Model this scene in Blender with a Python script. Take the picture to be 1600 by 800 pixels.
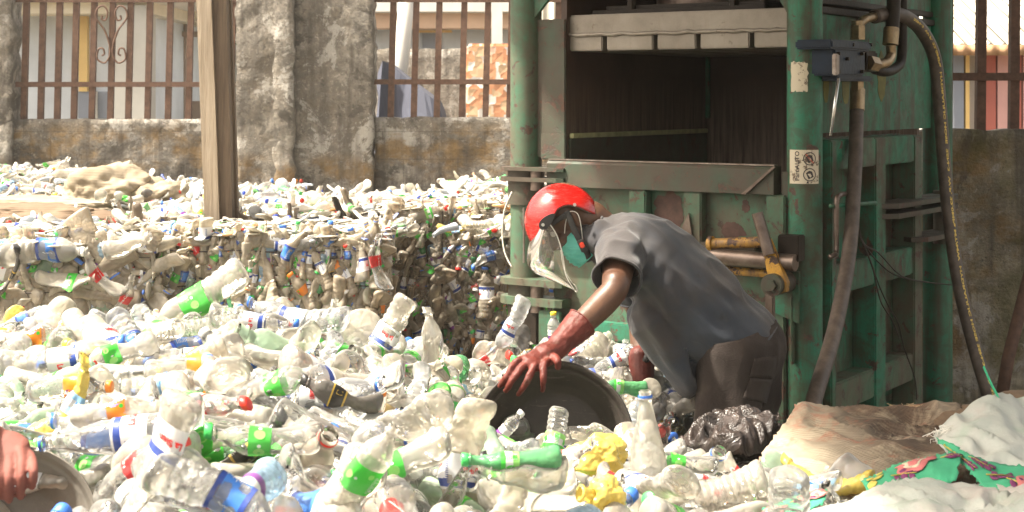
import bpy, bmesh, math, random
from mathutils import Vector, Matrix, Quaternion, noise as NZ
from math import radians, sin, cos, pi, sqrt, atan2
for o in list(bpy.data.objects): bpy.data.objects.remove(o)
SC = bpy.context.scene; COL = SC.collection
# ---------------------------------------------------------------- camera
FPX, HZ, EYE = 2400.0, 152.0, 1.7
cd = bpy.data.cameras.new('camera'); cam = bpy.data.objects.new('camera', cd); COL.objects.link(cam)
cd.sensor_width = 36; cd.lens = 36*FPX/1600; cd.shift_y = -(400-HZ)/1600; cd.clip_end = 500; cd.clip_start = .05
cam.location = (0, 0, EYE); cam.rotation_euler = (radians(90), 0, 0); SC.camera = cam
cd.dof.use_dof = True; cd.dof.focus_distance = 5.4; cd.dof.aperture_fstop = 9.0
# ---------------------------------------------------------------- light
SUN = Vector((-.64, -.10, 1.0)).normalized()
w = bpy.data.worlds.new('World'); SC.world = w; w.use_nodes = True
nt = w.node_tree; nt.nodes.clear()
sk = nt.nodes.new('ShaderNodeTexSky'); sk.sky_type = 'NISHITA'; sk.sun_disc = False
sk.sun_elevation = math.asin(SUN.z); sk.sun_rotation = atan2(SUN.x, SUN.y); sk.air_density = 1.0; sk.dust_density = 6.0; sk.ozone_density = .6
hsv = nt.nodes.new('ShaderNodeHueSaturation'); hsv.inputs['Saturation'].default_value = .42
bg = nt.nodes.new('ShaderNodeBackground'); bg.inputs[1].default_value = .15
wo = nt.nodes.new('ShaderNodeOutputWorld')
warm = nt.nodes.new('ShaderNodeMix'); warm.data_type = 'RGBA'; warm.blend_type = 'MULTIPLY'; warm.inputs[0].default_value = 1; warm.inputs[7].default_value = (1.10, 1.0, .86, 1)
nt.links.new(sk.outputs[0], hsv.inputs['Color']); nt.links.new(hsv.outputs[0], warm.inputs[6]); nt.links.new(warm.outputs[2], bg.inputs[0]); nt.links.new(bg.outputs[0], wo.inputs[0])
ld = bpy.data.lights.new('sun', 'SUN'); ld.energy = 5.0; ld.angle = radians(2.5); ld.color = (1, .93, .80)
sun = bpy.data.objects.new('sun', ld); COL.objects.link(sun); sun.rotation_euler = SUN.to_track_quat('Z', 'Y').to_euler(); sun.location = (-8, 5, 12)
SC.view_settings.view_transform = 'Standard'; SC.view_settings.look = 'None'; SC.view_settings.gamma = 1; SC.view_settings.exposure = 1.45
SC.view_settings.use_curve_mapping = False
cy = SC.cycles; cy.max_bounces = 8; cy.diffuse_bounces = 4; cy.glossy_bounces = 3; cy.transmission_bounces = 4; cy.transparent_max_bounces = 16
cy.use_denoising = True; cy.caustics_reflective = False; cy.caustics_refractive = False; cy.sample_clamp_indirect = 6
try: cy.denoiser = 'OPENIMAGEDENOISE'
except Exception: pass
# ---------------------------------------------------------------- helpers
def P(px, py, Y): return Vector(((px-800)/FPX*Y, Y, EYE-(py-HZ)/FPX*Y))
def ray(px, py): return Vector(((px-800)/FPX, 1, -(py-HZ)/FPX))
def tag(o, label=None, cat=None, group=None, kind=None):
    if label: o['label'] = label
    if cat: o['category'] = cat
    if group: o['group'] = group
    if kind: o['kind'] = kind
    return o
def empty(name, loc=(0, 0, 0), rz=0, label=None, cat=None, group=None):
    o = bpy.data.objects.new(name, None); COL.objects.link(o); o.location = loc; o.rotation_euler = (0, 0, rz); o.empty_display_size = .1
    return tag(o, label, cat, group)
def link(name, me, mats, parent=None, smooth=False):
    o = bpy.data.objects.new(name, me); COL.objects.link(o)
    if mats is not None and not me.materials:
        for m in (mats if isinstance(mats, (list, tuple)) else [mats]): me.materials.append(m)
    if smooth:
        for p in me.polygons: p.use_smooth = True
    if parent is not None: o.parent = parent
    return o
class MB:
    def __init__(s): s.v = []; s.f = []; s.m = []; s.c = []
    def add(s, vs, fs, mi=0):
        n = len(s.v); s.v += [Vector(v) for v in vs]; s.f += [tuple(i+n for i in f) for f in fs]; s.m += [mi]*len(fs); return s
    def box(s, a, b, mi=0, M=None, bev=0):
        x0, y0, z0 = a; x1, y1, z1 = b
        if x0 > x1: x0, x1 = x1, x0
        if y0 > y1: y0, y1 = y1, y0
        if z0 > z1: z0, z1 = z1, z0
        if bev > 0:
            bm = bmesh.new(); bmesh.ops.create_cube(bm, size=1)
            for v in bm.verts: v.co = Vector(((x0+x1)/2+v.co.x*(x1-x0), (y0+y1)/2+v.co.y*(y1-y0), (z0+z1)/2+v.co.z*(z1-z0)))
            bmesh.ops.bevel(bm, geom=bm.edges[:], offset=min(bev, (x1-x0)*.4, (y1-y0)*.4, (z1-z0)*.4), segments=2, affect='EDGES')
            bm.verts.index_update(); vs = [v.co.copy() for v in bm.verts]; fs = [[v.index for v in f.verts] for f in bm.faces]; bm.free()
        else:
            vs = [Vector((x, y, z)) for z in (z0, z1) for y in (y0, y1) for x in (x0, x1)]
            fs = [(0, 2, 3, 1), (4, 5, 7, 6), (0, 1, 5, 4), (2, 6, 7, 3), (0, 4, 6, 2), (1, 3, 7, 5)]
        if M is not None: vs = [M @ v for v in vs]
        return s.add(vs, fs, mi)
    def prism(s, pts, d, mi=0):           # polygon pts (3-D), extruded by vector d
        n = len(pts); d = Vector(d); vs = [Vector(p) for p in pts]; vs += [p+d for p in vs]
        fs = [tuple(range(n))[::-1], tuple(range(n, 2*n))]+[(i, (i+1) % n, n+(i+1) % n, n+i) for i in range(n)]
        return s.add(vs, fs, mi)
    def tube(s, pts, rad, seg=10, mi=0, caps=True, flat=None):
        pts = [Vector(p) for p in pts]; n = len(pts); vs = []; fs = []
        if not isinstance(rad, list): rad = [rad]*n
        up = None
        for i, p in enumerate(pts):
            t = (pts[min(i+1, n-1)]-pts[max(i-1, 0)]).normalized()
            if up is None:
                up = Vector((0, 0, 1)) if abs(t.z) < .9 else Vector((0, 1, 0))
                if flat is not None: up = Vector(flat)
            a = t.cross(up).normalized(); up = a.cross(t).normalized()
            r = rad[i]; ra, rb = (r if isinstance(r, (tuple, list)) else (r, r))
            for k in range(seg):
                th = 2*pi*k/seg; vs.append(p+a*(cos(th)*ra)+up*(sin(th)*rb))
        for i in range(n-1):
            for k in range(seg):
                k2 = (k+1) % seg; fs.append((i*seg+k, i*seg+k2, (i+1)*seg+k2, (i+1)*seg+k))
        if caps: fs.append(tuple(range(seg))[::-1]); fs.append(tuple((n-1)*seg+k for k in range(seg)))
        return s.add(vs, fs, mi)
    def cyl(s, a, b, r, seg=20, mi=0): return s.tube([a, b], r, seg, mi)
    def lathe(s, prof, seg=24, mi=0, M=None, fn=None, close0=True, close1=True):
        vs = []; n = len(prof); fs = []
        for (z, r) in prof:
            for k in range(seg):
                th = 2*pi*k/seg; rr = fn(th, z, r) if fn else r
                vs.append(Vector((rr*cos(th), rr*sin(th), z)))
        for i in range(n-1):
            for k in range(seg):
                k2 = (k+1) % seg; fs.append((i*seg+k, i*seg+k2, (i+1)*seg+k2, (i+1)*seg+k))
        if close0: fs.append(tuple(range(seg))[::-1])
        if close1: fs.append(tuple((n-1)*seg+k for k in range(seg)))
        if M is not None: vs = [M @ v for v in vs]
        return s.add(vs, fs, mi)
    def mesh(s, name):
        me = bpy.data.meshes.new(name); me.from_pydata([tuple(v) for v in s.v], [], s.f); 
        if any(s.m): me.polygons.foreach_set('material_index', s.m)
        me.update(); return me
    def build(s, name, mats, parent=None, smooth=False, autos=None):
        me = s.mesh(name); o = link(name, me, mats, parent)
        if smooth or autos:
            for p in me.polygons: p.use_smooth = True
            if autos:
                try: me.set_sharp_from_angle(angle=radians(autos))
                except Exception: pass
        return o
def merge_into(o, mats, mbs):
    """printed pattern becomes part of the surface's own mesh, as further materials"""
    me = o.data; nv = len(me.vertices); vs = [tuple(v.co) for v in me.vertices]; fs = [tuple(p.vertices) for p in me.polygons]; mi = [0]*len(fs)
    for k, mb in enumerate(mbs): n = len(vs); vs += [tuple(v) for v in mb.v]; fs += [tuple(i+n for i in f) for f in mb.f]; mi += [k+1]*len(mb.f)
    me2 = bpy.data.meshes.new(me.name); me2.from_pydata(vs, [], fs)
    for m in [me.materials[0]]+mats: me2.materials.append(m)
    me2.polygons.foreach_set('material_index', mi); me2.polygons.foreach_set('use_smooth', [True]*len(fs)); me2.update(); o.data = me2
def crom(pts, n):
    pts = [Vector(p) if len(p) == 3 else Vector(p) for p in pts]; out = []
    for i in range(len(pts)-1):
        p0 = pts[max(i-1, 0)]; p1 = pts[i]; p2 = pts[i+1]; p3 = pts[min(i+2, len(pts)-1)]
        for k in range(n):
            t = k/n; out.append(.5*((2*p1)+(p2-p0)*t+(2*p0-5*p1+4*p2-p3)*t*t+(3*p1-p0-3*p2+p3)*t**3))
    out.append(pts[-1]); return out
def lerp(a, b, t): return a+(b-a)*t
def interp(tab, x):
    if x <= tab[0][0]: return tab[0][1]
    for (a, va), (b, vb) in zip(tab, tab[1:]):
        if x <= b: return va+(vb-va)*(x-a)/(b-a)
    return tab[-1][1]
def text_mesh(body, size, font=None, bold=0.0):
    c = bpy.data.curves.new('txt', 'FONT'); c.body = body; c.size = size; c.align_x = 'CENTER'; c.align_y = 'CENTER'; c.offset = bold; c.resolution_u = 3
    o = bpy.data.objects.new('txt', c); COL.objects.link(o)
    dg = bpy.context.evaluated_depsgraph_get(); me = bpy.data.meshes.new_from_object(o.evaluated_get(dg))
    vs = [v.co.copy() for v in me.vertices]; fs = [tuple(p.vertices) for p in me.polygons]
    bpy.data.objects.remove(o); bpy.data.curves.remove(c); bpy.data.meshes.remove(me); return vs, fs
# ---------------------------------------------------------------- materials
MAT = {}
class NB:
    def __init__(s, name):
        s.m = bpy.data.materials.new(name); s.m.use_nodes = True; s.t = s.m.node_tree; s.t.nodes.clear(); s.n = s.t.nodes; MAT[name] = s.m
        s.out = s.n.new('ShaderNodeOutputMaterial'); s.tc = s.n.new('ShaderNodeTexCoord'); s.co = s.tc.outputs['Object']
    def L(s, a, b): s.t.links.new(a, b)
    def node(s, typ, **k):
        n = s.n.new(typ)
        for a, v in k.items():
            if a.startswith('_'): setattr(n, a[1:], v)
        for a, v in k.items():
            if a.startswith('_'): continue
            key = int(a[1:]) if a[0] == 'i' and a[1:].isdigit() else a.replace('__', ' ')
            if hasattr(v, 'is_output') or isinstance(v, bpy.types.NodeSocket): s.L(v, n.inputs[key])
            elif isinstance(v, (tuple, list)) and len(v) == 3 and n.inputs[key].type == 'RGBA': n.inputs[key].default_value = (*v, 1)
            else: n.inputs[key].default_value = v
        return n
    def noise(s, scale, detail=5, rough=.6, co=None, dist=0.0, stretch=None):
        co = co or s.co
        if stretch: co = s.node('ShaderNodeMapping', Vector=co, Scale=stretch).outputs[0]
        return s.node('ShaderNodeTexNoise', Vector=co, Scale=scale, Detail=detail, Roughness=rough, Distortion=dist).outputs[0]
    def ramp(s, fac, lo, hi, a=0., b=1.):
        return s.node('ShaderNodeMapRange', Value=fac, From__Min=lo, From__Max=hi, To__Min=a, To__Max=b).outputs[0]
    def mix(s, fac, a, b, mode='MIX'):
        n = s.n.new('ShaderNodeMix'); n.data_type = 'RGBA'; n.blend_type = mode
        for k, v in ((0, fac), (6, a), (7, b)):
            if isinstance(v, bpy.types.NodeSocket): s.L(v, n.inputs[k])
            elif isinstance(v, (tuple, list)): n.inputs[k].default_value = (*v[:3], 1)
            else: n.inputs[k].default_value = v
        return n.outputs[2]
    def math(s, op, a, b=0.): return s.node('ShaderNodeMath', _operation=op, i0=a, i1=b).outputs[0]
    def bump(s, h, strength=.3, dist=.01, normal=None):
        n = s.node('ShaderNodeBump', Height=h, Strength=strength, Distance=dist)
        if normal is not None: s.L(normal, n.inputs['Normal'])
        return n.outputs[0]
    def finish(s, col, rough=.7, normal=None, metallic=0., **k):
        p = s.node('ShaderNodeBsdfPrincipled', Base__Color=col, Roughness=rough, Metallic=metallic, **k)
        if normal is not None: s.L(normal, p.inputs['Normal'])
        s.L(p.outputs[0], s.out.inputs[0]); return s.m
def simple(name, col, rough=.6, var=.15, scale=8, metallic=0., bump=.15, bscale=60, spec=.5):
    b = NB(name); n = b.noise(scale, 4)
    c = b.mix(b.ramp(n, .3, .7), tuple(x*(1-var) for x in col), tuple(min(1, x*(1+var)) for x in col))
    return b.finish(c, rough, b.bump(b.noise(bscale, 3), bump, .003) if bump else None, metallic, **{'Specular__IOR__Level': spec})
# ---------------------------------------------------------------- plastics
def plastic(name, tint, opac=(.30, .92), tr=.5, rough=.12, body=None, dirt=.35):
    b = NB(name); oi = b.node('ShaderNodeObjectInfo').outputs['Random']; geo = None
    lw = b.node('ShaderNodeLayerWeight', Blend=.38).outputs['Facing']
    n = b.noise(18, 4, .6); n2 = b.noise(7, 3, .6, dist=1.)
    wr = b.noise(26, 3, .5, stretch=(1, 1, .35)); wc = b.node('ShaderNodeVectorMath', _operation='ADD', i0=b.co, i1=b.node('ShaderNodeVectorMath', _operation='SCALE', i0=b.node('ShaderNodeTexNoise', Vector=b.co, Scale=20.).outputs[1], Scale=.03).outputs[0]).outputs[0]
    vo = b.node('ShaderNodeTexVoronoi', _feature='DISTANCE_TO_EDGE', Vector=wc, Scale=30.).outputs[0]; bmp = b.bump(b.math('ADD', wr, b.math('MINIMUM', b.math('MULTIPLY', vo, 2.2), .45)), .5, .005)
    op = b.ramp(lw, .05, .85, *opac)
    op = b.math('ADD', op, b.ramp(n2, .48, .75, 0, dirt)); op = b.math('MINIMUM', b.math('ADD', op, b.ramp(oi, 0, 1, -.10, .22)), .97)
    body = body or tint
    warm = b.mix(b.ramp(oi, .55, 1., 0, .5), body, (body[0], body[1]*.95, body[2]*.82))
    colr = b.mix(b.ramp(n2, .5, .8, 0, dirt*.8), warm, (.62, .53, .38))
    df = b.node('ShaderNodeBsdfDiffuse', Color=colr, Normal=bmp).outputs[0]
    tl = b.node('ShaderNodeBsdfTranslucent', Color=colr, Normal=bmp).outputs[0]
    tp = b.node('ShaderNodeBsdfTransparent', Color=tint).outputs[0]
    gl = b.node('ShaderNodeBsdfGlossy', Color=(1, 1, 1), Roughness=rough, Normal=bmp).outputs[0]
    m1 = b.node('ShaderNodeMixShader', i0=tr, i1=df, i2=tl).outputs[0]
    m2 = b.node('ShaderNodeMixShader', i0=op, i1=tp, i2=m1).outputs[0]
    fr = b.node('ShaderNodeFresnel', IOR=1.5, Normal=bmp).outputs[0]
    m3 = b.node('ShaderNodeMixShader', i0=fr, i1=m2, i2=gl).outputs[0]
    b.L(m3, b.out.inputs[0]); return b.m
plastic('clear_plastic', (.99, .99, .975), (.16, .80), .66, .10, (.95, .93, .87), .14)
plastic('milky_plastic', (.96, .94, .88), (.30, .92), .6, .14, (.90, .85, .76), .30)
plastic('cloudy_plastic', (.95, .96, .98), (.22, .86), .64, .10, (.91, .92, .91), .14)
plastic('green_plastic', (.45, .82, .52), (.45, .95), .4, .10, (.16, .52, .24), .15)
plastic('pale_green_plastic', (.75, .92, .80), (.35, .92), .4, .10, (.50, .66, .50), .2)
plastic('yellow_plastic', (.95, .75, .2), (.90, .99), .4, .25, (.92, .72, .16), .15)
plastic('amber_plastic', (.90, .78, .50), (.40, .93), .4, .12, (.60, .46, .22), .3)
plastic('grey_plastic', (.5, .48, .45), (.6, .95), .3, .2, (.16, .15, .14), .2)
plastic('blue_plastic', (.7, .85, .97), (.35, .92), .4, .12, (.42, .60, .78), .2)
plastic('baled_clear_plastic', (.80, .74, .64), (.30, .92), .35, .12, (.62, .54, .43), .5)
plastic('baled_pale_plastic', (.85, .80, .72), (.35, .94), .35, .14, (.74, .68, .57), .45)
def film(name, col, rough=.35):
    b = NB(name); n = b.noise(14, 3); c = b.mix(b.ramp(n, .45, .75, 0, .35), col, tuple(lerp(x, .6, .5) for x in col))
    df = b.node('ShaderNodeBsdfPrincipled', Base__Color=c, Roughness=rough, Normal=b.bump(b.noise(30, 3), .4, .004)).outputs[0]
    tl = b.node('ShaderNodeBsdfTranslucent', Color=c).outputs[0]
    b.L(b.node('ShaderNodeMixShader', i0=.25, i1=df, i2=tl).outputs[0], b.out.inputs[0]); return b.m
for nm, c in dict(label_green=(.07, .60, .06), label_lime=(.32, .75, .18), label_red=(.72, .03, .03), label_orange=(.90, .27, .02), label_navy=(.03, .07, .33),
                  label_blue=(.06, .22, .66), label_sky=(.30, .55, .82), label_white=(.82, .82, .80), label_black=(.03, .028, .025), label_gold=(.70, .48, .08),
                  label_purple=(.20, .04, .28), label_pink=(.80, .25, .30), label_clear=(.86, .87, .88)).items(): film(nm, c)
for nm, c in dict(cap_white=(.8, .8, .78), cap_blue=(.05, .17, .62), cap_red=(.7, .03, .02), cap_green=(.05, .45, .10), cap_orange=(.85, .25, .03), cap_yellow=(.85, .60, .04), cap_black=(.02, .02, .02), cap_sky=(.25, .5, .85)).items():
    simple(nm, c, .4, .08, bump=.05)
# ---------------------------------------------------------------- bottle shapes
def prof_smooth(pts, n=3):
    q = crom([Vector((z, r, 0)) for z, r in pts], n); return [(v.x, max(v.y, .002)) for v in q]
NECK = lambda L, r=.0135: [(L-.036, r*1.05), (L-.028, r), (L-.022, r), (L-.020, r*1.28), (L-.017, r*1.28), (L-.015, r), (L, r)]
def shape_water(L=.225, R=.033):
    rb = [(0, R*.70), (.004, R*.92), (.012, R)]
    z = .02
    while z < L*.66: rb += [(z, R), (z+.006, R*.93), (z+.012, R)]; z += .018
    rb += [(L*.72, R*.98), (L*.80, R*.72), (L*.86, R*.45)]
    return prof_smooth(rb, 2)+NECK(L)
def shape_soda(L=.24, R=.0335):
    return prof_smooth([(0, R*.55), (.006, R*.88), (.02, R), (.05, R*.98), (.085, R*.86), (.11, R*.90), (.135, R), (.16, R), (.185, R*.75), (L-.040, R*.45)], 3)+NECK(L)
def shape_large(L=.32, R=.044):
    rb = [(0, R*.62), (.006, R*.90), (.02, R)]; z = .035
    while z < .11: rb += [(z, R), (z+.008, R*.94), (z+.016, R)]; z += .024
    rb += [(.13, R*.97), (.20, R*.97), (.215, R), (.235, R*.96), (.262, R*.70), (.28, R*.42)]
    return prof_smooth(rb, 2)+NECK(L, .0145)
def shape_taper(L=.31, R=.043):
    return prof_smooth([(0, R*.65), (.006, R*.93), (.02, R), (.06, R*.97), (.10, R*.99), (.15, R*.92), (.20, R*.72), (.24, R*.50), (L-.038, R*.36)], 3)+NECK(L, .0145)
def shape_jug(L=.27, R=.062):
    rb = [(0, R*.8), (.006, R*.96), (.015, R)]; z = .03
    while z < .19: rb += [(z, R), (z+.007, R*.95), (z+.014, R)]; z += .022
    rb += [(.21, R*.93), (.235, R*.6)]
    return prof_smooth(rb, 2)+NECK(L, .018)
def shape_stub(L=.17, R=.034):
    return prof_smooth([(0, R*.75), (.004, R*.94), (.012, R), (.05, R*.96), (.10, R), (.115, R*.95), (.130, R*.70)], 3)+NECK(L, .017)
# kind: (shape fn, plastic, label spec (z0,z1,style) or None, cap or None/'ring_x')
def crusher(seed, amt, L, R):
    rn = random.Random(seed); ph = rn.uniform(0, 2*pi); c, s_ = cos(ph), sin(ph); off = rn.uniform(0, 50)
    bend = rn.uniform(-1, 1)*amt*2.2; fl = rn.uniform(.25, .85)*amt; zc = rn.uniform(.3, .7)*L
    dents = [(rn.uniform(.1, .8)*L, rn.uniform(0, 2*pi), rn.uniform(.15, .6)*amt*R*1.5, rn.uniform(.018, .045)) for _ in range(int(3+amt*8))]
    tw = rn.uniform(-1, 1)*amt*3
    def f(p):
        x, y, z = p.x, p.y, p.z; r = sqrt(x*x+y*y)+1e-6
        k = 1-max(0, (z-(L-.05))/.05); k = max(0, min(1, k))          # the neck stays round
        th = atan2(y, x)
        d = 0
        for zd, td, a, wd in dents:
            q = ((z-zd)/wd)**2+((((th-td+pi) % (2*pi))-pi)*R/wd)**2
            d += a*math.exp(-q)
        nz = NZ.noise(Vector((x*22+off, y*22, z*22)))*R*.30*amt+abs(NZ.noise(Vector((x*50, y*50+off, z*40))))*R*.05*amt
        sc = 1-k*min(.6, (d*.8+nz)/R)+k*.10*amt
        x *= sc; y *= sc
        a = tw*(z/L)*k; x, y = x*cos(a)-y*sin(a), x*sin(a)+y*cos(a)
        u = x*c+y*s_; v = -x*s_+y*c
        f_ = fl*math.exp(-((z-zc)/(L*.42))**2)*k; u *= 1-f_; v *= 1+f_*.38
        b_ = bend*((z-L/2)/L)**2*L*.5; u += b_
        x = u*c-v*s_; y = u*s_+v*c
        return Vector((x, y, z-L/2))
    return f
def rad_at(prof, z):
    for (a, ra), (b, rb) in zip(prof, prof[1:]):
        if a <= z <= b: return ra+(rb-ra)*(z-a)/max(1e-6, b-a)
    return prof[-1][1]
def wrap(mb, vs, fs, mi, prof, zc, th0, off, rot=0):
    out = []
    for v in vs:
        x, y = v.x, v.y
        if rot: x, y = x*cos(rot)-y*sin(rot), x*sin(rot)+y*cos(rot)
        z = zc+y; r = rad_at(prof, z)+off; th = th0+x/max(r, .01); out.append(Vector((r*cos(th), r*sin(th), z)))
    mb.add(out, fs, mi)
def disc(r, n=14, sx=1.): return [Vector((r*sx*cos(2*pi*k/n), r*sin(2*pi*k/n), 0)) for k in range(n)], [tuple(range(n))]
def rect(w_, h): return [Vector((-w_/2, -h/2, 0)), Vector((w_/2, -h/2, 0)), Vector((w_/2, h/2, 0)), Vector((-w_/2, h/2, 0))], [(0, 1, 2, 3)]
TXT = {}
def tx(s, size, bold=0.):
    if (s, size) not in TXT: TXT[(s, size)] = text_mesh(s, size, bold=bold)
    return TXT[(s, size)]
TEXT_ON = True
def make_label(prof, z0, z1, style, R, fn):
    """a printed film band; returns mesh + material names"""
    S = dict(
        green=(['label_green', 'label_lime', 'label_white', 'label_black'], [(0, 1, 0)]),
        red=(['label_red', 'label_white'], [(0, 1, 0)]),
        orange=(['label_orange', 'label_purple', 'label_white', 'label_green'], [(0, 1, 0)]),
        sien=(['label_clear', 'label_navy', 'label_red', 'label_white'], [(0, .72, 0), (.72, .93, 1), (.93, 1, 3)]),
        blue=(['label_blue', 'label_white', 'label_navy'], [(0, .15, 2), (.15, .85, 0), (.85, 1, 2)]),
        sky=(['label_sky', 'label_white', 'label_blue'], [(0, .3, 0), (.3, .7, 1), (.7, 1, 0)]),
        black=(['label_black', 'label_gold', 'label_white'], [(0, .12, 1), (.12, .9, 0), (.9, 1, 1)]),
        lime=(['label_white', 'label_lime', 'label_green'], [(0, .35, 1), (.35, .75, 0), (.75, 1, 2)]),
        white=(['label_white', 'label_purple', 'label_sky'], [(0, .4, 1), (.4, 1, 0)]),
        yellow=(['label_gold', 'label_green', 'label_white'], [(0, 1, 0)]))[style]
    mb = MB(); seg = 44; off = .0010
    for a, b_, mi in S[1]:
        n = max(1, int((b_-a)*8+.5)); zs = [lerp(z0, z1, a+(b_-a)*i/n) for i in range(n+1)]
        mb.lathe([(z, rad_at(prof, z)+off) for z in zs], seg, mi, close0=False, close1=False)
    H = z1-z0; zc = (z0+z1)/2; o2 = off+.0009; o3 = off+.0021
    def T(s, size, mi, th, rot=0, bold=0, z=zc):
        vs, fs = tx(s, size, bold); wrap(mb, vs, fs, mi, prof, z, th, o3, rot)
    def barcode(th, mi_bg, mi):
        wrap(mb, *rect(.020, .014), mi_bg, prof, z0+.012, th, o2)
        for i in range(7): 
            v, f = rect(.0012+.0006*(i % 2), .012); v = [p+Vector((-.008+i*.0026, 0, 0)) for p in v]; wrap(mb, v, f, mi, prof, z0+.012, th, o3)
    def lines(th, mi):                      # small print
        rl = random.Random(int(th*100))
        for i in range(int(H*.7/.0045)):
            w_ = rl.uniform(.008, .018); v, f = rect(w_, .0016); wrap(mb, [q+Vector((w_/2-.009, 0, 0)) for q in v], f, mi, prof, z0+H*.15+i*.0045, th, o3)
    if style == 'green':
        for i in range(5): wrap(mb, *disc(.008 if i % 2 else .012), 1, prof, zc+(.25*H if i % 2 else 0), i*1.25, o2)
        for i in range(5): wrap(mb, *disc(.004), 2, prof, zc-(.25*H if i % 2 else 0), i*1.25+.5, o2)
        barcode(2.0, 2, 3); lines(4.2, 2)
    elif style == 'red':
        for i in range(2): T('Coca-Cola', .019, 1, i*pi, pi/2, .0004)
        wrap(mb, *rect(.004, H*.8), 1, prof, zc, 1.9, o2); lines(1.5, 1); lines(4.6, 1)
    elif style == 'orange':
        for i in range(2): wrap(mb, *disc(.017, 9, .8), 1, prof, zc, i*pi, o2); T('FANTA', .017, 2, i*pi, pi/2, .0008); wrap(mb, *disc(.005), 3, prof, zc+.014, i*pi+.45, o2)
    elif style == 'sien':
        for i in range(2): T('La Sien', .021, 2, i*pi, 0, .0009, z0+H*.40)
        lines(1.57, 1); lines(4.7, 1)
    elif style == 'blue':
        for i in range(2): T('Aqua', .020, 1, i*pi, pi/2, .0005); lines(i*pi+1.4, 1)
    elif style == 'sky':
        for i in range(3): wrap(mb, *disc(.011, 14, .7), 2, prof, zc, i*2.1, o2); lines(i*2.1+1, 2)
    elif style == 'black':
        for i in range(2): wrap(mb, *rect(.014, H*.4), 1, prof, zc, i*pi, o2); lines(i*pi+.9, 2)
    elif style == 'lime':
        for i in range(3): wrap(mb, *disc(.010, 12, .8), 2, prof, zc, i*2.1, o2); lines(i*2.1+1, 2)
        barcode(1., 0, 2)
    elif style == 'yellow':
        for i in range(2): wrap(mb, *disc(.012, 10, 1.3), 1, prof, zc, i*pi, o2); lines(i*pi+1.4, 2)
    me = bpy.data.meshes.new('label'); me.from_pydata([tuple(fn(v)) for v in mb.v], [], mb.f); me.polygons.foreach_set('material_index', mb.m)
    for m in S[0]: me.materials.append(MAT[m])
    for p in me.polygons: p.use_smooth = True
    me.update(); return me
SHAPES = dict(water=(shape_water, .225, .033), soda=(shape_soda, .24, .0335), large=(shape_large, .32, .044), taper=(shape_taper, .31, .043), jug=(shape_jug, .27, .062), stub=(shape_stub, .17, .034))
LABZ = dict(water=(.085, .135), soda=(.105, .150), large=(.125, .205), taper=(.055, .135), jug=(.08, .16), stub=(.04, .10))
def petal(th, z, r): return r*(1-.10*max(0, 1-z/.018)*(.5+.5*cos(5*th)))
def diamond(th, z, r): return r*(1-.035*(1 if .06 < z < .24 else 0)*abs(sin(9*th+z*190)*sin(9*th-z*190)))
def make_body(kind, seed, amt, seg=26):
    fn_, L, R = SHAPES[kind]; prof = fn_(); f = crusher(seed, amt, L, R)
    mb = MB(); mb.lathe(prof, seg, fn=petal if kind in ('soda', 'large', 'water') else (diamond if kind == 'taper' else None), close1=False)
    me = bpy.data.meshes.new('bottle_'+kind)
    me.from_pydata([tuple(f(v)) for v in mb.v], [], mb.f)
    for p in me.polygons: p.use_smooth = True
    me.update(); return me, prof, L, R, f
def make_cap(L, f, r=.0155, ring=False):
    mb = MB()
    if ring: mb.lathe([(L-.018, r*.97), (L-.013, r*1.0), (L-.010, r*.97)], 20, close0=False, close1=False)
    else: mb.lathe([(L-.014, r), (L-.013, r*1.04), (L+.001, r*1.02), (L+.0025, r*.9)], 20, fn=lambda t, z, rr: rr*(1+.03*(1 if int(t*20/pi) % 2 else 0)))
    me = bpy.data.meshes.new('cap'); me.from_pydata([tuple(f(v)) for v in mb.v], [], mb.f)
    for p in me.polygons: p.use_smooth = not ring
    me.update(); return me
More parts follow.
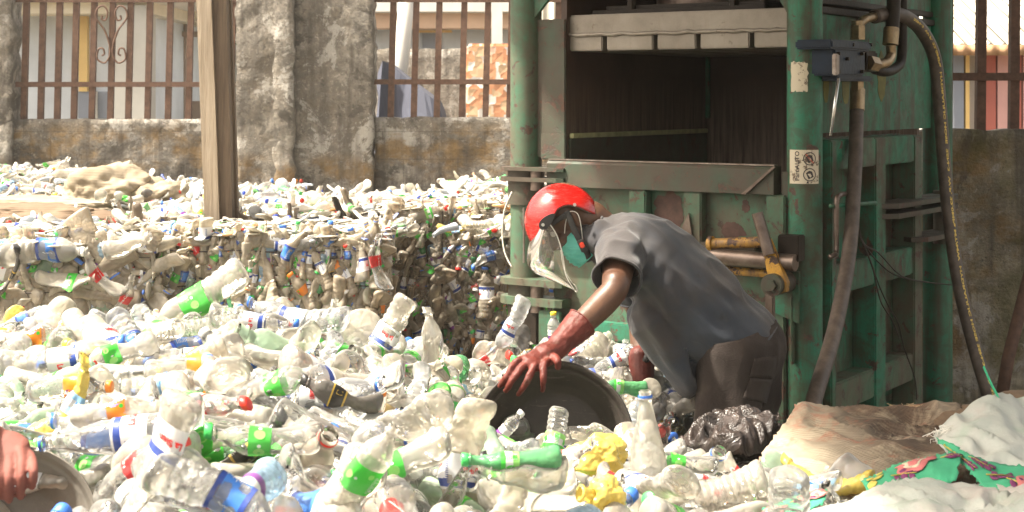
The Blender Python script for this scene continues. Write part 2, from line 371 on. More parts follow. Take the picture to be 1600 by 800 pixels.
# 45 variants: (kind, plastic, label style, cap, crush)
VAR = [('water', 'clear', 'sky', 'white', .25), ('water', 'clear', None, 'blue', .6), ('water', 'milky', None, None, .9), ('water', 'clear', 'white', 'white', .15),
       ('soda', 'clear', 'orange', 'orange', .4), ('soda', 'clear', 'green', None, .7), ('soda', 'clear', 'red', 'red', .5), ('soda', 'milky', 'orange', None, .9),
       ('soda', 'clear', 'green', 'green', .3), ('soda', 'milky', None, None, .8), ('soda', 'green', 'lime', 'green', .5), ('soda', 'milky', 'lime', 'red', .6),
       ('large', 'clear', 'sien', 'blue', .35), ('large', 'milky', 'sien', None, .8), ('large', 'milky', None, 'ring_blue', .6), ('large', 'clear', None, None, .9),
       ('large', 'cloudy', 'sien', 'ring_blue', .5), ('taper', 'clear', None, 'ring_blue', .25), ('taper', 'milky', 'sien', 'blue', .6), ('taper', 'cloudy', None, None, .8),
       ('stub', 'milky', None, None, .6), ('stub', 'clear', 'green', 'ring_white', .5), ('stub', 'pale_green', None, None, .2), ('stub', 'milky', 'red', None, .8),
       ('water', 'cloudy', 'blue', 'blue', .5), ('water', 'milky', None, 'ring_orange', .4), ('soda', 'milky', None, 'ring_orange', 1.0), ('water', 'clear', 'blue', None, .8),
       ('soda', 'clear', None, None, .5), ('large', 'milky', None, None, 1.0), ('stub', 'yellow', None, None, .9), ('jug', 'milky', None, None, .3),
       ('water', 'milky', 'yellow', 'yellow', .5), ('soda', 'grey', 'black', 'black', .8), ('taper', 'milky', None, 'white', .9), ('soda', 'amber', None, None, .7),
       ('water', 'clear', None, None, .2), ('soda', 'pale_green', 'green', 'green', .6), ('water', 'cloudy', None, 'ring_white', 1.0), ('soda', 'milky', 'green', None, 1.0),
       ('water', 'blue', 'white', 'sky', .5), ('stub', 'clear', None, 'ring_blue', .3), ('large', 'clear', 'blue', 'white', .6), ('soda', 'clear', 'red', None, .9),
       ('water', 'yellow', 'sky', None, .8), ('taper', 'clear', 'sien', 'ring_blue', .15), ('large', 'cloudy', None, 'black', .4), ('soda', 'clear', 'green', 'black', .3), ('stub', 'milky', None, 'ring_red', .3),
       ('water', 'clear', 'lime', 'green', .2), ('large', 'milky', 'green', None, .4), ('water', 'cloudy', 'white', 'yellow', .2), ('jug', 'yellow', None, None, .45)]
WEIGHT = [4, 4, 5, 3, 3, 5, 3, 2, 5, 4, 3, 3, 4, 2, 3, 4, 4, 3, 2, 3, 3, 4, 2, 1, 4, 3, 3, 3, 6, 3, 0, 1, 2, 2, 2, 2, 6, 4, 4, 4, 3, 3, 3, 3, 1]
PROTO = {}
def proto(i):
    if i in PROTO: return PROTO[i]
    kind, pl, lab, cap, amt = VAR[i]
    me, prof, L, R, f = make_body(kind, i*7+3, amt); me.materials.append(MAT[pl+'_plastic'])
    lm = make_label(prof, *LABZ[kind], lab, R, f) if lab else None
    cm = None
    if cap:
        nr = {'large': .0145, 'taper': .0145, 'jug': .018, 'stub': .017}.get(kind, .0135)
        cm = make_cap(L, f, nr*1.18, cap.startswith('ring')); cm.materials.append(MAT['cap_'+cap.replace('ring_', '')])
    PROTO[i] = (me, lm, cm, cap); return PROTO[i]
def place_bottle(i, M, name='plastic_bottle'):
    me, lm, cm, cap = proto(i)
    o = bpy.data.objects.new(name, me); COL.objects.link(o); o.matrix_world = M
    if lm: c = bpy.data.objects.new('label', lm); COL.objects.link(c); c.parent = o
    if cm: c = bpy.data.objects.new('neck_ring' if cap.startswith('ring') else 'cap', cm); COL.objects.link(c); c.parent = o
    return o

# ---------------------------------------------------------------- many bottles joined into one mass
import numpy as np
def mesh_np(me):
    n = len(me.vertices); co = np.empty(n*3, np.float32); me.vertices.foreach_get('co', co); nl = len(me.loops); li = np.empty(nl, np.int32); me.loops.foreach_get('vertex_index', li)
    npoly = len(me.polygons); lt = np.empty(npoly, np.int32); me.polygons.foreach_get('loop_total', lt); mi = np.empty(npoly, np.int32); me.polygons.foreach_get('material_index', mi); return co.reshape(-1, 3), li, lt, mi
LO = {}
def lowproto(i):
    if i not in LO:
        kind, pl, lab, cap, amt = VAR[i]; me, prof, L, R, f = make_body(kind, i*7+3, amt, 14); me.materials.append(MAT[pl+'_plastic']); p = proto(i); LO[i] = [(mesh_np(m), [x.name for x in m.materials]) for m in (me, p[1], p[2]) if m]
    return LO[i]
def join(items, name, remap=None):
    CO, LI, LT, MI = [], [], [], []; slots = []; nv = 0; remap = remap or {}
    for i, M in items:
        M = np.array(M, dtype=np.float32)
        for (co, li, lt, mi), names in lowproto(i):
            names = [remap.get(n_, n_) for n_ in names]
            for n_ in names:
                if n_ not in slots: slots.append(n_)
            mp = np.array([slots.index(n_) for n_ in names], np.int32); CO.append(co @ M[:3, :3].T+M[:3, 3]); LI.append(li+nv); LT.append(lt); MI.append(mp[np.minimum(mi, len(names)-1)]); nv += len(co)
    CO = np.concatenate(CO); LI = np.concatenate(LI); LT = np.concatenate(LT); MI = np.concatenate(MI)
    me = bpy.data.meshes.new(name); me.vertices.add(len(CO)); me.vertices.foreach_set('co', CO.ravel()); me.loops.add(len(LI)); me.loops.foreach_set('vertex_index', LI); me.polygons.add(len(LT))
    me.polygons.foreach_set('loop_start', np.concatenate([[0], np.cumsum(LT)[:-1]]).astype(np.int32)); me.polygons.foreach_set('material_index', MI); me.polygons.foreach_set('use_smooth', np.ones(len(LT), bool)); me.update(calc_edges=True); me.validate()
    for s in slots: me.materials.append(MAT[s])
    return link(name, me, None)
# resting places of the bottles from a rigid body drop: variant, x y z in millimetres, quaternion in hundredths (then the spot used for wording the labels)
IND = [[13,-996,3153,920,78,-1,-63,1,74,746],[29,-272,3343,975,62,-46,-62,-11,644,651],[12,-1211,4147,990,32,54,35,69,78,557],[13,304,3459,814,57,-52,-57,-29,1035,756],[8,-242,3148,945,48,65,-46,-38,657,708],
[29,95,3301,821,12,62,-16,76,837,778],[42,-358,2877,916,25,43,-66,-57,579,778],[14,-715,3760,999,54,-70,22,41,344,583],[16,-663,4682,1019,20,58,-29,-73,476,491],[21,-1011,3234,947,45,20,81,30,50,706],
[16,-464,3681,980,72,25,64,11,506,611],[40,-460,2660,1003,37,58,49,-54,417,747],[34,-330,2710,947,52,78,-35,-5,538,757],[19,909,3762,688,44,58,68,6,1345,748],[18,-471,4009,969,18,-70,-37,-58,491,569],
[14,-675,4197,986,43,-18,71,-52,411,549],[31,-470,4824,935,8,-20,80,56,562,509],[18,-1110,4332,982,28,75,-19,56,149,516],[16,1223,4480,475,7,-47,69,54,1488,776],[6,-704,3455,996,77,33,45,32,347,632],
[44,771,3783,742,18,45,-49,-72,1319,750],[34,-1460,4808,996,70,71,0,-4,80,488],[25,-1059,4505,1012,70,-38,-60,-6,255,514],[0,-989,3239,871,72,-55,-9,41,75,781],[0,-864,3872,973,29,-65,15,-69,241,598],
[24,-1090,4428,985,25,-17,86,-41,191,506],[2,-22,3068,853,9,46,81,-36,798,780],[15,-531,2740,963,2,56,56,61,323,769],[31,277,5960,704,42,28,48,72,930,538],[5,960,3893,679,71,-8,68,16,1428,770],
[15,-441,3879,944,66,39,-58,-27,606,590],[14,-660,4335,974,45,-77,-11,44,475,527],[17,-695,3528,979,18,-66,7,72,388,646],[37,-113,3345,802,58,30,71,-27,690,771],[38,-269,4308,845,42,74,-47,23,655,593],
[12,-387,3266,919,8,-6,65,75,501,739],[43,-377,3058,905,2,74,46,49,458,722],[26,-780,3036,939,21,-12,-91,-34,204,699],[14,23,6027,673,48,65,47,35,770,551],[18,1372,4115,553,29,14,77,-55,1559,786],
[31,133,5329,564,51,81,25,16,832,635],[29,61,3543,779,42,-59,-26,-64,890,741],[5,-779,3725,964,41,6,73,-54,278,598],[39,-658,3211,978,72,-20,67,-1,329,685],[42,-935,4460,962,36,-34,-74,45,303,530],
[11,-496,3166,943,55,16,61,55,373,729],[26,589,5543,569,9,11,-75,-65,1072,634],[38,-544,4433,920,47,67,-53,23,516,542],[11,-1204,4014,966,65,43,50,38,46,584],[42,-306,3336,914,11,0,85,52,575,675],
[15,148,5282,539,44,81,35,19,845,627],[8,-882,3269,908,42,17,-75,-48,139,721],[26,-933,3720,955,65,49,58,6,167,595],[15,-1109,3797,920,11,-54,-35,-76,104,620],[5,-405,4646,927,21,50,47,-70,594,545],
[0,696,3640,763,42,63,49,43,1286,773],[36,-943,4602,1005,69,18,-70,9,305,511],[18,163,5602,662,12,68,40,61,855,585],[8,-1320,4445,974,22,6,-79,-56,92,528],[28,-1251,3640,950,34,-44,42,-71,18,631],
[19,-976,4074,972,27,64,16,70,195,577],[2,-332,4148,901,40,43,63,-51,612,586],[28,-358,3554,931,6,-67,30,-68,525,657],[42,258,5670,647,44,43,55,56,910,587],[2,-428,2658,929,36,28,58,-67,444,788],
[12,225,5512,602,23,27,72,60,889,617],[15,78,5207,510,9,14,82,55,816,674],[28,681,3747,758,65,-52,-52,21,1293,747],[12,-863,4189,968,65,1,74,18,254,555],[34,672,5525,457,66,71,-17,-16,1103,668],
[15,-534,2983,922,38,69,-3,62,333,720],[42,-742,4018,906,29,34,83,-32,366,540],[16,-824,3268,988,37,63,-34,-59,154,653],[24,-1460,4335,949,38,26,-73,51,26,536],[37,-1154,3536,925,19,63,40,-64,52,650],
[32,358,3252,783,37,7,84,38,1025,790],[15,-933,3394,943,62,39,-67,-10,211,625],[37,-26,3631,821,45,80,40,3,768,691],[9,539,3468,765,7,62,30,72,1170,792],[33,53,5962,702,50,87,1,1,817,530],
[37,-635,3276,952,26,74,-7,-61,348,704],[28,-1061,3159,838,18,18,67,70,29,789],[42,-558,2666,911,50,-62,-1,60,227,787],[42,465,5645,624,43,37,54,63,1037,597],[9,-918,3256,831,53,19,70,-45,123,782],
[18,-1091,3285,968,60,-53,49,-34,42,677],[20,-1309,4674,987,65,46,59,-14,112,496],[42,698,5675,503,39,65,56,33,1112,662],[8,-170,4483,833,5,0,71,-70,712,613],[5,-306,4757,884,11,-15,-72,67,648,553],
[17,-680,3383,960,45,41,59,53,347,658],[34,346,5554,636,12,12,-68,-71,956,620],[12,1685,5016,365,38,68,45,44,1556,757],[13,323,5678,636,25,32,-72,-57,964,584],[38,-46,3728,824,65,-40,-65,-6,815,696],
[22,647,3908,733,16,-59,70,37,1204,718],[15,496,5265,497,90,44,0,0,1041,665],[43,97,3826,792,27,62,15,72,908,697],[39,-322,4487,911,66,30,69,6,638,564],[21,-208,4373,850,29,-32,59,68,686,604],
[15,285,5789,686,64,60,33,35,904,558],[37,-1230,3859,923,32,-14,80,-49,23,604],[40,-27,5535,622,63,-57,41,32,789,620],[12,-468,4455,910,4,-14,76,64,553,563],[17,-228,3355,817,32,-45,57,61,657,783],
[36,-734,2965,845,17,-69,-57,-42,165,791],[43,-385,4262,895,58,64,-37,33,582,568],[42,-814,3131,1012,54,26,-65,-48,222,683],[2,-74,5234,643,52,-69,33,38,764,616],[33,47,5832,661,17,30,-82,-46,840,553],
[33,-565,3182,953,82,5,51,26,376,710],[43,218,5372,594,42,39,-55,-60,919,650],[16,574,5653,592,61,77,14,11,1044,614],[37,734,3358,777,51,-54,-46,49,1335,796],[35,122,5630,681,3,4,-74,-67,853,593],
[20,320,4054,754,52,56,58,-27,976,672],[2,778,3571,700,5,43,16,-89,1293,771],[42,1331,5528,293,58,-12,51,-62,1421,732],[9,-343,3004,902,13,-48,-26,83,474,756],[2,386,5332,592,27,48,51,-66,972,639],
[9,-539,4275,896,29,-87,-7,40,531,565],[5,389,4457,641,12,-72,-25,64,1056,698],[34,1683,5507,291,53,36,-56,-53,1520,753],[0,-155,5546,660,6,-41,52,-75,745,603],[21,-530,4587,939,58,66,-4,-48,533,538],
[23,66,5597,642,5,6,75,66,816,600],[33,400,5679,683,65,49,35,47,985,570],[4,-379,4157,860,69,28,-67,-8,628,627],[0,698,5717,493,13,15,74,65,1081,660],[43,162,5756,662,50,84,-18,-11,883,560],
[24,382,5192,559,17,-31,-80,48,987,645],[14,-735,4550,987,52,-64,10,57,425,507],[8,-217,5391,734,41,20,-64,-62,738,587],[14,-222,5527,726,51,-19,-79,-28,751,575],[29,400,5836,662,57,60,-41,-39,1023,567],
[20,-235,4948,839,45,45,33,-70,707,565],[8,346,3334,788,66,54,-1,-53,1052,789],[20,142,5282,559,47,27,63,56,858,659],[24,179,3233,799,77,-54,33,-7,981,776],[26,62,5611,659,15,20,78,57,817,578],
[15,1517,4251,503,56,3,-62,-55,1588,772],[8,282,5171,550,57,76,-5,-31,954,660],[12,144,5387,564,27,73,10,62,842,642],[28,312,5416,591,57,-76,-12,-27,926,636],[28,848,3662,702,1,68,-13,72,1383,793],
[16,-519,3782,934,11,62,-24,-74,516,641],[15,1130,4154,531,82,53,20,12,1522,792],[9,203,3080,792,3,4,79,-61,963,793],[10,-178,5171,777,29,31,-67,61,725,575],[23,675,4500,567,31,76,48,32,1140,723],
[5,-1084,4702,979,69,-60,-1,40,233,495],[2,923,3569,698,10,54,23,-80,1423,788],[6,554,6155,569,36,74,-51,-25,1046,575],[20,453,5447,632,9,15,-84,-52,1021,605],[27,114,3792,760,71,35,60,5,911,749],
[22,-1133,3881,974,59,41,-68,15,114,578],[44,-1654,5034,929,7,32,-74,-58,19,488],[9,789,4234,649,59,-20,67,39,1279,729],[24,-1212,4930,926,41,-83,-36,7,214,487],[43,174,5689,652,21,19,-65,-71,885,594],
[24,176,5400,616,60,80,-4,-3,882,626],[15,764,5328,390,61,77,14,11,1134,690],[40,84,3028,843,63,66,-30,-27,912,795],[39,-216,4672,879,74,-67,2,3,690,583],[34,261,3258,765,70,70,-13,11,994,787],
[38,378,5381,604,12,12,70,70,952,639],[12,444,5958,702,73,64,15,18,967,542],[11,599,3594,746,52,34,-58,-53,1271,784],[2,937,3970,633,7,11,80,-58,1384,747],[33,425,5314,546,23,38,-76,-47,1029,643],
[14,71,5829,652,43,36,53,63,819,578],[11,-627,2866,919,23,23,81,49,224,771],[29,-230,2927,828,50,-3,-71,48,688,793],[17,222,6289,628,51,83,-18,-11,900,524],[32,-1149,4256,989,0,60,-33,-73,148,548],
[29,904,3340,727,49,-34,-59,-54,1396,786],[43,1303,4524,497,49,-8,-74,-45,1511,771],[1,-165,4666,798,12,-13,82,-55,710,586],[16,-394,3654,896,75,40,49,22,585,648],[3,552,5666,549,2,3,85,53,1033,624],
[0,-809,4352,967,86,-28,-42,-12,326,524],[9,615,5150,469,10,26,-90,-33,1112,693],[0,-1264,3742,920,8,-1,81,-59,9,611],[16,-396,5104,845,16,72,-3,-67,652,536],[19,-1269,3518,901,18,-55,-26,-77,21,651],
[5,-119,5597,643,25,-26,53,-76,774,594],[16,611,5797,558,85,48,10,18,1069,606],[29,598,5908,557,32,34,-64,-61,1086,611],[23,984,3695,681,62,12,-60,-48,1418,785],[43,-114,3425,841,39,60,-36,60,741,752],
[34,1393,4718,412,60,51,-59,-17,1562,765],[0,-290,3264,855,49,-29,40,-72,642,745],[0,656,5485,456,71,58,-25,-30,1079,689],[20,-1084,3243,838,45,-6,77,44,24,775],[6,-1022,3490,938,16,22,-88,40,106,638],
[43,-366,4477,891,66,35,66,-10,634,594],[38,-1515,4786,961,54,56,-37,51,33,510],[29,112,5583,621,37,24,49,75,845,599],[8,-499,3252,935,49,66,-54,-17,414,709],[15,57,5753,614,63,58,35,38,776,579],
[43,749,5253,399,47,35,26,77,1167,708],[28,366,3545,793,7,47,-67,57,1080,788],[21,81,6037,699,63,66,-30,-28,831,540],[32,647,5722,451,72,55,-26,-34,1058,672],[10,726,6187,444,73,49,26,39,1109,628],
[0,-145,3176,803,66,70,-5,-27,721,794],[29,125,5865,681,41,27,49,72,857,548],[18,1507,5670,250,49,12,-72,-47,1472,753],[8,-1013,4760,961,16,13,-81,-54,300,494],[33,544,4845,508,52,10,47,70,1094,695],
[3,896,3708,669,17,-52,23,81,1340,784],[8,24,5196,554,54,47,-46,-53,823,670],[24,-1257,4485,968,26,24,-93,8,151,493],[18,-821,3617,920,5,71,27,65,166,624],[22,698,5639,463,75,61,15,19,1113,674],
[16,474,3844,722,58,-8,81,-1,1096,744],[7,-34,5266,572,81,45,-36,12,775,657],[5,1081,4440,547,34,-64,47,51,1422,754],[14,-387,3467,900,53,-31,63,-47,625,692],[26,1312,5321,326,5,23,-76,-61,1427,747],
[27,228,5833,689,27,20,-56,-76,901,571],[43,1104,4566,471,60,71,-37,-3,1402,749],[34,1536,5758,227,66,14,-73,-7,1484,743],[14,429,4295,631,23,58,31,-72,1085,708],[25,436,5746,667,23,21,-64,-70,1001,584],
[39,39,3715,811,42,-13,78,-44,799,695],[40,372,5573,630,63,65,30,29,927,600],[13,-840,4952,927,47,-52,-71,10,444,472],[26,-324,5240,809,36,-21,-81,-41,693,549],[7,-953,3100,819,7,-77,10,-62,6,793],
[32,1417,5620,292,41,-72,21,52,1440,747],[9,1610,5680,237,22,68,-36,-59,1519,750],[35,-277,4109,838,5,57,58,58,606,637],[8,73,5439,587,60,62,-37,-35,790,643],[7,-1577,4694,978,49,-62,-48,-38,12,512],
[39,-1043,3731,924,58,68,2,-46,68,632],[28,684,5733,482,16,9,50,85,1072,673],[9,-1396,4292,933,23,52,53,-63,57,544],[28,-1667,4940,948,68,-55,-47,7,14,506],[41,593,5635,539,63,77,-5,-4,1056,658],
[13,-54,5923,587,11,43,12,89,806,564],[1,1467,4918,375,38,-85,35,13,1523,763],[36,180,5440,600,71,61,-24,-27,895,632],[12,480,5396,514,71,68,13,13,1048,684],[24,-823,2574,918,82,-54,19,3,95,795],
[36,-543,3628,923,59,51,60,17,405,631],[2,1419,4227,538,37,-65,28,60,1572,779],[2,-694,4097,933,36,-12,67,-64,391,578],[5,436,5691,657,40,44,-60,-54,1023,583],[44,-1082,3326,842,38,30,68,56,15,768],
[3,-299,4551,878,22,-37,62,-66,655,586],[14,-1151,4464,911,1,57,42,-70,255,537],[39,208,3560,736,64,39,64,-17,900,765],[39,1256,4129,543,69,59,33,-28,1502,791],[2,339,5652,601,66,-16,62,41,917,610],
[18,93,6021,648,43,72,-47,-28,875,531]]
REST = [[1,750,5421,350,63,65,-4,42],[3,1308,2841,576,24,19,-72,-62],[17,-1237,6524,349,39,60,-19,67],[4,-1845,5085,868,71,-20,67,-10],[15,-1517,6305,403,49,-29,60,-56],[0,14,5206,533,49,16,-67,54],
[27,792,4469,523,53,3,79,32],[3,-1640,6665,301,64,-73,-22,10],[32,-2329,5817,551,51,-70,47,17],[2,601,4720,472,18,-32,65,66],[8,-917,4542,938,72,-28,-62,13],[28,1044,2452,620,66,8,-57,48],
[5,-1625,4407,904,39,-9,71,58],[43,-2171,5335,759,15,-43,-71,-53],[5,177,5238,525,36,-65,-10,-66],[5,1526,4515,439,55,-77,1,-32],[2,705,3822,687,77,-26,58,-5],[8,77,5597,620,41,9,81,-41],
[34,-1259,4199,878,59,75,-11,29],[11,1434,4221,486,0,6,-73,-68],[21,835,4696,477,1,-70,-36,-61],[39,962,3144,637,14,-2,68,72],[2,524,3925,689,54,50,-6,-67],[21,1286,3852,524,41,-10,72,-56],
[0,-523,6003,464,18,-21,-78,-56],[40,60,5974,601,12,-47,48,-73],[26,-310,2984,802,19,-29,-70,63],[41,266,4177,679,40,-72,-7,56],[1,-1718,4843,905,70,-33,61,18],[12,-1405,5592,692,55,-77,-31,4],
[16,1367,4448,468,10,-33,-73,-59],[28,-1346,3947,868,4,-42,58,-70],[44,-969,2435,776,16,48,-34,-80],[26,1303,3557,536,56,47,62,26],[8,-841,6230,349,54,42,56,47],[38,-1952,4590,878,69,18,-70,-6],
[9,-638,5790,539,33,-57,47,-59],[19,488,3617,706,20,71,28,61],[1,-1349,4210,882,17,50,-52,67],[21,-846,4333,901,3,26,-58,-77],[17,1284,5890,200,69,51,46,-23],[21,-1276,4898,912,8,-56,53,63],
[8,-1129,5614,654,53,-70,-46,15],[27,-897,6002,445,21,-7,85,49],[2,241,2797,797,43,44,-61,-50],[38,272,5128,477,67,35,-58,-29],[22,806,5264,353,15,37,66,64],[21,131,4449,602,52,-45,56,-46],
[39,1422,4630,384,48,-7,75,46],[43,767,2702,737,28,-59,-37,-66],[1,-962,4047,888,23,47,57,-63],[32,291,2458,771,28,-31,-66,62],[7,308,2890,774,6,70,-18,69],[36,-1716,4950,894,28,15,70,64],
[20,-781,3615,847,18,46,-57,-65],[28,1170,3039,572,22,-73,27,-58],[40,-787,2834,800,14,16,72,-66],[2,92,3339,776,5,-24,69,-68],[38,1354,2882,555,57,-33,-69,-31],[10,1246,4148,506,47,11,-67,56],
[8,-1625,5774,589,50,-73,46,9],[27,772,3954,677,0,35,-71,-61],[27,1022,4650,443,67,-49,-48,27],[31,-452,6762,297,47,0,-69,55],[35,-531,6310,313,48,-81,-25,-22],[10,150,2682,772,58,71,-20,-35],
[38,-1335,3001,789,30,-59,-44,-61],[2,-1268,5874,517,34,-63,69,-7],[3,187,5056,479,21,-64,32,-67],[25,-1109,5474,709,56,-31,-61,47],[11,-64,4947,568,51,11,-24,-82],[24,-1893,3665,864,56,-56,45,-41],
[37,-2136,6030,475,36,-69,41,-47],[41,-256,6472,317,67,58,32,33],[39,117,4636,522,61,60,-13,-49],[33,-607,4990,858,72,60,17,-31],[13,-1629,4528,914,10,-52,-32,-79],[24,639,2788,746,48,43,61,-47],
[11,-427,4720,878,14,8,67,73],[23,-1977,4152,864,45,17,-64,-60],[5,-1330,4380,897,53,36,61,46],[14,613,4162,639,21,-27,-57,75],[8,-12,4249,722,84,13,-53,-2],[1,417,5087,462,39,-78,11,-48],
[8,-1153,3597,859,48,66,-23,53],[1,-2013,6534,307,64,-67,36,7],[19,1267,4964,337,40,72,19,53],[11,478,2790,769,13,5,-65,-75],[36,605,4239,611,40,4,81,42],[39,-74,2719,802,59,11,-69,41],
[17,777,5088,410,70,65,-29,5],[3,56,4112,719,41,-54,59,-43],[2,507,3510,717,40,53,-28,-69],[24,-485,4263,877,30,-32,-61,-66],[0,-1885,4889,890,55,0,-75,-37],[43,633,3210,738,30,-74,-43,-42],
[33,240,2637,757,39,68,-23,-58],[22,1002,5297,321,23,-55,-40,70],[26,1527,4652,389,35,3,79,49],[12,615,4539,531,28,50,58,58],[24,-906,2720,811,44,-3,-72,-54],[28,-1365,6046,443,42,-10,-59,68],
[5,1113,3107,594,6,-60,4,80],[43,437,4178,643,9,-63,-42,-65],[22,-883,2550,791,12,72,-13,67],[25,-2256,4471,877,51,-71,-8,-49],[6,177,5151,494,1,69,40,-60],[3,1462,3073,573,31,61,38,62],
[37,-1571,4887,912,18,50,-43,73],[6,-1254,3013,806,38,-15,-67,62],[5,-2131,6638,292,41,-34,58,-61],[26,1307,2558,613,50,-57,-49,43],[21,-2333,6123,425,85,48,-22,-8],[9,-1155,4338,901,1,53,43,-73],
[5,-178,3647,794,44,35,70,43],[2,473,3037,773,1,42,65,-63],[36,680,4001,671,79,57,18,-12],[18,-115,6566,371,79,0,60,-12],[36,1375,4866,354,69,-35,-59,23],[2,-1497,4000,871,17,-75,-41,48],
[36,1197,3938,533,65,37,-55,37],[9,-1287,3154,821,50,-44,-60,44],[5,1395,3368,551,63,-15,73,22],[28,-1801,5160,851,51,-30,-66,47],[37,-1687,4080,872,22,-21,66,69],[5,-1351,2862,796,72,-36,57,12],
[22,-901,4302,907,53,-19,-60,-56],[9,-1422,4474,891,13,-69,27,66],[9,-1471,5114,872,72,64,27,1],[3,819,3460,705,36,-64,5,68],[28,-90,3587,802,79,-53,-28,-17],[28,-1524,2927,810,56,64,43,-32],
[5,48,2513,778,26,66,-33,62],[41,-1188,4553,925,61,61,-50,4],[2,-1085,2869,797,15,49,70,-50],[19,887,4519,531,58,74,-16,29],[1,27,3983,745,77,7,-64,-3],[17,351,4769,539,54,60,-43,41],
[9,272,4883,491,71,-4,-71,-2],[2,-795,4594,909,19,-48,31,80],[7,436,5179,479,73,-11,-67,-13],[2,532,3408,717,65,-8,69,30],[41,148,4557,571,71,-30,62,-17],[15,1294,3723,541,65,-36,-60,-29],
[5,235,4347,640,14,-21,-79,-55],[31,-262,5837,560,50,11,-80,-31],[21,33,3230,790,53,44,56,46],[41,-1381,4932,912,21,-72,43,50],[7,-1151,2670,799,39,-67,-28,57],[6,-1160,3482,870,69,56,45,11],
[33,-1741,6344,308,61,62,-17,-46],[40,-1203,3758,865,41,75,-7,51],[17,-2116,4261,889,2,73,20,65],[2,-1505,4360,874,24,56,37,-70],[28,108,3082,782,11,53,-50,68],[4,1250,4296,481,53,-31,68,41],
[40,-1608,2990,816,11,-18,-66,-72],[6,507,5622,464,77,60,-22,2],[1,-1159,4742,943,60,-69,12,40],[21,-90,2619,776,61,18,70,33],[2,861,5189,355,14,-9,73,67],[37,-922,5570,678,38,-73,50,28],
[0,-1857,4320,892,41,69,-21,56],[40,-1503,6069,441,53,38,64,41],[16,1324,3991,539,56,-46,-58,-37],[36,586,5408,357,65,75,11,11],[7,-1710,6258,367,34,-51,-53,-58],[14,-2222,6243,400,38,-7,78,-49],
[4,402,3195,780,46,-77,9,-43],[31,-1255,6426,448,47,71,43,29],[11,590,2932,763,62,-45,64,-1],[19,658,6091,270,55,-67,45,23],[36,555,3227,748,52,-69,29,40],[2,-1710,4555,922,61,60,-46,-24],
[36,-989,2696,804,70,51,49,-10],[37,1240,2484,626,73,52,42,13],[0,1371,5459,257,33,-65,30,-62],[36,1098,3711,578,62,47,-48,41],[33,-1792,4092,894,67,-53,50,-14],[21,654,4407,546,39,-3,66,-64],
[24,-2110,5568,679,18,-31,-80,-49],[2,-1278,5280,796,32,55,1,-77],[41,909,5476,299,61,57,-39,39],[39,-419,4311,854,32,-22,59,71],[10,-684,4960,885,29,-11,76,57],[21,813,4761,460,1,69,36,63],
[28,-1266,2753,797,8,-56,-49,-67],[26,1111,3947,561,32,39,47,-72],[25,340,4326,627,72,25,-53,37],[21,-1023,4106,903,25,25,-72,60],[8,-2287,6106,463,66,71,25,-7],[0,-770,5696,602,9,-8,-55,83],
[21,-1375,5173,858,62,-70,35,0],[37,-994,5421,741,23,-9,84,48],[31,979,5019,401,65,39,-54,-36],[12,-878,6599,303,43,73,-13,51],[26,510,5462,417,22,-14,-62,-74],[20,322,3870,715,71,58,-39,1],
[41,-505,3529,827,29,-11,-69,65],[8,685,3717,708,53,5,74,41],[26,-438,3510,805,37,11,72,57],[25,717,3191,731,37,-78,-31,-40],[4,210,5564,600,20,70,-30,61],[27,676,3551,699,53,-73,-17,-41],
[12,-1748,6769,291,73,58,-34,11],[38,828,6011,248,67,65,29,22],[6,-1430,4214,873,19,-30,61,-71],[5,1182,3774,547,68,-58,38,23],[0,-140,3742,786,34,38,64,57],[24,-1490,3255,847,69,44,-57,7],
[22,-832,5175,843,43,59,-12,67],[11,-1938,4747,890,16,21,-64,-72],[37,654,5031,419,58,-74,-33,11],[26,-274,6692,263,71,64,20,-23],[10,125,3554,745,71,63,27,-13],[38,867,4918,387,5,78,23,58],
[13,531,4950,472,59,45,50,-45],[39,-1815,4672,883,75,59,26,-15],[20,118,4919,487,12,-83,-35,41],[16,645,2609,767,7,-22,56,80],[38,1309,2683,571,54,63,-23,51],[31,-40,2447,800,13,-22,63,73],
[12,-851,5083,874,48,-78,-11,39],[11,973,5364,303,67,45,-47,-36],[3,795,4275,593,37,-72,-20,55],[17,1466,3698,538,61,-52,-57,17],[36,270,4609,563,69,-38,-61,9],[35,-724,3176,805,48,-63,38,-47],
[1,-1089,6228,450,58,-70,25,33],[2,697,4702,467,50,10,58,-64],[44,1166,3574,571,60,-44,67,-1],[17,-775,2614,795,13,-41,58,69],[34,-1416,3804,851,61,75,-14,21],[8,673,3337,724,67,10,71,19],
[19,1066,3012,655,68,39,-60,12],[19,1038,4702,485,8,-60,-41,-68],[24,-1135,4184,900,36,-38,-59,61],[0,-647,3756,857,54,57,-38,-49],[38,-343,3805,824,58,67,29,-36],[1,-290,6419,320,15,-56,38,-73],
[18,1089,4766,426,67,34,66,-5],[36,-2108,6352,350,32,-33,71,53],[10,-1697,4231,887,40,-46,-58,54],[39,180,3913,701,8,-31,68,66],[41,-1321,5148,855,69,38,-54,29],[41,-1137,2901,843,87,-40,25,-15],
[19,-1689,5567,673,62,59,-4,51],[26,1194,2762,582,14,46,-68,-55],[38,78,2654,786,28,55,-10,78],[28,-2168,6586,289,4,-64,28,-71],[2,522,3735,695,62,-21,71,-26],[5,-1119,4884,934,61,-75,-25,4],
[39,650,3078,722,66,26,66,26],[20,1252,5156,308,45,-6,-75,-48],[13,-2002,6070,495,61,9,-64,-46],[18,1459,5391,298,15,-75,-14,63],[24,-1204,6347,346,18,-71,15,67],[9,-10,4459,624,54,26,-51,62],
[19,-1187,2415,788,62,-59,45,-26],[7,-656,5295,802,71,42,-27,50],[28,2074,4641,401,61,-63,-48,-7],[18,698,4837,509,62,-24,-70,-26],[8,-1499,5052,914,21,39,-66,-61],[7,-1834,5822,542,55,26,-57,56],
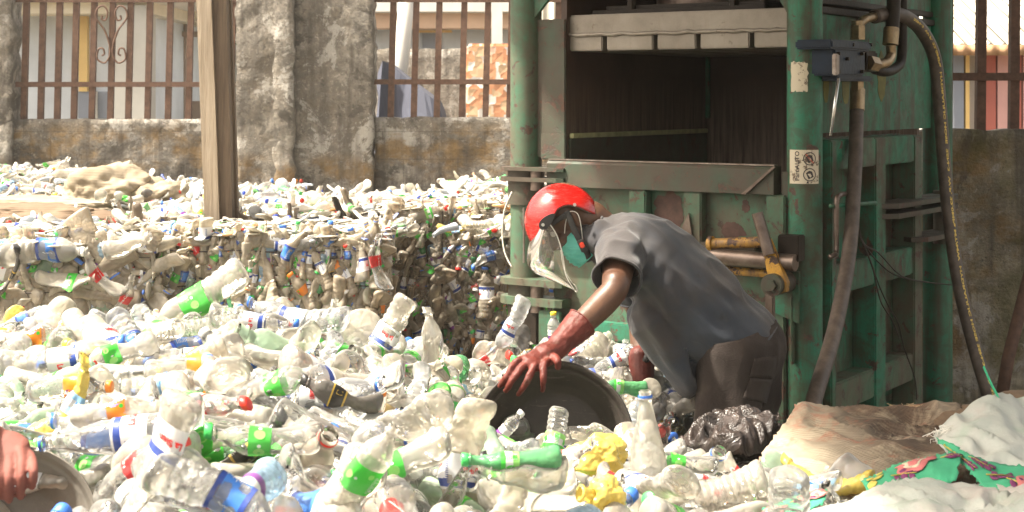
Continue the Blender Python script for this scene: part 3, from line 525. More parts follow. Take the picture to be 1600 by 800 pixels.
[36,289,3575,751,69,40,58,-14],[39,-144,6462,358,43,-37,50,66],[33,88,2879,796,4,24,70,-67],[2,-641,4408,903,33,61,45,56],[38,634,5185,362,32,65,-27,63],[1,1356,5613,241,56,-32,-70,-30],
[42,-625,2979,813,59,-48,60,24],[33,1487,3834,500,57,18,67,44],[4,313,4543,623,47,40,-71,35],[39,-79,3085,784,60,65,36,-30],[24,-1352,5899,525,13,56,39,-72],[29,-1441,4860,898,34,68,-25,61],
[14,-646,3247,856,18,70,16,-67],[28,786,4539,557,71,-64,-29,3],[24,1099,2565,635,43,-85,14,28],[25,556,2797,779,7,35,-80,49],[1,265,4068,700,10,-42,56,70],[8,445,4084,677,15,36,68,62],
[20,1284,4490,457,2,-4,66,-75],[10,-1230,2623,809,53,42,52,53],[14,-1044,6277,388,77,28,-58,3],[11,1423,5864,206,60,-53,-55,22],[8,-305,3458,821,16,11,71,-67],[28,-1947,6373,347,31,-56,26,-72],
[37,460,3994,694,53,-77,32,-17],[5,-41,3684,785,10,-55,10,83],[6,1362,5707,223,41,-11,73,-53],[5,-1781,5261,818,57,-32,52,-55],[19,519,5315,469,35,79,33,38],[29,1667,4373,511,67,-14,72,13],
[5,997,4446,505,38,20,-58,69],[40,-1126,5253,832,66,19,-66,29],[29,-500,2389,777,3,-77,-34,-54],[4,112,3730,742,33,75,14,55],[43,32,3075,792,24,38,-64,63],[12,-700,4461,909,61,56,-36,-44],
[13,947,6119,214,82,29,-45,18],[0,326,3032,792,63,68,-22,-28],[10,-2195,5626,639,83,52,15,-10],[36,-1601,5568,689,32,-19,-83,-42],[20,-1972,5637,631,75,48,26,-37],[37,-1440,6360,339,7,-54,56,63],
[4,-803,4115,888,70,-69,-13,-12],[38,-2308,6473,324,74,60,26,-17],[5,-317,6061,428,39,2,55,-74],[29,-1909,3545,839,27,-67,-26,-64],[16,1279,3243,595,62,-53,-55,-19],[43,-1371,5715,597,43,-49,-66,-37],
[28,234,4745,560,1,61,4,79],[29,-378,6387,369,76,-53,-32,20],[24,-1857,6234,393,15,-83,35,-41],[17,-1471,3560,856,41,-37,-62,-55],[40,-1101,6402,339,24,-68,-10,69],[20,719,4841,451,11,2,69,-71],
[1,473,5466,486,21,26,81,-47],[10,-236,3944,828,9,-17,-60,78],[36,-455,5250,815,9,26,-76,-59],[11,-1681,5817,568,36,-82,-22,-39],[9,-122,2916,786,58,-57,41,43],[22,942,3265,663,80,56,-8,-20],
[26,-1909,3091,797,16,-43,55,69],[11,-1439,5354,795,25,67,15,68],[40,1377,2953,576,71,57,40,5],[15,1245,4747,440,11,70,33,63],[12,1530,5038,343,61,-76,10,22],[19,-599,6682,344,37,-13,-72,-58],
[16,-1717,3510,870,7,-70,-16,-69],[37,91,5103,530,49,-54,32,-60],[0,-592,3374,831,49,48,-43,-58],[15,-609,3913,856,58,53,-41,48],[37,-1892,6120,424,40,-29,62,-60],[26,-414,6253,343,80,46,10,-38],
[5,1041,4196,540,3,-22,63,-74],[28,1054,3907,597,20,-19,-72,-63],[14,-436,3360,821,52,-31,65,47],[33,1520,5539,241,5,38,-64,-67],[29,-1639,5262,804,51,54,-27,61],[38,-876,4091,872,47,-47,-52,-54],
[40,1763,5764,211,73,65,-9,19],[21,-1042,5231,822,60,-34,71,17],[39,217,4026,691,67,43,54,-26],[32,810,3070,765,26,-28,-58,-72],[9,-441,3909,856,37,19,55,-72],[2,-302,2426,747,51,-61,18,57],
[43,-444,6024,448,61,-61,-49,12],[2,1395,2625,581,53,15,66,-52],[28,290,3770,718,64,-20,-70,24],[38,144,2516,755,28,71,-30,57],[40,-1540,6034,507,2,-41,-68,61],[2,837,4321,558,67,-26,59,-36],
[35,1545,4409,451,41,-33,-63,57],[4,959,4099,587,48,-65,34,49],[38,552,2580,733,63,65,-36,23],[8,-791,6181,381,42,65,-27,-57],[23,-1998,4699,882,47,72,-7,49],[36,-1286,5751,595,36,-70,50,35],
[9,-155,3475,785,46,-69,2,56],[1,1125,4687,430,57,63,34,39],[28,-1345,5985,470,63,7,-62,47],[2,605,2401,718,73,36,58,-2],[6,-1042,2515,792,17,67,-22,69],[1,1079,2936,612,43,-31,-50,68],
[22,724,3416,726,51,46,-65,-31],[11,-1874,5532,703,26,-4,60,-76],[11,492,4406,566,67,43,59,13],[10,883,4072,629,9,-22,81,54],[42,-1101,5002,901,70,10,60,-36],[15,-2071,6703,282,49,62,9,60],
[33,-260,3787,800,0,-7,81,58],[11,361,5356,568,49,32,-71,38],[20,-1552,6170,416,61,-45,-65,13],[38,-1068,3431,910,44,-51,65,37],[38,-1576,3802,839,26,72,-17,62],[25,418,3696,750,59,34,71,19],
[3,-1262,6308,353,55,65,26,46],[21,1171,5265,299,30,27,59,-70],[17,1190,3447,582,11,-65,21,73],[40,-2045,6168,404,9,-1,58,-81],[24,1284,3479,557,4,67,-25,-70],[15,-650,3525,834,79,48,-37,-8],
[36,1297,5252,299,27,-5,69,-67],[2,1137,5115,335,19,-74,47,43],[12,-289,3999,845,65,40,-62,18],[36,-870,3732,867,45,69,-15,-55],[2,-127,2343,812,9,-80,53,26],[5,1266,3648,565,38,-19,84,-33],
[6,-686,5545,665,24,-60,-27,72],[7,871,4712,519,18,-80,9,-57],[24,1295,5059,352,7,53,-69,48],[25,-693,6159,452,27,83,5,-48],[19,438,4562,542,80,33,-49,10],[19,-168,2752,827,2,-12,65,-75],
[18,-2353,6283,355,60,44,-46,49],[40,-1325,5027,920,50,-39,-71,30],[15,-1067,2383,804,16,74,-15,-64],[39,-376,2662,790,39,-31,63,-60],[23,-868,3829,847,65,42,-50,-38],[18,1048,3752,639,45,16,-73,-49],
[27,831,5057,418,30,-53,-48,-64],[39,272,5772,584,55,3,68,48],[41,-1771,4990,880,54,28,-69,39],[11,-1808,5556,678,85,49,19,5],[43,-521,3438,885,11,39,-6,91],[35,-1591,6251,433,10,0,-74,67],
[31,1733,3317,582,58,51,-54,-34],[8,-418,2781,847,49,63,-31,-52],[20,428,4767,519,9,-58,75,30],[2,1598,3728,516,17,62,-6,-77],[18,1569,3544,543,6,51,48,71],[25,1576,5166,311,64,-59,-46,-17],
[1,1313,2934,617,60,-75,-6,26],[12,-870,3357,869,47,11,-72,-50],[10,877,4857,425,21,59,58,52],[21,-1159,2785,810,38,84,-24,-32],[18,159,4318,669,70,70,-12,4],[8,711,6384,217,62,0,73,27],
[25,-1555,4410,925,58,-77,9,-27],[8,-1391,3627,890,27,60,2,-75],[38,-659,6025,436,65,35,-48,48],[11,983,5528,280,6,-19,-75,-63],[1,-1975,4516,891,75,-27,60,-1],[36,58,4775,501,27,34,-51,74],
[10,-1370,3916,924,60,75,17,-23],[28,-1526,5402,754,2,72,-4,69],[41,1012,5121,354,71,3,-66,23],[10,-958,4647,942,68,-44,-58,14],[41,1264,2420,577,67,-53,-50,15],[34,-931,6508,291,60,73,19,28],
[12,-1855,3155,821,48,68,-22,51],[35,-1292,2831,799,44,13,-80,39],[12,398,2432,757,4,-59,-37,-71],[39,-1082,4071,891,13,-76,31,56],[2,871,3511,660,14,-48,-2,86],[42,-702,2797,876,46,-43,-65,43],
[26,-1460,6023,476,45,-7,66,60],[26,181,3447,776,17,-7,74,64],[25,819,5945,272,17,46,-47,73],[25,615,4425,597,66,-56,-44,-22],[10,-518,2837,871,81,46,37,7],[1,-1653,6261,413,12,-21,-64,-73],
[8,-1202,3888,871,47,25,-63,-57],[3,970,2463,665,39,-18,77,48],[34,-989,5672,609,81,54,-10,19],[38,-634,6838,235,15,69,29,64],[6,-724,6102,477,59,-73,-25,24],[6,-204,6450,381,68,-57,-36,-28],
[5,1783,2932,565,14,-62,-28,72],[18,867,2883,715,28,81,27,43],[11,570,4765,509,56,68,-44,-15],[9,1238,4855,372,16,-59,36,70],[5,-2135,5913,518,6,71,-31,-62],[7,-370,3124,848,20,77,35,-49],
[38,-2060,4925,867,7,-66,-44,-61],[1,-855,5507,702,73,38,-40,39],[37,1091,4420,485,31,-2,79,52],[25,-31,3889,765,39,-74,2,-55],[15,-2255,4935,913,57,-76,-31,-10],[1,-577,4117,879,28,60,28,70],
[43,1323,3346,610,77,34,-54,1],[43,-174,4212,794,48,-38,-64,-47],[39,1155,5526,295,80,49,-33,8],[2,-754,6404,304,45,-47,-56,51],[36,-297,3071,829,4,78,17,-60],[8,-1359,4091,878,23,67,12,69],
[16,-1185,5773,576,83,44,4,-34],[8,-1389,2549,802,21,-71,4,68],[5,-606,4649,943,60,-41,59,35],[5,-659,4798,951,49,46,55,-50],[3,-1906,6066,450,72,15,65,-17],[40,-436,2361,830,74,44,-30,-41],
[37,-827,5271,814,37,-12,-85,-35],[40,-1207,3967,875,29,-47,57,-61],[27,1514,3321,551,14,7,75,65],[5,627,4936,453,46,-28,-71,-46],[6,-429,2843,907,56,0,72,-40],[37,-1234,3092,873,56,38,-70,-23],
[23,-484,3041,804,62,12,-43,-65],[39,-625,3672,860,42,70,23,-54],[25,-1202,3210,869,39,-8,-89,-25],[23,-596,4189,868,5,51,70,50],[9,-764,3696,872,49,-4,86,-15],[19,-1038,3762,881,61,23,-67,36],
[10,-329,3546,879,70,-42,-56,11],[41,-478,5575,656,14,-70,-15,68],[39,-1084,5721,563,15,-37,74,54],[14,-238,2686,871,34,-21,-55,-73],[36,1052,4918,405,25,57,-27,-74],[5,431,4625,595,81,46,-36,12],
[36,816,4049,659,76,56,24,-23],[39,-2192,6356,326,60,69,13,-36],[28,-620,5966,482,60,57,21,-52],[43,-1605,4693,903,31,67,-1,68],[36,99,2337,813,4,91,7,41],[35,-260,2403,810,57,-71,6,41],
[17,-1145,2709,866,21,-71,-31,-60],[1,1375,5344,316,33,-22,-58,-71],[7,-1282,3572,894,53,29,53,60],[39,706,5862,360,81,42,41,-9],[36,-892,5692,650,38,42,-37,73],[9,-403,2932,796,41,-43,72,37],
[20,544,4284,597,56,64,-19,-49],[12,-700,6246,449,62,-1,-75,21],[28,1133,4823,383,64,-52,-51,25],[21,-901,5863,519,61,-45,65,-1],[12,-561,6810,290,8,-44,-44,-78],[21,1141,2393,582,24,24,69,-64],
[0,-1752,4201,939,61,-77,-17,8],[41,546,4609,572,74,38,-46,-33],[14,-778,5963,516,28,38,67,-57],[33,-2088,4747,922,66,-67,34,2],[9,-710,2448,869,4,54,82,19],[29,-1712,3669,850,33,-59,-53,-51],
[32,-1035,6380,412,16,28,56,-76],[3,-338,4324,875,60,79,-2,12],[43,-1167,6559,308,54,-39,-59,-45],[23,-599,3069,884,38,67,18,61],[2,-1711,5991,474,54,56,28,-57],[2,112,6029,577,62,13,57,-52],
[2,-2207,6104,431,31,43,-57,-63],[28,-766,3434,846,43,46,-57,53],[7,-1505,4349,973,15,-40,-56,-70],[39,814,3924,713,62,12,72,27],[43,-1202,6236,385,59,45,-64,18],[21,-559,4799,903,43,55,-48,53],
[4,-2232,6457,342,5,-10,-85,-51],[24,1033,3438,666,47,-53,-58,39],[12,-1945,5249,834,37,-35,-81,-29],[8,-741,6683,291,32,22,64,-66],[32,1686,3493,555,45,-43,-61,-50],[2,1449,3004,570,55,-13,82,6],
[33,-407,2627,812,44,12,-71,-53],[28,-753,3016,882,17,-1,-49,86],[2,-1796,4013,871,68,-42,51,32],[38,-1549,6438,303,46,60,-32,57],[14,-161,6053,502,65,-49,57,4],[11,-913,3486,848,63,55,44,32],
[4,-785,2447,859,33,-48,61,54],[18,291,2959,834,47,9,-76,-44],[37,-1531,6219,383,65,-11,-75,-9],[14,-1522,6799,283,1,-65,-23,73],[39,1699,5564,237,58,4,71,40],[21,-1329,3719,868,36,46,67,46],
[15,-795,4725,953,73,60,32,-6],[29,178,2816,818,24,-44,-48,-72],[14,-1818,3303,850,48,-36,59,-54],[36,-973,3724,895,18,-53,-27,-79],[39,-1212,3429,851,14,44,-69,-56],[8,-561,5862,523,56,18,79,14],
[8,-1370,6186,469,63,76,-10,-11],[40,-1978,6340,398,7,34,77,-54],[22,-1683,6161,462,57,67,-4,47],[28,-889,3870,900,30,57,-30,71],[43,-1439,5892,560,47,12,-82,-31],[24,-1621,5063,879,45,-76,15,44],
[34,-878,6864,259,68,63,-36,-11],[12,-541,6397,386,26,-12,-64,71],[36,-1929,4203,892,27,75,-28,54],[35,1134,5337,292,2,10,61,-79],[26,-254,6226,374,33,-19,65,66],[6,-1413,2488,795,66,30,69,-9],
[40,-100,2965,858,61,-60,41,31],[39,-1393,4549,886,72,41,51,22],[28,-212,2426,761,12,26,-75,59],[16,-577,5279,818,64,41,40,-51],[19,-2240,5380,767,61,49,27,-56],[39,-1097,5899,472,5,-39,71,59],
[14,1497,2755,577,59,-56,40,42],[25,1648,4854,343,43,36,-51,65],[20,-1220,4096,922,26,69,-17,-65],[15,672,4999,484,79,11,-60,-8],[36,-443,6552,298,4,-73,17,66],[38,-1680,5923,494,3,53,65,55],
[2,1385,5106,294,51,42,43,-61],[37,-1667,6576,305,51,24,69,-46],[43,1056,5546,260,66,51,-40,38],[15,-1881,6924,275,43,16,-75,-47],[15,-1105,4006,902,24,48,-54,-65],[39,-1406,6585,319,65,31,64,-27],
[34,919,2746,737,74,-43,-39,-33],[7,-1892,4815,910,17,58,-36,71],[36,-2153,5149,861,4,3,75,66],[33,-852,3561,844,76,57,32,-8],[15,-1718,3194,833,64,8,-72,-24],[3,473,3149,783,15,1,85,50],
[26,-1103,4927,967,23,32,-65,-65],[26,-1312,6683,309,72,-2,68,-17],[3,-1474,4611,941,11,14,82,55],[12,-158,3939,821,64,-64,-17,-39],[12,-488,3122,882,20,34,-43,81],[21,1209,2861,571,69,48,48,-22],
[15,-923,2444,863,49,15,-76,-40],[4,1027,2348,666,35,18,92,-7],[38,-1208,6091,429,56,60,-42,38],[23,-1520,4183,926,10,-41,-89,-18],[13,-1005,6087,502,40,-65,-48,-44],[15,965,2955,693,50,-2,-76,-42],
[17,-1481,2427,791,2,72,-23,65],[15,1554,2365,572,76,35,-52,-20],[15,-1739,2566,778,60,61,-6,52],[8,1237,3154,606,86,41,31,5],[6,37,2761,837,3,0,83,56],[21,1034,3481,620,73,-61,-29,4],
[27,815,3263,708,13,-4,75,64],[5,-2128,4455,870,26,37,61,-65],[32,-1554,4768,922,0,45,-56,-69],[38,1313,3592,584,23,82,20,48],[25,1637,4546,436,16,-84,-13,-50],[36,-844,2700,891,55,37,-75,4],
[37,-403,2675,880,59,52,49,37],[43,-1221,6746,302,31,77,14,54],[32,-2322,5658,629,77,53,-11,-32],[1,768,2409,729,63,-27,65,-32],[1,50,4407,664,83,0,-54,-15],[20,-488,4074,845,18,65,-9,-74],
[2,-1543,3605,848,75,48,43,-13],[28,677,4675,547,59,-76,-26,-7],[23,274,3673,765,62,65,24,36],[43,962,5876,236,77,-14,-60,-17],[9,1120,3325,562,61,-70,27,27],[40,290,4682,584,22,-76,-18,59],
[7,1043,3585,637,46,-44,-65,-43],[39,386,2982,805,57,59,49,-29],[17,1725,4808,372,69,64,18,-27],[7,-943,5350,770,50,-79,-24,-25],[32,455,2637,775,60,58,52,-14],[40,718,2768,750,69,70,-15,-14],
[37,-1464,4055,929,64,20,65,36],[21,1738,5093,324,65,5,67,-36],[44,1532,4788,357,43,63,-45,-46],[24,-1854,4223,899,64,-70,-29,12],[5,804,6199,235,3,68,-25,-69],[8,-2034,4830,941,33,4,-72,-60],
[8,912,4419,578,58,1,-78,25],[38,-844,4109,928,65,25,-71,7],[10,-220,5994,469,12,12,-56,81],[41,-1333,3793,903,23,-48,-73,-42],[1,1295,2593,646,31,-67,-36,57],[17,-755,6574,334,67,-65,12,34],
[2,-67,5777,583,30,72,18,-61],[5,-999,3613,874,10,-56,-59,57],[37,-678,3146,881,73,-6,-68,-3],[20,1241,2930,606,7,-40,73,54],[21,13,2856,826,79,15,34,48],[39,-341,6665,271,59,60,43,-33],
[35,-729,5326,768,18,8,-56,80],[6,621,3029,762,43,-42,-68,42],[41,983,5238,367,13,-47,32,82],[40,1088,2797,657,37,46,-61,-54],[26,-398,3749,865,20,-2,66,-73],[2,49,4334,675,71,-41,56,-12],
[21,-46,5701,613,68,52,-43,-28],[10,-1473,6571,325,69,54,46,12],[28,1010,4148,559,47,-33,-69,-44],[22,-312,5490,706,42,-33,59,-60],[19,-1174,2824,885,4,-46,-45,-77],[25,-1099,5104,857,28,67,-16,66],
[36,-2128,4613,895,33,-54,-49,60],[25,1066,5755,234,66,20,-57,44],[1,-325,2418,849,40,-35,49,69],[11,119,4056,746,57,33,63,41],[29,176,2415,804,63,-9,-74,-22],[24,-1187,4228,923,17,-47,-41,76],
[42,-511,2501,833,16,-71,9,68],[32,403,2565,785,8,72,-34,-60],[28,-73,6311,422,17,-23,-70,66],[34,-1634,4118,916,0,38,63,68],[8,-1470,3776,895,56,56,-10,60],[43,-987,5953,457,13,-46,-66,-58],
[0,1213,5462,285,8,10,77,-62],[15,-731,6500,390,27,47,7,83],[24,-2001,5070,871,34,55,47,-60],[8,-907,3473,913,49,11,-66,-56],[20,245,2499,796,61,43,10,-66],[0,336,2741,797,40,-35,-68,51],
[36,-385,3018,857,42,-64,27,58],[38,-1073,5881,537,73,47,-28,42],[16,-2025,6446,389,59,66,20,-41],[2,-742,2554,862,49,-73,42,23],[2,-536,4054,915,65,-41,53,36],[3,-939,6560,382,63,59,-40,-30],
[41,1864,5590,251,32,-46,64,53],[18,-85,6671,353,77,-6,63,-11],[28,-727,6336,354,7,36,-70,61],[35,659,2388,773,22,-57,55,-58],[38,-1031,2629,822,61,-39,-56,-41],[36,1217,5123,341,56,79,3,23],
[4,-1283,6233,442,36,47,43,-68],[2,-603,3578,920,77,-6,62,-13],[8,-2039,5584,663,85,51,14,6],[25,1996,4554,415,61,-53,-58,-12],[19,-1389,6383,404,14,67,44,58],[9,-1455,2921,804,52,-25,71,42],
[21,-710,5667,618,63,61,30,-38],[10,-45,2766,837,7,3,-66,-74],[32,-566,4611,896,64,39,-62,23],[5,-254,2454,868,19,-10,62,-75],[12,-305,5671,645,35,49,37,71],[41,1116,2421,639,59,24,-77,10],
[35,1053,3268,594,62,-76,-15,-15],[24,-1881,5899,524,24,-80,-15,-53],[26,-1375,2623,836,61,8,67,41],[38,1132,5599,257,7,10,64,-76],[24,-602,6088,501,1,-56,49,-67],[36,-1715,4358,919,39,8,-84,37],
[21,1032,5120,414,36,58,-15,-71],[20,-1097,5337,777,77,56,-27,-15],[5,888,2603,713,4,-54,65,-54],[24,-1548,5876,528,56,-78,-21,19],[37,-345,4871,876,19,9,-63,75],[3,-1639,3952,907,60,-51,60,14],
[36,-903,6173,441,36,54,-45,62],[2,-1515,5688,608,35,-66,49,45],[37,-1752,6442,329,53,12,-60,58],[8,-1187,6595,392,13,7,79,60],[11,-266,3628,874,41,-9,-75,-51],[5,-1639,4635,985,59,-71,24,30],
[3,-1399,6252,438,61,53,-16,-57],[24,-1121,3491,927,65,23,-61,39],[23,-1226,5538,673,38,42,63,53],[36,-1919,6271,364,75,20,-55,29],[41,958,4368,575,14,-57,-67,46],[39,961,2741,652,8,22,-52,-82],
[6,-1283,4620,934,60,57,48,-28],[36,-299,5725,589,69,22,66,20],[28,-1456,2909,869,45,-48,-65,37],[23,-205,2909,892,50,79,-8,35],[38,1064,2463,658,53,55,-37,53],[18,262,4245,717,68,38,-63,2],
[41,-1407,5999,525,42,-76,-26,-43],[35,1290,2381,628,61,-33,-72,4],[37,-1831,5014,936,12,-67,39,63],[1,-1622,6453,340,61,60,51,-11],[38,-1719,5498,708,36,-32,-69,-54],[2,-430,5833,524,35,-2,73,-59],
[12,-674,6594,320,57,81,16,5],[35,168,5466,563,59,-53,-47,38],[2,424,2623,819,22,-76,-19,59],[36,-1437,3519,930,3,-63,-47,-62],[20,722,5567,358,27,23,93,8],[43,1166,4367,487,58,69,-24,36],
[33,-483,5801,545,1,-17,72,67],[21,-893,5820,564,46,9,88,4],[34,1595,4051,525,50,-74,-12,-43],[9,1419,3270,563,7,31,71,-63],[25,-986,4266,937,61,53,32,50],[6,-1543,4106,887,37,-26,-82,35],
[27,1494,4043,498,56,-73,-14,-38],[37,-602,6477,332,45,53,-14,-70],[10,-901,5980,544,23,23,71,63],[34,1540,3805,540,49,60,-29,-56],[7,-2326,4499,885,52,-70,-9,-47],[33,706,2935,724,63,70,11,-31],
[18,-11,6311,494,55,-43,-56,45],[11,-1651,4244,954,49,84,-9,-20],[28,-168,2458,813,61,24,-48,59],[9,-1170,6083,502,7,28,81,-52],[40,1593,3376,550,67,66,-32,12],[4,-622,2467,869,7,64,-28,71],
[36,-370,5933,486,70,21,66,16],[43,1251,5023,388,8,81,-16,56],[21,-1085,6423,392,82,52,-4,-24],[29,-1330,6136,518,69,57,-39,20],[35,1524,2499,567,57,-74,8,-35],[12,-1573,3731,902,45,18,-71,-51],
[8,-1353,2871,864,45,26,61,59],[17,-1573,4025,994,10,77,10,62],[8,-1818,5442,774,61,-61,43,28],[24,-388,5252,802,2,21,-50,84],[24,-586,5651,616,14,71,-25,-64],[39,353,2549,821,13,62,-52,-57],
[8,518,2752,825,58,75,15,27],[37,-661,3404,892,45,0,67,59],[4,-1003,6056,434,59,-66,44,-14],[15,-1248,6698,380,72,55,-42,9],[37,57,5796,606,23,-44,61,62],[44,-875,4024,937,21,73,-38,-53],
[21,769,2555,745,15,41,62,-66],[28,-1874,4895,943,64,-57,-51,4],[9,899,5349,367,33,34,51,-72],[20,-418,4030,889,7,-68,6,73],[3,-1383,2731,825,38,7,59,71],[42,-1425,3110,861,79,8,59,14],
[40,-846,6782,277,1,53,42,-74],[1,-365,6598,323,55,-6,59,-59],[8,1150,5667,286,7,31,75,59],[20,1122,2670,593,51,34,66,-44],[35,-151,3605,844,29,21,88,-32],[22,-1273,5096,873,3,-43,-53,73],
[33,-690,3914,934,3,75,-27,-61],[24,-111,7220,217,35,-65,-34,59],[14,-469,6155,482,39,34,56,-65],[33,-1029,6215,429,41,5,-40,-82],[41,697,3293,770,30,-60,-21,71],[25,-703,5132,860,49,42,-50,57],
[20,-1454,3371,855,32,48,-24,-78],[27,-2363,6362,416,58,-66,-37,-28],[24,-1304,6799,297,28,71,7,-64],[42,-1082,6899,293,25,-62,40,-63],[28,1465,5226,300,73,66,-15,-8],[9,386,2334,782,32,-37,-19,85],
[36,-1231,6030,519,74,56,31,-22],[43,-1862,4447,911,64,72,24,-9],[18,-756,3811,912,49,-8,-73,-47],[36,-1302,3300,853,56,60,-57,-4],[40,-1819,6590,301,42,-49,51,-56],[9,-811,6309,408,51,57,47,44],
[4,-449,3945,922,74,-5,66,11],[11,-1056,5188,888,73,65,19,-10],[3,-1281,5436,752,30,5,78,55],[0,-370,2544,917,35,14,82,43],[33,1453,5056,330,56,-35,53,54],[6,-1287,2431,791,41,-77,34,-35],
[8,-192,6205,411,82,46,-27,22],[39,-1425,6469,328,65,69,33,5],[20,-652,2381,833,87,43,-19,-17],[16,850,2480,741,44,20,82,30],[8,-421,6123,431,31,9,-89,-32],[27,-340,2370,895,25,61,-52,-55],
[28,-518,6615,306,7,-55,11,-82],[42,1870,5108,344,43,-53,52,52],[41,806,3237,765,29,-63,-47,-55],[40,-1592,3644,929,64,63,35,26],[39,-2083,5108,847,76,55,18,-30],[1,-1375,3343,904,70,50,-45,-26],
[22,-594,5745,574,62,44,-51,-40],[36,-1144,6118,457,26,34,-72,55],[2,1358,2445,586,43,15,85,-26],[39,-982,5166,842,40,-40,53,63],[19,-844,6363,349,32,74,-21,55],[18,-1119,2451,834,56,52,-15,63],
[14,-1259,4763,949,61,-69,-4,38],[24,-805,3537,928,51,-51,65,-26],[16,-2120,5856,560,20,-78,-2,59],[0,-1418,4553,973,63,74,19,-17],[28,-1562,3398,866,46,-75,-36,-30],[26,-2180,5763,568,78,28,56,0],
[6,-1381,3196,840,55,-27,-73,30],[28,-2061,5337,764,26,33,-42,81],[15,-1669,6013,542,66,68,-4,32],[39,-692,2570,915,17,-7,63,76],[9,-1045,6627,391,60,13,62,-49],[20,-1921,5464,708,78,55,28,-9],
[6,-657,6348,368,20,5,-74,64],[1,1209,2667,632,42,81,26,31],[43,-1310,2985,893,70,-11,69,13],[33,-1249,2494,819,13,19,-69,-69],[28,-1034,2659,889,60,-20,-70,33],[28,-650,4758,1018,10,64,-20,-73],
[35,-821,6033,467,5,-2,75,-66],[22,-1492,5501,723,67,22,54,-47],[16,-1055,6697,304,57,63,20,-49],[41,-692,3009,879,87,45,-20,-2],[5,1175,5800,245,8,-37,-56,73],[15,-1891,4628,946,7,46,51,72],
[20,-1260,5593,659,68,49,-47,-27],[40,1029,2751,683,68,-54,4,49],[8,-1999,5432,740,39,-3,-88,-27],[34,-1984,3913,869,62,64,-44,-11],[20,-803,2620,862,83,-24,34,37],[28,-457,6374,304,8,1,-65,76],
[4,-509,6204,426,46,-70,-15,-53],[8,-949,6362,427,61,76,-9,-22],[42,-1614,6151,512,57,26,57,-53],[28,-552,5909,562,47,-87,-10,-12],[37,1213,5753,212,34,-26,73,53],[37,-637,2442,917,12,1,-78,61],
[40,-1913,6429,378,82,35,31,34],[29,-1843,6540,330,53,-42,-43,-60],[39,-455,4174,899,17,-19,69,68],[37,-1778,6226,426,77,-37,51,5],[44,-1755,4672,925,23,-26,68,65],[5,1482,3628,596,19,58,64,-46],
[38,-1625,2837,778,63,-4,-71,-30],[9,-1852,4941,895,59,-11,53,-60],[5,1733,4287,492,64,-47,59,14],[2,-2209,4409,869,30,53,59,-52],[40,-201,2480,908,58,57,57,-12],[27,-1416,5480,724,57,58,-16,56],
[27,-1513,6474,348,8,-30,77,55],[13,-1023,2574,903,82,9,-56,-8],[5,-1670,3101,826,71,-22,65,19],[39,-1196,5400,743,43,70,-4,-56],[21,-533,4977,883,53,73,27,-34],[37,-1745,3879,876,18,20,-78,56],
[25,-476,2414,904,60,-22,-64,-43],[36,-1698,2974,828,50,41,-73,21],[2,-1629,3362,828,58,-55,32,51],[5,-1543,2706,798,68,-66,-27,20],[1,-119,6192,455,67,-35,57,33],[36,-907,6096,501,34,47,-59,56],
[15,-1395,6668,375,12,47,53,69],[19,1703,5279,295,69,53,-44,22],[38,-1350,4205,933,16,-62,-29,-71],[37,-1255,4554,983,6,69,-19,-69],[4,1444,3145,622,47,-76,-1,44],[28,236,5696,631,28,-75,38,-46],
[33,-657,5956,515,60,64,-13,-46],[21,-1547,3913,884,62,35,39,59],[2,1248,2820,626,59,2,80,-13],[41,-2364,4586,903,50,60,40,-48],[37,-1961,4679,969,74,36,-56,9],[37,-796,5348,796,40,-65,-63,-12],
[20,-2149,6523,327,66,42,62,1],[21,-626,3338,926,42,70,-22,-53],[34,-1937,3738,874,55,50,49,47],[21,-1136,2594,856,29,62,-5,-72],[0,-1415,3239,887,53,-69,11,-48],[41,-1418,3034,839,71,-34,52,-33],
[11,-1989,5008,915,2,23,67,71],[20,-1764,5365,754,19,-36,79,46],[26,-1749,5821,579,39,20,67,60],[29,-1757,6431,373,38,-61,-55,-42],[41,2126,4692,402,48,-27,-75,-36],[10,-1625,2664,793,67,-59,-46,-4],
[4,-2129,6179,472,6,76,5,65],[38,-2020,5948,485,34,64,22,66],[0,-1507,5249,842,22,61,-29,70],[26,-1384,4686,919,17,-29,55,77],[10,799,2342,724,47,51,-46,-56],[5,-1112,5758,623,50,-76,29,29],
[31,-2056,3989,918,71,-56,42,5],[0,-1348,3457,951,67,-74,-7,-6],[40,-2044,3162,808,15,56,44,69],[33,-953,4327,957,28,52,-38,-71],[17,-1582,6524,378,43,50,-53,54],[40,48,6600,386,62,-13,-77,3],
[1,-1883,6718,291,42,66,18,-60],[21,-824,6397,413,27,17,-72,-62],[25,1551,3220,568,40,46,-65,46],[1,-1258,3274,911,59,-4,76,27],[9,684,2731,795,44,-72,9,53],[36,-966,4936,919,79,49,33,-16],
[1,-865,3949,959,22,-75,-26,56],[14,-1785,4380,951,68,-56,42,23],[20,-1930,4465,901,60,0,51,62],[36,-1251,3448,958,39,0,-66,-65],[8,-1467,4265,1005,10,4,-63,-77],[16,-864,6768,341,63,61,42,-23],
[43,-1060,6534,402,46,-18,-79,-37],[17,-2020,5994,557,69,4,72,-6],[10,-831,5759,612,37,48,-73,-32],[9,-1293,5661,693,55,-75,32,19],[34,-1450,5804,635,68,59,30,33],[40,1029,5985,213,13,-79,29,-53],
[2,-1576,5682,619,51,31,58,-56],[37,1641,5341,300,61,-60,47,20],[6,-1522,3327,843,54,-79,-16,-25],[0,226,2563,832,39,9,-92,-7],[32,515,2342,774,42,3,91,-7],[8,1194,2340,625,13,-82,32,-45],
[10,-1111,6014,511,5,-23,-44,87],[28,-81,6410,390,34,0,-69,64],[27,-1302,6510,383,73,-52,-2,-46],[11,1473,3216,607,58,77,22,15],[38,-2002,4375,862,23,74,-16,61],[27,-2340,5357,775,21,-22,82,48],
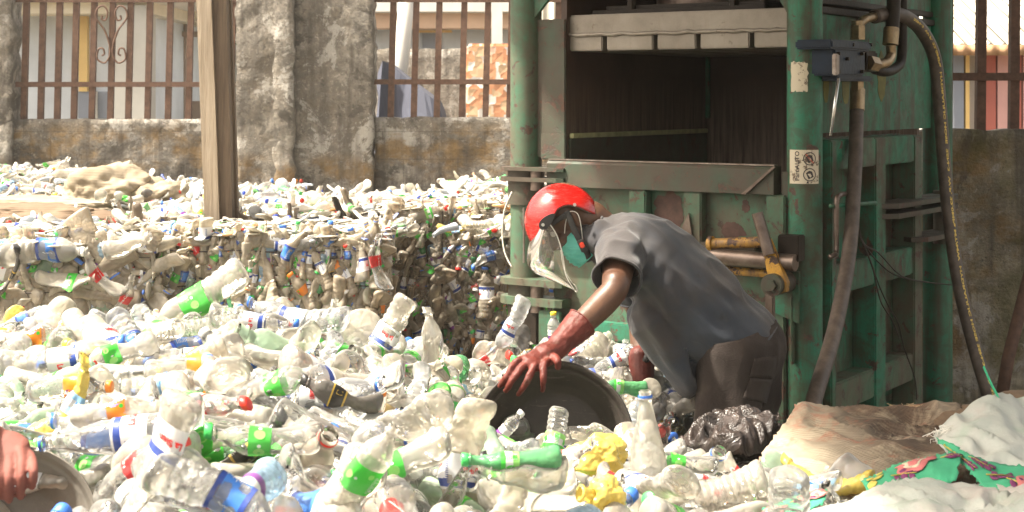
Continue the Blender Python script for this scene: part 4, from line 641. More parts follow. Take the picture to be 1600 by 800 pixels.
[15,-2082,4326,914,33,59,37,63],[14,-1374,3902,978,60,-61,26,45],[8,-1718,4833,966,53,12,-59,-60],[24,-1838,3826,867,40,-17,75,-50],[0,705,6114,311,2,50,25,-83],[2,480,5527,573,70,68,-14,-14],
[3,149,6238,637,75,64,-10,-12],[29,405,6212,582,19,21,-71,-65],[5,694,6206,400,54,59,44,41],[7,308,5710,602,88,47,3,6],[14,698,5294,427,0,0,-58,-81],[9,323,5881,686,73,62,19,22],
[10,483,6252,552,82,55,9,14],[32,580,5807,506,75,65,7,8],[5,200,5849,621,80,59,8,11],[15,104,6163,630,24,33,74,53],[36,769,5806,445,68,73,4,4],[23,188,5453,579,66,51,-34,-44],
[39,98,6050,666,67,74,6,5],[21,598,5731,561,75,64,-9,-11],[9,761,5340,443,73,68,-3,-3],[27,66,5382,589,30,16,44,83],[21,385,5462,576,85,50,-6,-10],[11,70,5664,625,42,43,-57,-56],
[1,152,5699,635,89,42,-7,-15],[9,711,5216,440,10,9,-65,-75],[39,42,5423,548,11,6,49,86],[27,72,5359,552,23,24,-68,-65],[13,285,5408,535,58,51,-42,-48],[6,103,5201,494,71,66,16,17],
[5,375,5746,670,30,27,62,68],[1,215,5741,604,73,36,25,52],[38,415,5624,605,58,76,-25,-19],[26,92,5509,573,57,43,42,56],[25,484,5799,660,13,14,73,65],[28,261,5171,492,47,63,49,37],
[34,432,5529,616,66,75,5,4],[21,679,5515,425,2,4,-83,-56],[27,466,6147,626,3,1,-34,-94],[38,27,5934,658,56,83,5,4],[15,162,6043,631,33,38,-65,-57],[28,442,5197,486,58,49,-42,-50],
[38,718,6258,359,80,54,15,22],[14,189,6298,572,73,67,6,6],[12,328,6044,623,10,11,73,67],[41,691,5965,412,30,29,-64,-65],[12,322,5471,566,4,4,70,71],[28,526,5856,581,3,2,-62,-78],
[24,170,5208,479,6,6,-71,-70],[21,98,6138,653,59,56,40,42],[28,155,5878,616,77,61,-12,-16],[11,166,5883,614,52,38,-45,-62],[33,573,5904,553,21,17,61,74],[13,255,5231,482,43,54,57,45],
[0,747,6277,377,53,68,40,31],[6,471,5147,502,13,13,71,68],[23,228,6264,627,50,66,44,33],[38,586,6172,532,64,50,36,46],[40,575,6077,515,1,2,-93,-37],[38,372,5825,623,32,25,-57,-71],
[11,82,6015,653,70,53,-29,-38],[5,734,5810,390,74,67,3,3],[24,154,5947,676,40,37,58,61],[18,82,6048,670,70,68,-15,-16],[8,363,6085,636,10,12,76,63],[19,696,6042,404,10,13,79,60],
[32,754,5911,385,8,7,64,76],[28,214,6286,622,46,47,-54,-53],[36,433,5898,679,80,60,1,2],[11,463,5323,554,67,72,14,13],[32,632,5160,463,26,21,-59,-74],[20,563,5940,598,22,16,-57,-78],
[0,405,5305,558,7,7,-72,-69],[20,587,5746,567,63,62,-33,-33],[32,534,5912,568,46,51,-54,-48],[13,571,5164,472,41,35,-55,-64],[5,438,6070,672,39,34,-57,-65],[20,48,6104,629,59,59,39,39],
[3,95,6190,656,66,67,-25,-24],[1,548,6129,512,58,46,-42,-53],[27,724,5798,414,68,51,32,42],[37,120,6293,584,36,31,-58,-67],[20,262,5986,669,13,10,62,76],[31,355,5387,541,60,49,-40,-48],
[4,411,5505,572,58,67,35,30],[25,562,5840,590,81,58,3,5],[35,770,6222,416,67,72,12,11],[2,556,6145,519,17,21,74,62],[28,68,5629,601,31,38,-67,-55],[8,206,5797,610,29,28,63,66],
[12,266,5823,627,10,10,-67,-73],[26,731,5926,380,20,11,-49,-84],[17,67,6142,595,26,25,65,67],[23,233,6143,665,79,62,0,0],[40,681,5837,443,62,77,-10,-8],[28,609,6295,479,45,52,-55,-47],
[24,762,6128,372,21,29,76,54],[42,432,5975,634,52,84,14,8],[1,200,5664,603,53,51,-47,-49],[29,211,5788,628,25,25,67,66],[10,691,5160,444,67,68,-20,-20],[2,205,6076,613,76,65,-5,-6],
[22,77,5687,657,16,22,-79,-55],[5,396,6227,618,65,66,-28,-27],[8,101,5934,664,67,58,-31,-35],[10,396,5735,608,14,22,-81,-52],[28,79,5707,619,77,43,23,42],[15,346,5847,652,55,48,45,52],
[21,97,5247,545,57,54,43,45],[2,495,5311,565,69,71,-9,-8],[38,553,5924,568,18,9,46,87],[8,290,5491,578,54,38,-43,-62],[10,449,5180,472,42,38,-55,-61],[28,294,6044,681,41,43,-58,-55],
[36,265,6061,662,3,2,64,77]]
for r in IND+REST:
    for k in range(1, 8): r[k] /= 1000 if k < 4 else 100
HERO = [(44, -0.985, 3.466, 1.013, 0.68, 0.19, 0.19, 0.68, 0.9429999999999998, 'crushed bright yellow bottle with a pale blue label, near the lower left worker'),
 (45, -0.803, 3.036, 1.027, 0.66, 0.14, -0.73, -0.12, 0.902, 'long diamond-textured bottle lying flat, its open blue-ringed neck pointing left above the grey basin'),
 (6, -0.721, 2.925, 0.998, 0.51, 0.39, 0.2, 0.74, 0.902, 'clear bottle with a red label, tilted up right of the grey basin'),
 (18, -0.592, 2.566, 1.084, 0.19, 0.58, -0.78, -0.14, 0.82, 'tapered milky bottle, neck down, right of the red-labelled one by the grey basin'),
 (4, -0.821, 3.956, 0.998, 0.48, 0.47, 0.52, 0.53, 1.025, 'clear bottle wrapped by an orange label with purple fruit emblem, lying level'),
 (22, -0.666, 4.264, 1.002, 0.72, 0.46, -0.28, -0.44, 1.394, 'wide-mouthed pale green jar, opening turned to the viewer'),
 (50, -0.982, 4.808, 1.063, 0.34, 0.62, -0.62, -0.34, 1.107, 'largest milky bottle topping the left crest of the pile with a green label'),
 (5, -1.07, 4.13, 1.012, 0.47, 0.66, -0.48, -0.34, 0.9839999999999999, 'bright green-labelled crushed bottle on the left slope, mouth facing left'),
 (8, -0.505, 3.124, 1.0, 0.66, 0.35, -0.59, -0.31, 0.9839999999999999, 'green-labelled bottle lying level left of the textured tapered bottle'),
 (42, -0.473, 2.55, 1.031, 0.38, 0.64, 0.57, 0.34, 0.82, 'bottle with blue printed label lying at the bottom edge of the pile'),
 (13, -0.381, 4.665, 0.977, 0.27, 0.63, -0.72, -0.13, 0.82, 'upturned bottle with red lettering and navy band on the middle crest'),
 (13, -0.11, 3.383, 0.878, 0.14, 0.93, -0.34, -0.02, 0.9839999999999999, 'big upturned bottle with red lettering left of the black basin'),
 (3, -0.02, 4.45, 0.732, 0.7, 0.28, 0.24, 0.61, 0.6723999999999999, 'small white-capped water bottle standing before the black basin'),
 (10, 0.0, 3.043, 0.981, 0.52, 0.52, -0.47, -0.47, 0.82, 'dark green twisted bottle lying just below the black basin'),
 (49, 0.119, 4.331, 0.726, 0.25, 0.94, -0.23, -0.06, 0.902, 'upside-down clear bottle with lime green label ring below the black basin'),
 (20, 0.023, 3.036, 0.946, 0.58, 0.51, -0.42, -0.48, 1.025, 'cream stubby bottle lying level under the green twisted bottle'),
 (52, 0.224, 3.988, 0.77, 0.61, 0.47, -0.39, -0.5, 0.902, 'large crumpled yellow container at the foot of the black basin'),
 (52, 0.193, 3.191, 0.872, 0.96, 0.12, -0.12, 0.23, 0.49199999999999994, 'small crumpled yellow container near the bottom edge'),
 (17, 0.315, 3.552, 0.871, 0.71, 0.02, -0.02, -0.71, 0.9839999999999999, 'tapered textured bottle standing upright with a blue ring round its neck'),
 (47, 0.409, 3.771, 0.804, 0.65, 0.39, -0.53, -0.38, 0.82, 'green-labelled bottle with a black cap right of the upright tapered bottle'),
 (41, 0.533, 4.181, 0.684, 0.91, 0.37, 0.07, 0.18, 1.107, 'open bottle with blue neck ring facing the viewer beside the black bag'),
 (31, 0.485, 3.546, 0.784, 0.43, 0.56, -0.56, -0.43, 0.7789999999999999, 'wide ribbed cream jug lying below the burlap sack'),
 (36, 0.541, 3.022, 0.84, 0.01, 0.05, -0.98, -0.17, 1.23, 'clear bottle standing on its neck, round base up, at the sack corner'),
 (12, -0.763, 4.524, 1.035, 0.47, 0.53, 0.53, 0.47, 0.82, 'milky bottle with a bright blue cap on the crest, cap pointing right'),
 (33, -0.4, 3.579, 0.999, 0.76, 0.27, -0.51, -0.31, 0.82, 'dark grey bottle with black and gold label in the middle of the pile'),
 (50, -0.266, 2.724, 1.027, 0.72, 0.27, 0.16, 0.62, 0.697, 'crushed bottle with big green label and barcode below the textured tapered bottle'),
 (5, -0.565, 3.614, 1.022, -0.13, 0.55, -0.15, 0.81, 0.9839999999999999, 'flattened bottle with green label in the centre left of the pile'),
 (7, -1.39, 4.46, 0.998, 0.56, 0.49, 0.44, 0.51, 0.9839999999999999, 'orange-labelled crushed bottle at the far left crest'),
 (4, -1.002, 3.485, 1.041, 0.54, 0.51, 0.46, 0.49, 0.82, 'orange-labelled bottle above the bright yellow bottle'),
 (7, -0.797, 3.084, 1.067, 0.56, 0.49, 0.44, 0.51, 0.82, 'orange-labelled flattened bottle right of the bright yellow bottle'),
 (29, -0.238, 4.616, 0.915, 0.3, 0.02, 0.06, 0.95, 0.9429999999999998, 'tall tan crumpled bottle standing up in the pile behind the small water bottle'),
 (43, -0.115, 5.975, 0.679, 0.61, 0.36, 0.36, 0.61, 0.82, 'bottle with a red label behind the gloved hand'),
 (43, 0.221, 5.755, 0.741, 0.23, 0.56, 0.17, 0.78, 0.738, 'bottle with a red label right of the red glove cuff'),
 (17, -0.376, 3.225, 0.974, -0.09, 0.81, -0.22, 0.54, 0.902, 'long textured tapered bottle lying in mid pile, blue-ringed neck to the right'),
 (46, -0.184, 3.443, 0.854, 0.55, 0.44, 0.44, 0.55, 0.82, 'large cloudy bottle with black cap near the bottom middle'),
 (17, -0.127, 3.307, 0.84, 0.55, 0.25, -0.01, 0.8, 0.615, 'small tapered bottle with blue ring leaning up near the bottom middle'),
 (16, 0.0, 5.984, 0.802, 0.19, 0.68, -0.68, -0.19, 0.7789999999999999, 'upturned bottle with navy band at the right end of the crest'),
 (48, -0.405, 3.179, 0.953, 0.88, 0.4, 0.11, 0.24, 1.066, 'stubby bottle with red neck ring facing the viewer'),
 (10, 0.375, 5.354, 0.687, 0.71, 0.22, -0.64, -0.17, 0.82, 'dark green bottle lying between the black basin and the worker'),
 (16, 0.398, 5.684, 0.72, 0.48, 0.47, -0.7, -0.25, 0.82, 'bottle with navy band in the hollow behind the black basin'),
 (51, 0.165, 5.994, 0.781, 0.93, 0.06, -0.02, -0.35, 0.738, 'small bottle with yellow cap peeking out behind the red glove'),
 (14, 0.192, 4.387, 0.735, 0.57, 0.48, 0.43, 0.51, 0.7789999999999999, 'milky bottle with blue neck ring lying across the lower rim of the black basin'),
 (32, -0.834, 4.002, 1.02, 0.57, 0.31, -0.76, -0.1, 0.82, 'milky bottle with yellow label left of centre'),
 (24, -1.567, 4.917, 0.987, 0.57, 0.31, -0.76, -0.1, 0.82, 'bottle with blue label at the left edge crest')]
# ---------------------------------------------------------------- setting materials
def concrete(name, a=(.40, .365, .31), dark=(.13, .11, .085), ochre=(.30, .19, .075), zlo=.95, zhi=1.5, moss=.0, blocks=False):
    b = NB(name); n1 = b.noise(1.6, 7, .65); n2 = b.noise(9, 8, .75); n3 = b.noise(45, 4, .7); sp = b.noise(24, 5, .8, dist=.6)
    c = b.mix(b.ramp(n1, .38, .62), tuple(x*1.5 for x in dark), a); c = b.mix(b.ramp(n2, .42, .58, .0, .85), c, tuple(x*.38 for x in a)); c = b.mix(b.ramp(sp, .56, .66, 0, .5), c, (.64, .58, .50))
    pl = b.noise(2.1, 8, .72, dist=.4); c = b.mix(b.ramp(pl, .535, .56, 0, .75), c, (.52, .49, .44)); c = b.mix(b.ramp(pl, .40, .43, .8, 0), c, (.085, .075, .062)); c = b.mix(b.ramp(b.noise(17, 7, .8, dist=.3), .55, .60, 0, .7), c, (.13, .115, .095))
    z = b.node('ShaderNodeSeparateXYZ', Vector=b.co).outputs[2]
    band = b.math('MULTIPLY', b.ramp(z, zlo, zlo+.12), b.ramp(z, zhi-.12, zhi, 1, 0)); o1 = b.noise(3.3, 6, .6, stretch=(1, 1, 1.6)); 
    c = b.mix(b.math('MULTIPLY', band, b.ramp(o1, .45, .58, 0, .8)), c, b.mix(b.ramp(n2, .35, .65), ochre, (.20, .12, .04)))
    if moss: c = b.mix(b.ramp(b.noise(2.4, 6), .50, .62, 0, moss), c, (.14, .13, .045))
    drip = b.noise(5, 4, .6, stretch=(1.8, 1.8, .12)); c = b.mix(b.ramp(drip, .48, .66, 0, .75), c, (.10, .085, .07))
    if blocks:
        br = b.n.new('ShaderNodeTexBrick'); mp = b.node('ShaderNodeMapping', Vector=b.co, Rotation=(radians(90), 0, 0)).outputs[0]; b.L(mp, br.inputs[0])
        br.inputs['Scale'].default_value = 1; br.inputs['Brick Width'].default_value = .46; br.inputs['Row Height'].default_value = .235; br.inputs['Mortar Size'].default_value = .006; br.inputs['Mortar Smooth'].default_value = .6
        c = b.mix(b.math('MULTIPLY', br.outputs['Fac'], .35), c, (.07, .06, .05))
    h = b.math('ADD', b.math('MULTIPLY', n2, 1.), b.math('MULTIPLY', n3, .35))
    return b.finish(c, .95, b.bump(b.math('ADD', h, b.math('MULTIPLY', pl, 1.2)), 1., .05))
concrete('rough_concrete', blocks=True); concrete('pillar_concrete', a=(.44, .40, .34), zlo=.9, zhi=1.25)
concrete('mossy_concrete', a=(.60, .53, .40), dark=(.15, .13, .085), zlo=.2, zhi=1.5, moss=.6)
simple('soil', (.10, .085, .065), .95, .4, 6, bump=.8, bscale=25)
simple('rusty_iron', (.105, .055, .035), .75, .35, 25, bump=.4)
b = NB('shaded_wood'); g = b.noise(6, 6, .65, stretch=(7, 7, .35)); g2 = b.noise(30, 5, .6, stretch=(6, 6, .25))
c = b.mix(b.ramp(g, .35, .65), (.085, .058, .038), (.165, .120, .082)); c = b.mix(b.ramp(g2, .55, .7, 0, .6), c, (.08, .05, .03)); b.finish(c, .85, b.bump(g2, .6, .006))  # darker copy of the post wood, its shade put into the colour
b = NB('sunlit_wood'); g = b.noise(6, 6, .65, stretch=(7, 7, .35)); g2 = b.noise(30, 5, .6, stretch=(6, 6, .25))
c = b.mix(b.ramp(g, .35, .65), (.26, .205, .145), (.42, .345, .26)); c = b.mix(b.ramp(g2, .55, .7, 0, .6), c, (.25, .18, .12)); b.finish(c, .85, b.bump(g2, .6, .006))  # paler copy of the same wood, sunlight on the left face in the colour
# ---------------------------------------------------------------- ground
mb = MB(); n = 60
for j in range(n+1):
    for i in range(n+1):
        x = -60+120*i/n; y = -20+140*j/n; mb.v.append(Vector((x, y, .02*NZ.noise(Vector((x, y, 0))))))
for j in range(n):
    for i in range(n): a = j*(n+1)+i; mb.f.append((a, a+1, a+n+2, a+n+1))
mb.m = [0]*len(mb.f); tag(mb.build('ground', MAT['soil'], smooth=True), kind='structure')
# ---------------------------------------------------------------- rough walls: displaced sheets with real thickness
def rough_wall(x0, x1, y, zt, thick, name, mat, label, cat, ragged=.012, dx=.045, amp=.018, seed=0, topfn=None):
    nx = max(2, int((x1-x0)/dx)); nz = max(2, int(zt/dx)); mb = MB()
    def pt(i, j, side):
        x = lerp(x0, x1, i/nx); tz = zt+ragged*NZ.noise(Vector((x*7, seed, 1)))+ragged*.8*NZ.noise(Vector((x*25, seed, 2)))
        if topfn: tz += topfn(x)
        z = tz*j/nz; d = amp*NZ.noise(Vector((x*3, z*3, seed)))+amp*.7*NZ.noise(Vector((x*11, z*11, seed+5)))
        edge = 0 if 0 < i < nx else 1
        xx = x+(amp*1.4*NZ.noise(Vector((z*6, seed, 9)))+amp*.9*NZ.noise(Vector((z*20, seed, 9))) if edge else 0)
        return Vector((xx, y+(0 if side == 0 else thick)+(d if side == 0 else -d*.5), z))
    A = [[None]*(nz+1) for _ in range(nx+1)]; B = [[None]*(nz+1) for _ in range(nx+1)]
    for i in range(nx+1):
        for j in range(nz+1):
            A[i][j] = len(mb.v); mb.v.append(pt(i, j, 0)); B[i][j] = len(mb.v); mb.v.append(pt(i, j, 1))
    for i in range(nx):
        for j in range(nz):
            mb.f.append((A[i][j], A[i+1][j], A[i+1][j+1], A[i][j+1])); mb.f.append((B[i][j], B[i][j+1], B[i+1][j+1], B[i+1][j]))
        mb.f.append((A[i][nz], A[i+1][nz], B[i+1][nz], B[i][nz]))
    for j in range(nz): mb.f.append((A[0][j], A[0][j+1], B[0][j+1], B[0][j])); mb.f.append((A[nx][j], B[nx][j], B[nx][j+1], A[nx][j+1]))
    mb.m = [0]*len(mb.f); o = mb.build(name, mat, smooth=True); return tag(o, label, cat)
XP0, XP1 = P(372, 0, 13).x, P(584, 0, 13).x
rough_wall(P(18, 0, 13).x-.25, XP0, 13.02, 1.515, .2, 'boundary_wall', MAT['rough_concrete'], 'low ochre-stained block wall under the left iron grille', 'wall', seed=1)
rough_wall(XP1, .9, 13.02, 1.53, .2, 'boundary_wall', MAT['rough_concrete'], 'low block wall between the wide pillar and the green baling press', 'wall', seed=2)
rough_wall(XP0, XP1, 12.9, 2.9, .36, 'concrete_pillar', MAT['pillar_concrete'], 'wide crumbling concrete pillar behind the wooden post', 'pillar', seed=3, amp=.022)
rough_wall(P(432, 0, 12.9).x, P(462, 0, 12.9).x, 12.74, 2.9, .14, 'concrete_rib', MAT['pillar_concrete'], 'narrow broken concrete rib standing proud of the wide pillar', 'pillar', seed=8, amp=.02)
rough_wall(-6.2, P(20, 0, 13).x, 12.95, 2.9, .3, 'concrete_pillar', MAT['pillar_concrete'], 'concrete pillar cut off by the left edge of the photo', 'pillar', seed=4, amp=.03)
rough_wall(1.9, 4.6, 8.4, 1.522, .2, 'boundary_wall', MAT['mossy_concrete'], 'dark mossy wall right of the green baling press', 'wall', seed=6, amp=.02)
# ---------------------------------------------------------------- grilles
def grille(pxs, Y, px0, px1, pyr, zb, r, label, scroll=None, lean=3, ztop=2.55):
    e = empty('iron_grille', (P((px0+px1)/2, 0, Y).x, Y, 1.5), label=label, cat='fence'); o = e.location
    for p in pxs:
        a = P(p-lean*.6, 190, Y); a.z = zb-.06; bt = P(p+lean, 0, Y); bt.z = ztop
        mb = MB(); d = (bt-a)
        mb.prism([a+Vector((-r, -r, 0))-o, a+Vector((r, -r, 0))-o, a+Vector((r, r, 0))-o, a+Vector((-r, r, 0))-o], d); mb.build('bar', MAT['rusty_iron'], e)
    for z in (EYE-(pyr-HZ)/FPX*Y, ztop-.02):
        mb = MB(); mb.box((P(px0, 0, Y).x, Y-r*1.6, z-.022), (P(px1, 0, Y).x, Y-r*1.05, z+.022)); m2 = mb
        m2.v = [v-o for v in m2.v]; m2.build('rail', MAT['rusty_iron'], e)
    if scroll:
        cx = scroll
        for s in (-1, 1):
            q = [(cx+s*2, 70), (cx+s*10, 48), (cx+s*24, 28), (cx+s*22, 14), (cx+s*13, 9), (cx+s*6, 18), (cx+s*9, 31), (cx+s*15, 30), (cx+s*14, 24)]
            p1 = crom([P(a, b_, Y-r*1.5)-o for a, b_ in q], 6)
            q = [(cx+s*2, 70), (cx+s*8, 88), (cx+s*14, 98), (cx+s*22, 93), (cx+s*20, 78), (cx+s*13, 76), (cx+s*11, 84), (cx+s*15, 87)]
            q = [(cx+s*12, 44), (cx+s*4, 66), (cx+s*2, 84), (cx+s*10, 98), (cx+s*22, 92), (cx+s*20, 77), (cx+s*13, 76), (cx+s*11, 84), (cx+s*15, 87)]
            p2 = crom([P(a, b_, Y-r*1.5)-o for a, b_ in q], 6)
            mb = MB(); mb.tube(p1, .008, 8).tube(p2, .008, 8); mb.build('scroll', MAT['rusty_iron'], e)
    return e
grille([16, 39, 65, 91, 117, 145, 174, 202, 232, 264, 296, 329, 362], 13.1, -60, 373, 132, 1.515, .024, 'rusty iron grille with heart-shaped scroll above the left wall', scroll=174)
grille([577, 612, 648, 684, 723, 760, 797, 834, 870], 13.1, 560, 905, 128, 1.53, .026, 'rusty iron grille between the wide pillar and the baling press')
grille([1480, 1532, 1584, 1636, 1690], 8.5, 1440, 1720, 120, 1.52, .025, 'dark iron grille above the mossy wall at right', lean=1.5, ztop=2.35)
# ---------------------------------------------------------------- wooden post
def plank(name, a, b_, w_, t_, mat, parent, o, twist=0):
    mb = MB(); a = Vector(a); b_ = Vector(b_); n = 14; d = (b_-a); ax = Vector((1, 0, 0)); ay = Vector((0, 1, 0))
    vs = []; fs = []
    for i in range(n+1):
        p = a+d*(i/n); k = 1+.03*NZ.noise(Vector((i*.7, w_*9, t_))); 
        for sx, sy in ((-1, -1), (1, -1), (1, 1), (-1, 1)): vs.append(p+ax*(sx*w_/2*k)+ay*(sy*t_/2)-o)
    for i in range(n):
        for k in range(4): k2 = (k+1) % 4; fs.append((i*4+k, i*4+k2, (i+1)*4+k2, (i+1)*4+k))
    fs += [(3, 2, 1, 0), (n*4, n*4+1, n*4+2, n*4+3)]
    mb.add(vs, fs); return mb.build(name, mat, parent)
e = empty('wooden_post', (P(347, 0, 8.78).x, 8.78, 0), label='tall leaning wooden post of two weathered planks behind the front bales', cat='post'); o = e.location.copy()
def pp(px, py, Y, z=None):
    v = P(px, py, Y); return v
plank('sunlit_plank', P(341, 560, 8.75), P(318, -60, 8.75), .085, .07, MAT['sunlit_wood'], e, o)  # lit side of the post, painted by the paler wood
plank('shaded_plank', P(357, 560, 8.79), P(340, -60, 8.79), .105, .10, MAT['shaded_wood'], e, o)
plank('back_plank', P(372, 560, 8.86), P(352, -60, 8.86), .06, .05, MAT['shaded_wood'], e, o)
# ---------------------------------------------------------------- buildings beyond the fence
for nm, c in dict(pale_blue_wall=(.62, .67, .72), cream_wall=(.74, .68, .54), peach_wall=(.70, .48, .33), grey_plaster=(.46, .45, .41), yellow_panel=(.78, .55, .22), white_trim=(.78, .76, .70),
                  slate_tarp=(.05, .055, .08), roof_rust=(.40, .24, .13), red_door=(.42, .13, .10), dark_pane=(.09, .10, .12), pink_door=(.62, .36, .33), brown_shed=(.34, .26, .20), pale_pole=(.60, .58, .53), dull_blue=(.25, .28, .34)).items():
    simple(nm, c, .85, .10, 2.5, bump=.2, bscale=30)
def bx(name, parent, mat, px0, px1, py0, py1, Y, d, z0=None, z1=None, off=None):
    a = P(px0, py1, Y); b_ = P(px1, py0, Y); mb = MB()
    mb.box((a.x, Y, a.z if z0 is None else z0), (b_.x, Y+d, b_.z if z1 is None else z1)); o = parent.location if parent else Vector()
    mb.v = [v-o for v in mb.v]; return mb.build(name, MAT[mat], parent)
h = empty('house', (P(100, 0, 19).x, 19, 0), label='pale blue house with cream eave and yellow door panel behind the left grille', cat='house')
bx('wall', h, 'pale_blue_wall', -120, 230, 14, 0, 19, 5, z0=0); bx('eave', h, 'cream_wall', -150, 235, -10, 21, 18.4, 6)
bx('fascia', h, 'white_trim', -150, 300, -40, 1, 18.2, 6.2); bx('door_panel', h, 'yellow_panel', 123, 136, 25, 143, 18.9, .1); bx('window', h, 'dull_blue', 122, 170, 143, 185, 18.92, .08)
bx('window_frame', h, 'white_trim', 146, 150, 143, 186, 18.84, .08)
bx('column', h, 'grey_plaster', 178, 228, 8, 0, 18.3, .5, z0=0); bx('side_column', h, 'pale_blue_wall', 36, 40, 20, 0, 18.7, .1, z0=0)
h = empty('shed', (P(290, 0, 21).x, 21, 0), label='open brown shed with rail and low wall behind the left grille', cat='shed')
bx('roof', h, 'cream_wall', 225, 372, 8, 30, 20.5, 4); bx('beam', h, 'brown_shed', 232, 372, 49, 57, 21, .2); bx('back_wall', h, 'grey_plaster', 232, 420, 80, 0, 23, .2, z0=0)
bx('low_wall', h, 'brown_shed', 232, 372, 158, 0, 21.3, .2, z0=0); bx('post', h, 'brown_shed', 285, 290, 28, 0, 21.1, .15, z0=0)
h = empty('house', (P(700, 0, 24).x, 24, 0), label='light blue house with peach fascia behind the middle grille', cat='house')
bx('wall', h, 'pale_blue_wall', 560, 900, 20, 0, 24, 5, z0=0); bx('fascia', h, 'peach_wall', 540, 920, 18, 44, 23.4, .5); bx('roof', h, 'white_trim', 540, 920, -30, 18, 23.2, 6)
bx('trim', h, 'white_trim', 540, 920, 17, 20, 23.3, .1); bx('window', h, 'dull_blue', 660, 690, 52, 90, 23.95, .05); bx('window_frame', h, 'yellow_panel', 654, 706, 47, 51, 23.9, .06)
o = rough_wall(P(575, 0, 19).x, P(735, 0, 19).x, 19, P(0, 76, 19).z, .2, 'block_wall', MAT['pillar_concrete'], 'grey block wall in front of the light blue house', 'wall', dx=.12, seed=12)
for pr, c in (('a', 0),):
    mb = MB(); mb.tube([P(618, 200, 17), P(628, 90, 17), P(640, -60, 17)], .085, 12); tag(mb.build('concrete_pole', MAT['pale_pole'], smooth=True), 'pale leaning concrete pole behind the middle grille', 'pole')
    mb = MB(); mb.box((P(768, 0, 20).x, 20, 0), (P(785, 0, 20).x, 20.3, 4)); tag(mb.build('white_column', MAT['white_trim']), 'white square column above the stone-clad pier', 'column')
b = NB('stone_cladding'); vo = b.node('ShaderNodeTexVoronoi', _distance='CHEBYCHEV', Vector=b.co, Scale=11.); rr = b.node('ShaderNodeSeparateColor', Color=vo.outputs['Color']).outputs[0]
c = b.mix(b.ramp(rr, .45, .5), (.62, .30, .16), (.80, .76, .70)); c = b.mix(b.ramp(rr, .75, .8), c, (.66, .46, .28)); b.finish(c, .8, b.bump(vo.outputs['Distance'], .5, .02))
mb = MB(); mb.box((P(728, 0, 18).x, 18, 0), (P(802, 0, 18).x, 18.5, P(0, 68, 18).z), bev=.03); tag(mb.build('stone_pier', MAT['stone_cladding']), 'pier clad in orange and white stones beside the press', 'pier')
# dark tarp heap
mb = MB(); a = [P(588, 170, 16), P(595, 95, 16), P(610, 100, 16.2), P(640, 128, 16), P(685, 158, 15.9), P(696, 190, 15.9)]
n = 18; vs = []; m = 7
ridge = [lerp(a[i], a[i+1], k/4) for i in range(len(a)-1) for k in range(4)]+[a[-1]]
for j in range(m+1):
    t = j/m
    for p in ridge:
        q = p.copy(); q.z = lerp(p.z, 0.0, t); q.y = p.y-.6*sin(t*pi/2)+.10*NZ.noise(q*5); q.x += .08*NZ.noise(q*4); vs.append(q)
k = len(ridge); fs = [(j*k+i, j*k+i+1, (j+1)*k+i+1, (j+1)*k+i) for j in range(m) for i in range(k-1)]
vs2 = [Vector((v.x, 17.0, v.z)) for v in vs]; N0 = len(vs); fs2 = [tuple(i+N0 for i in f[::-1]) for f in fs]; fs3 = [(i, i+1, N0+i+1, N0+i) for i in range(k-1)]
mb.add(vs+vs2, fs+fs2+fs3); tag(mb.build('covered_heap', MAT['slate_tarp']), 'dark blue tarpaulin heap behind the middle grille', 'heap')
# corrugated shed behind the press and right
b = NB('corrugated'); sx = b.node('ShaderNodeSeparateXYZ', Vector=b.co).outputs[0]; wv = b.math('SINE', b.math('MULTIPLY', sx, 60.)); n = b.noise(3, 5)
c = b.mix(b.ramp(n, .4, .7), (.72, .68, .58), (.60, .52, .40)); b.finish(c, .6, b.bump(wv, .8, .03))
def corrug(name, x0, x1, y0, z0, y1, z1, parent, mat='corrugated', wl=.12, amp=.018):
    mb = MB(); nx = int((x1-x0)/wl*8); vs = []; d = Vector((0, y1-y0, z1-z0)).normalized(); nn = Vector((0, -d.z, d.y))
    for i in range(nx+1):
        x = x0+(x1-x0)*i/nx; h_ = amp*sin(2*pi*(x-x0)/wl)
        for (y, z) in ((y0, z0), (y1, z1)):
            for s in (0, -.004): vs.append(Vector((x, y, z))+nn*(h_+s))
    fs = []
    for i in range(nx):
        a = i*4; fs += [(a, a+4, a+6, a+2), (a+1, a+3, a+7, a+5), (a, a+1, a+5, a+4), (a+2, a+6, a+7, a+3)]
    mb.add(vs, fs); o = parent.location if parent else Vector(); mb.v = [v-o for v in mb.v]; return mb.build(name, MAT[mat], parent, smooth=True)
h = empty('shed', (P(1560, 0, 13).x, 13, 0), label='shed with cream corrugated roof and red doors behind the right grille', cat='shed')
zA = P(0, 70, 13).z; corrug('roof', 3.3, 7.0, 13, zA, 18, zA+1.75, h)
corrug('eave_strip', 3.3, 7.0, 12.97, zA-.09, 12.97, zA, h, 'roof_rust')
bx('wall', h, 'grey_plaster', 1440, 1990, 78, 0, 13.3, .2, z0=0)
for i, (a, b_, m) in enumerate(((1491, 1506, 'dull_blue'), (1509, 1515, 'yellow_panel'), (1535, 1556, 'red_door'), (1559, 1578, 'pink_door'), (1581, 1596, 'red_door'), (1599, 1640, 'pink_door'))):
    bx('door' if 'door' in m else 'panel', h, m, a, b_, 84, 0, 13.22, .08, z0=0)
h = empty('metal_sheet_fence', (P(860, 0, 15).x, 15, 0), label='pale corrugated sheet fence glimpsed above the left side of the press', cat='fence')
corrug('sheet', P(800, 0, 15).x, P(1300, 0, 15).x, 15, 0, 15.001, 2.9, h)
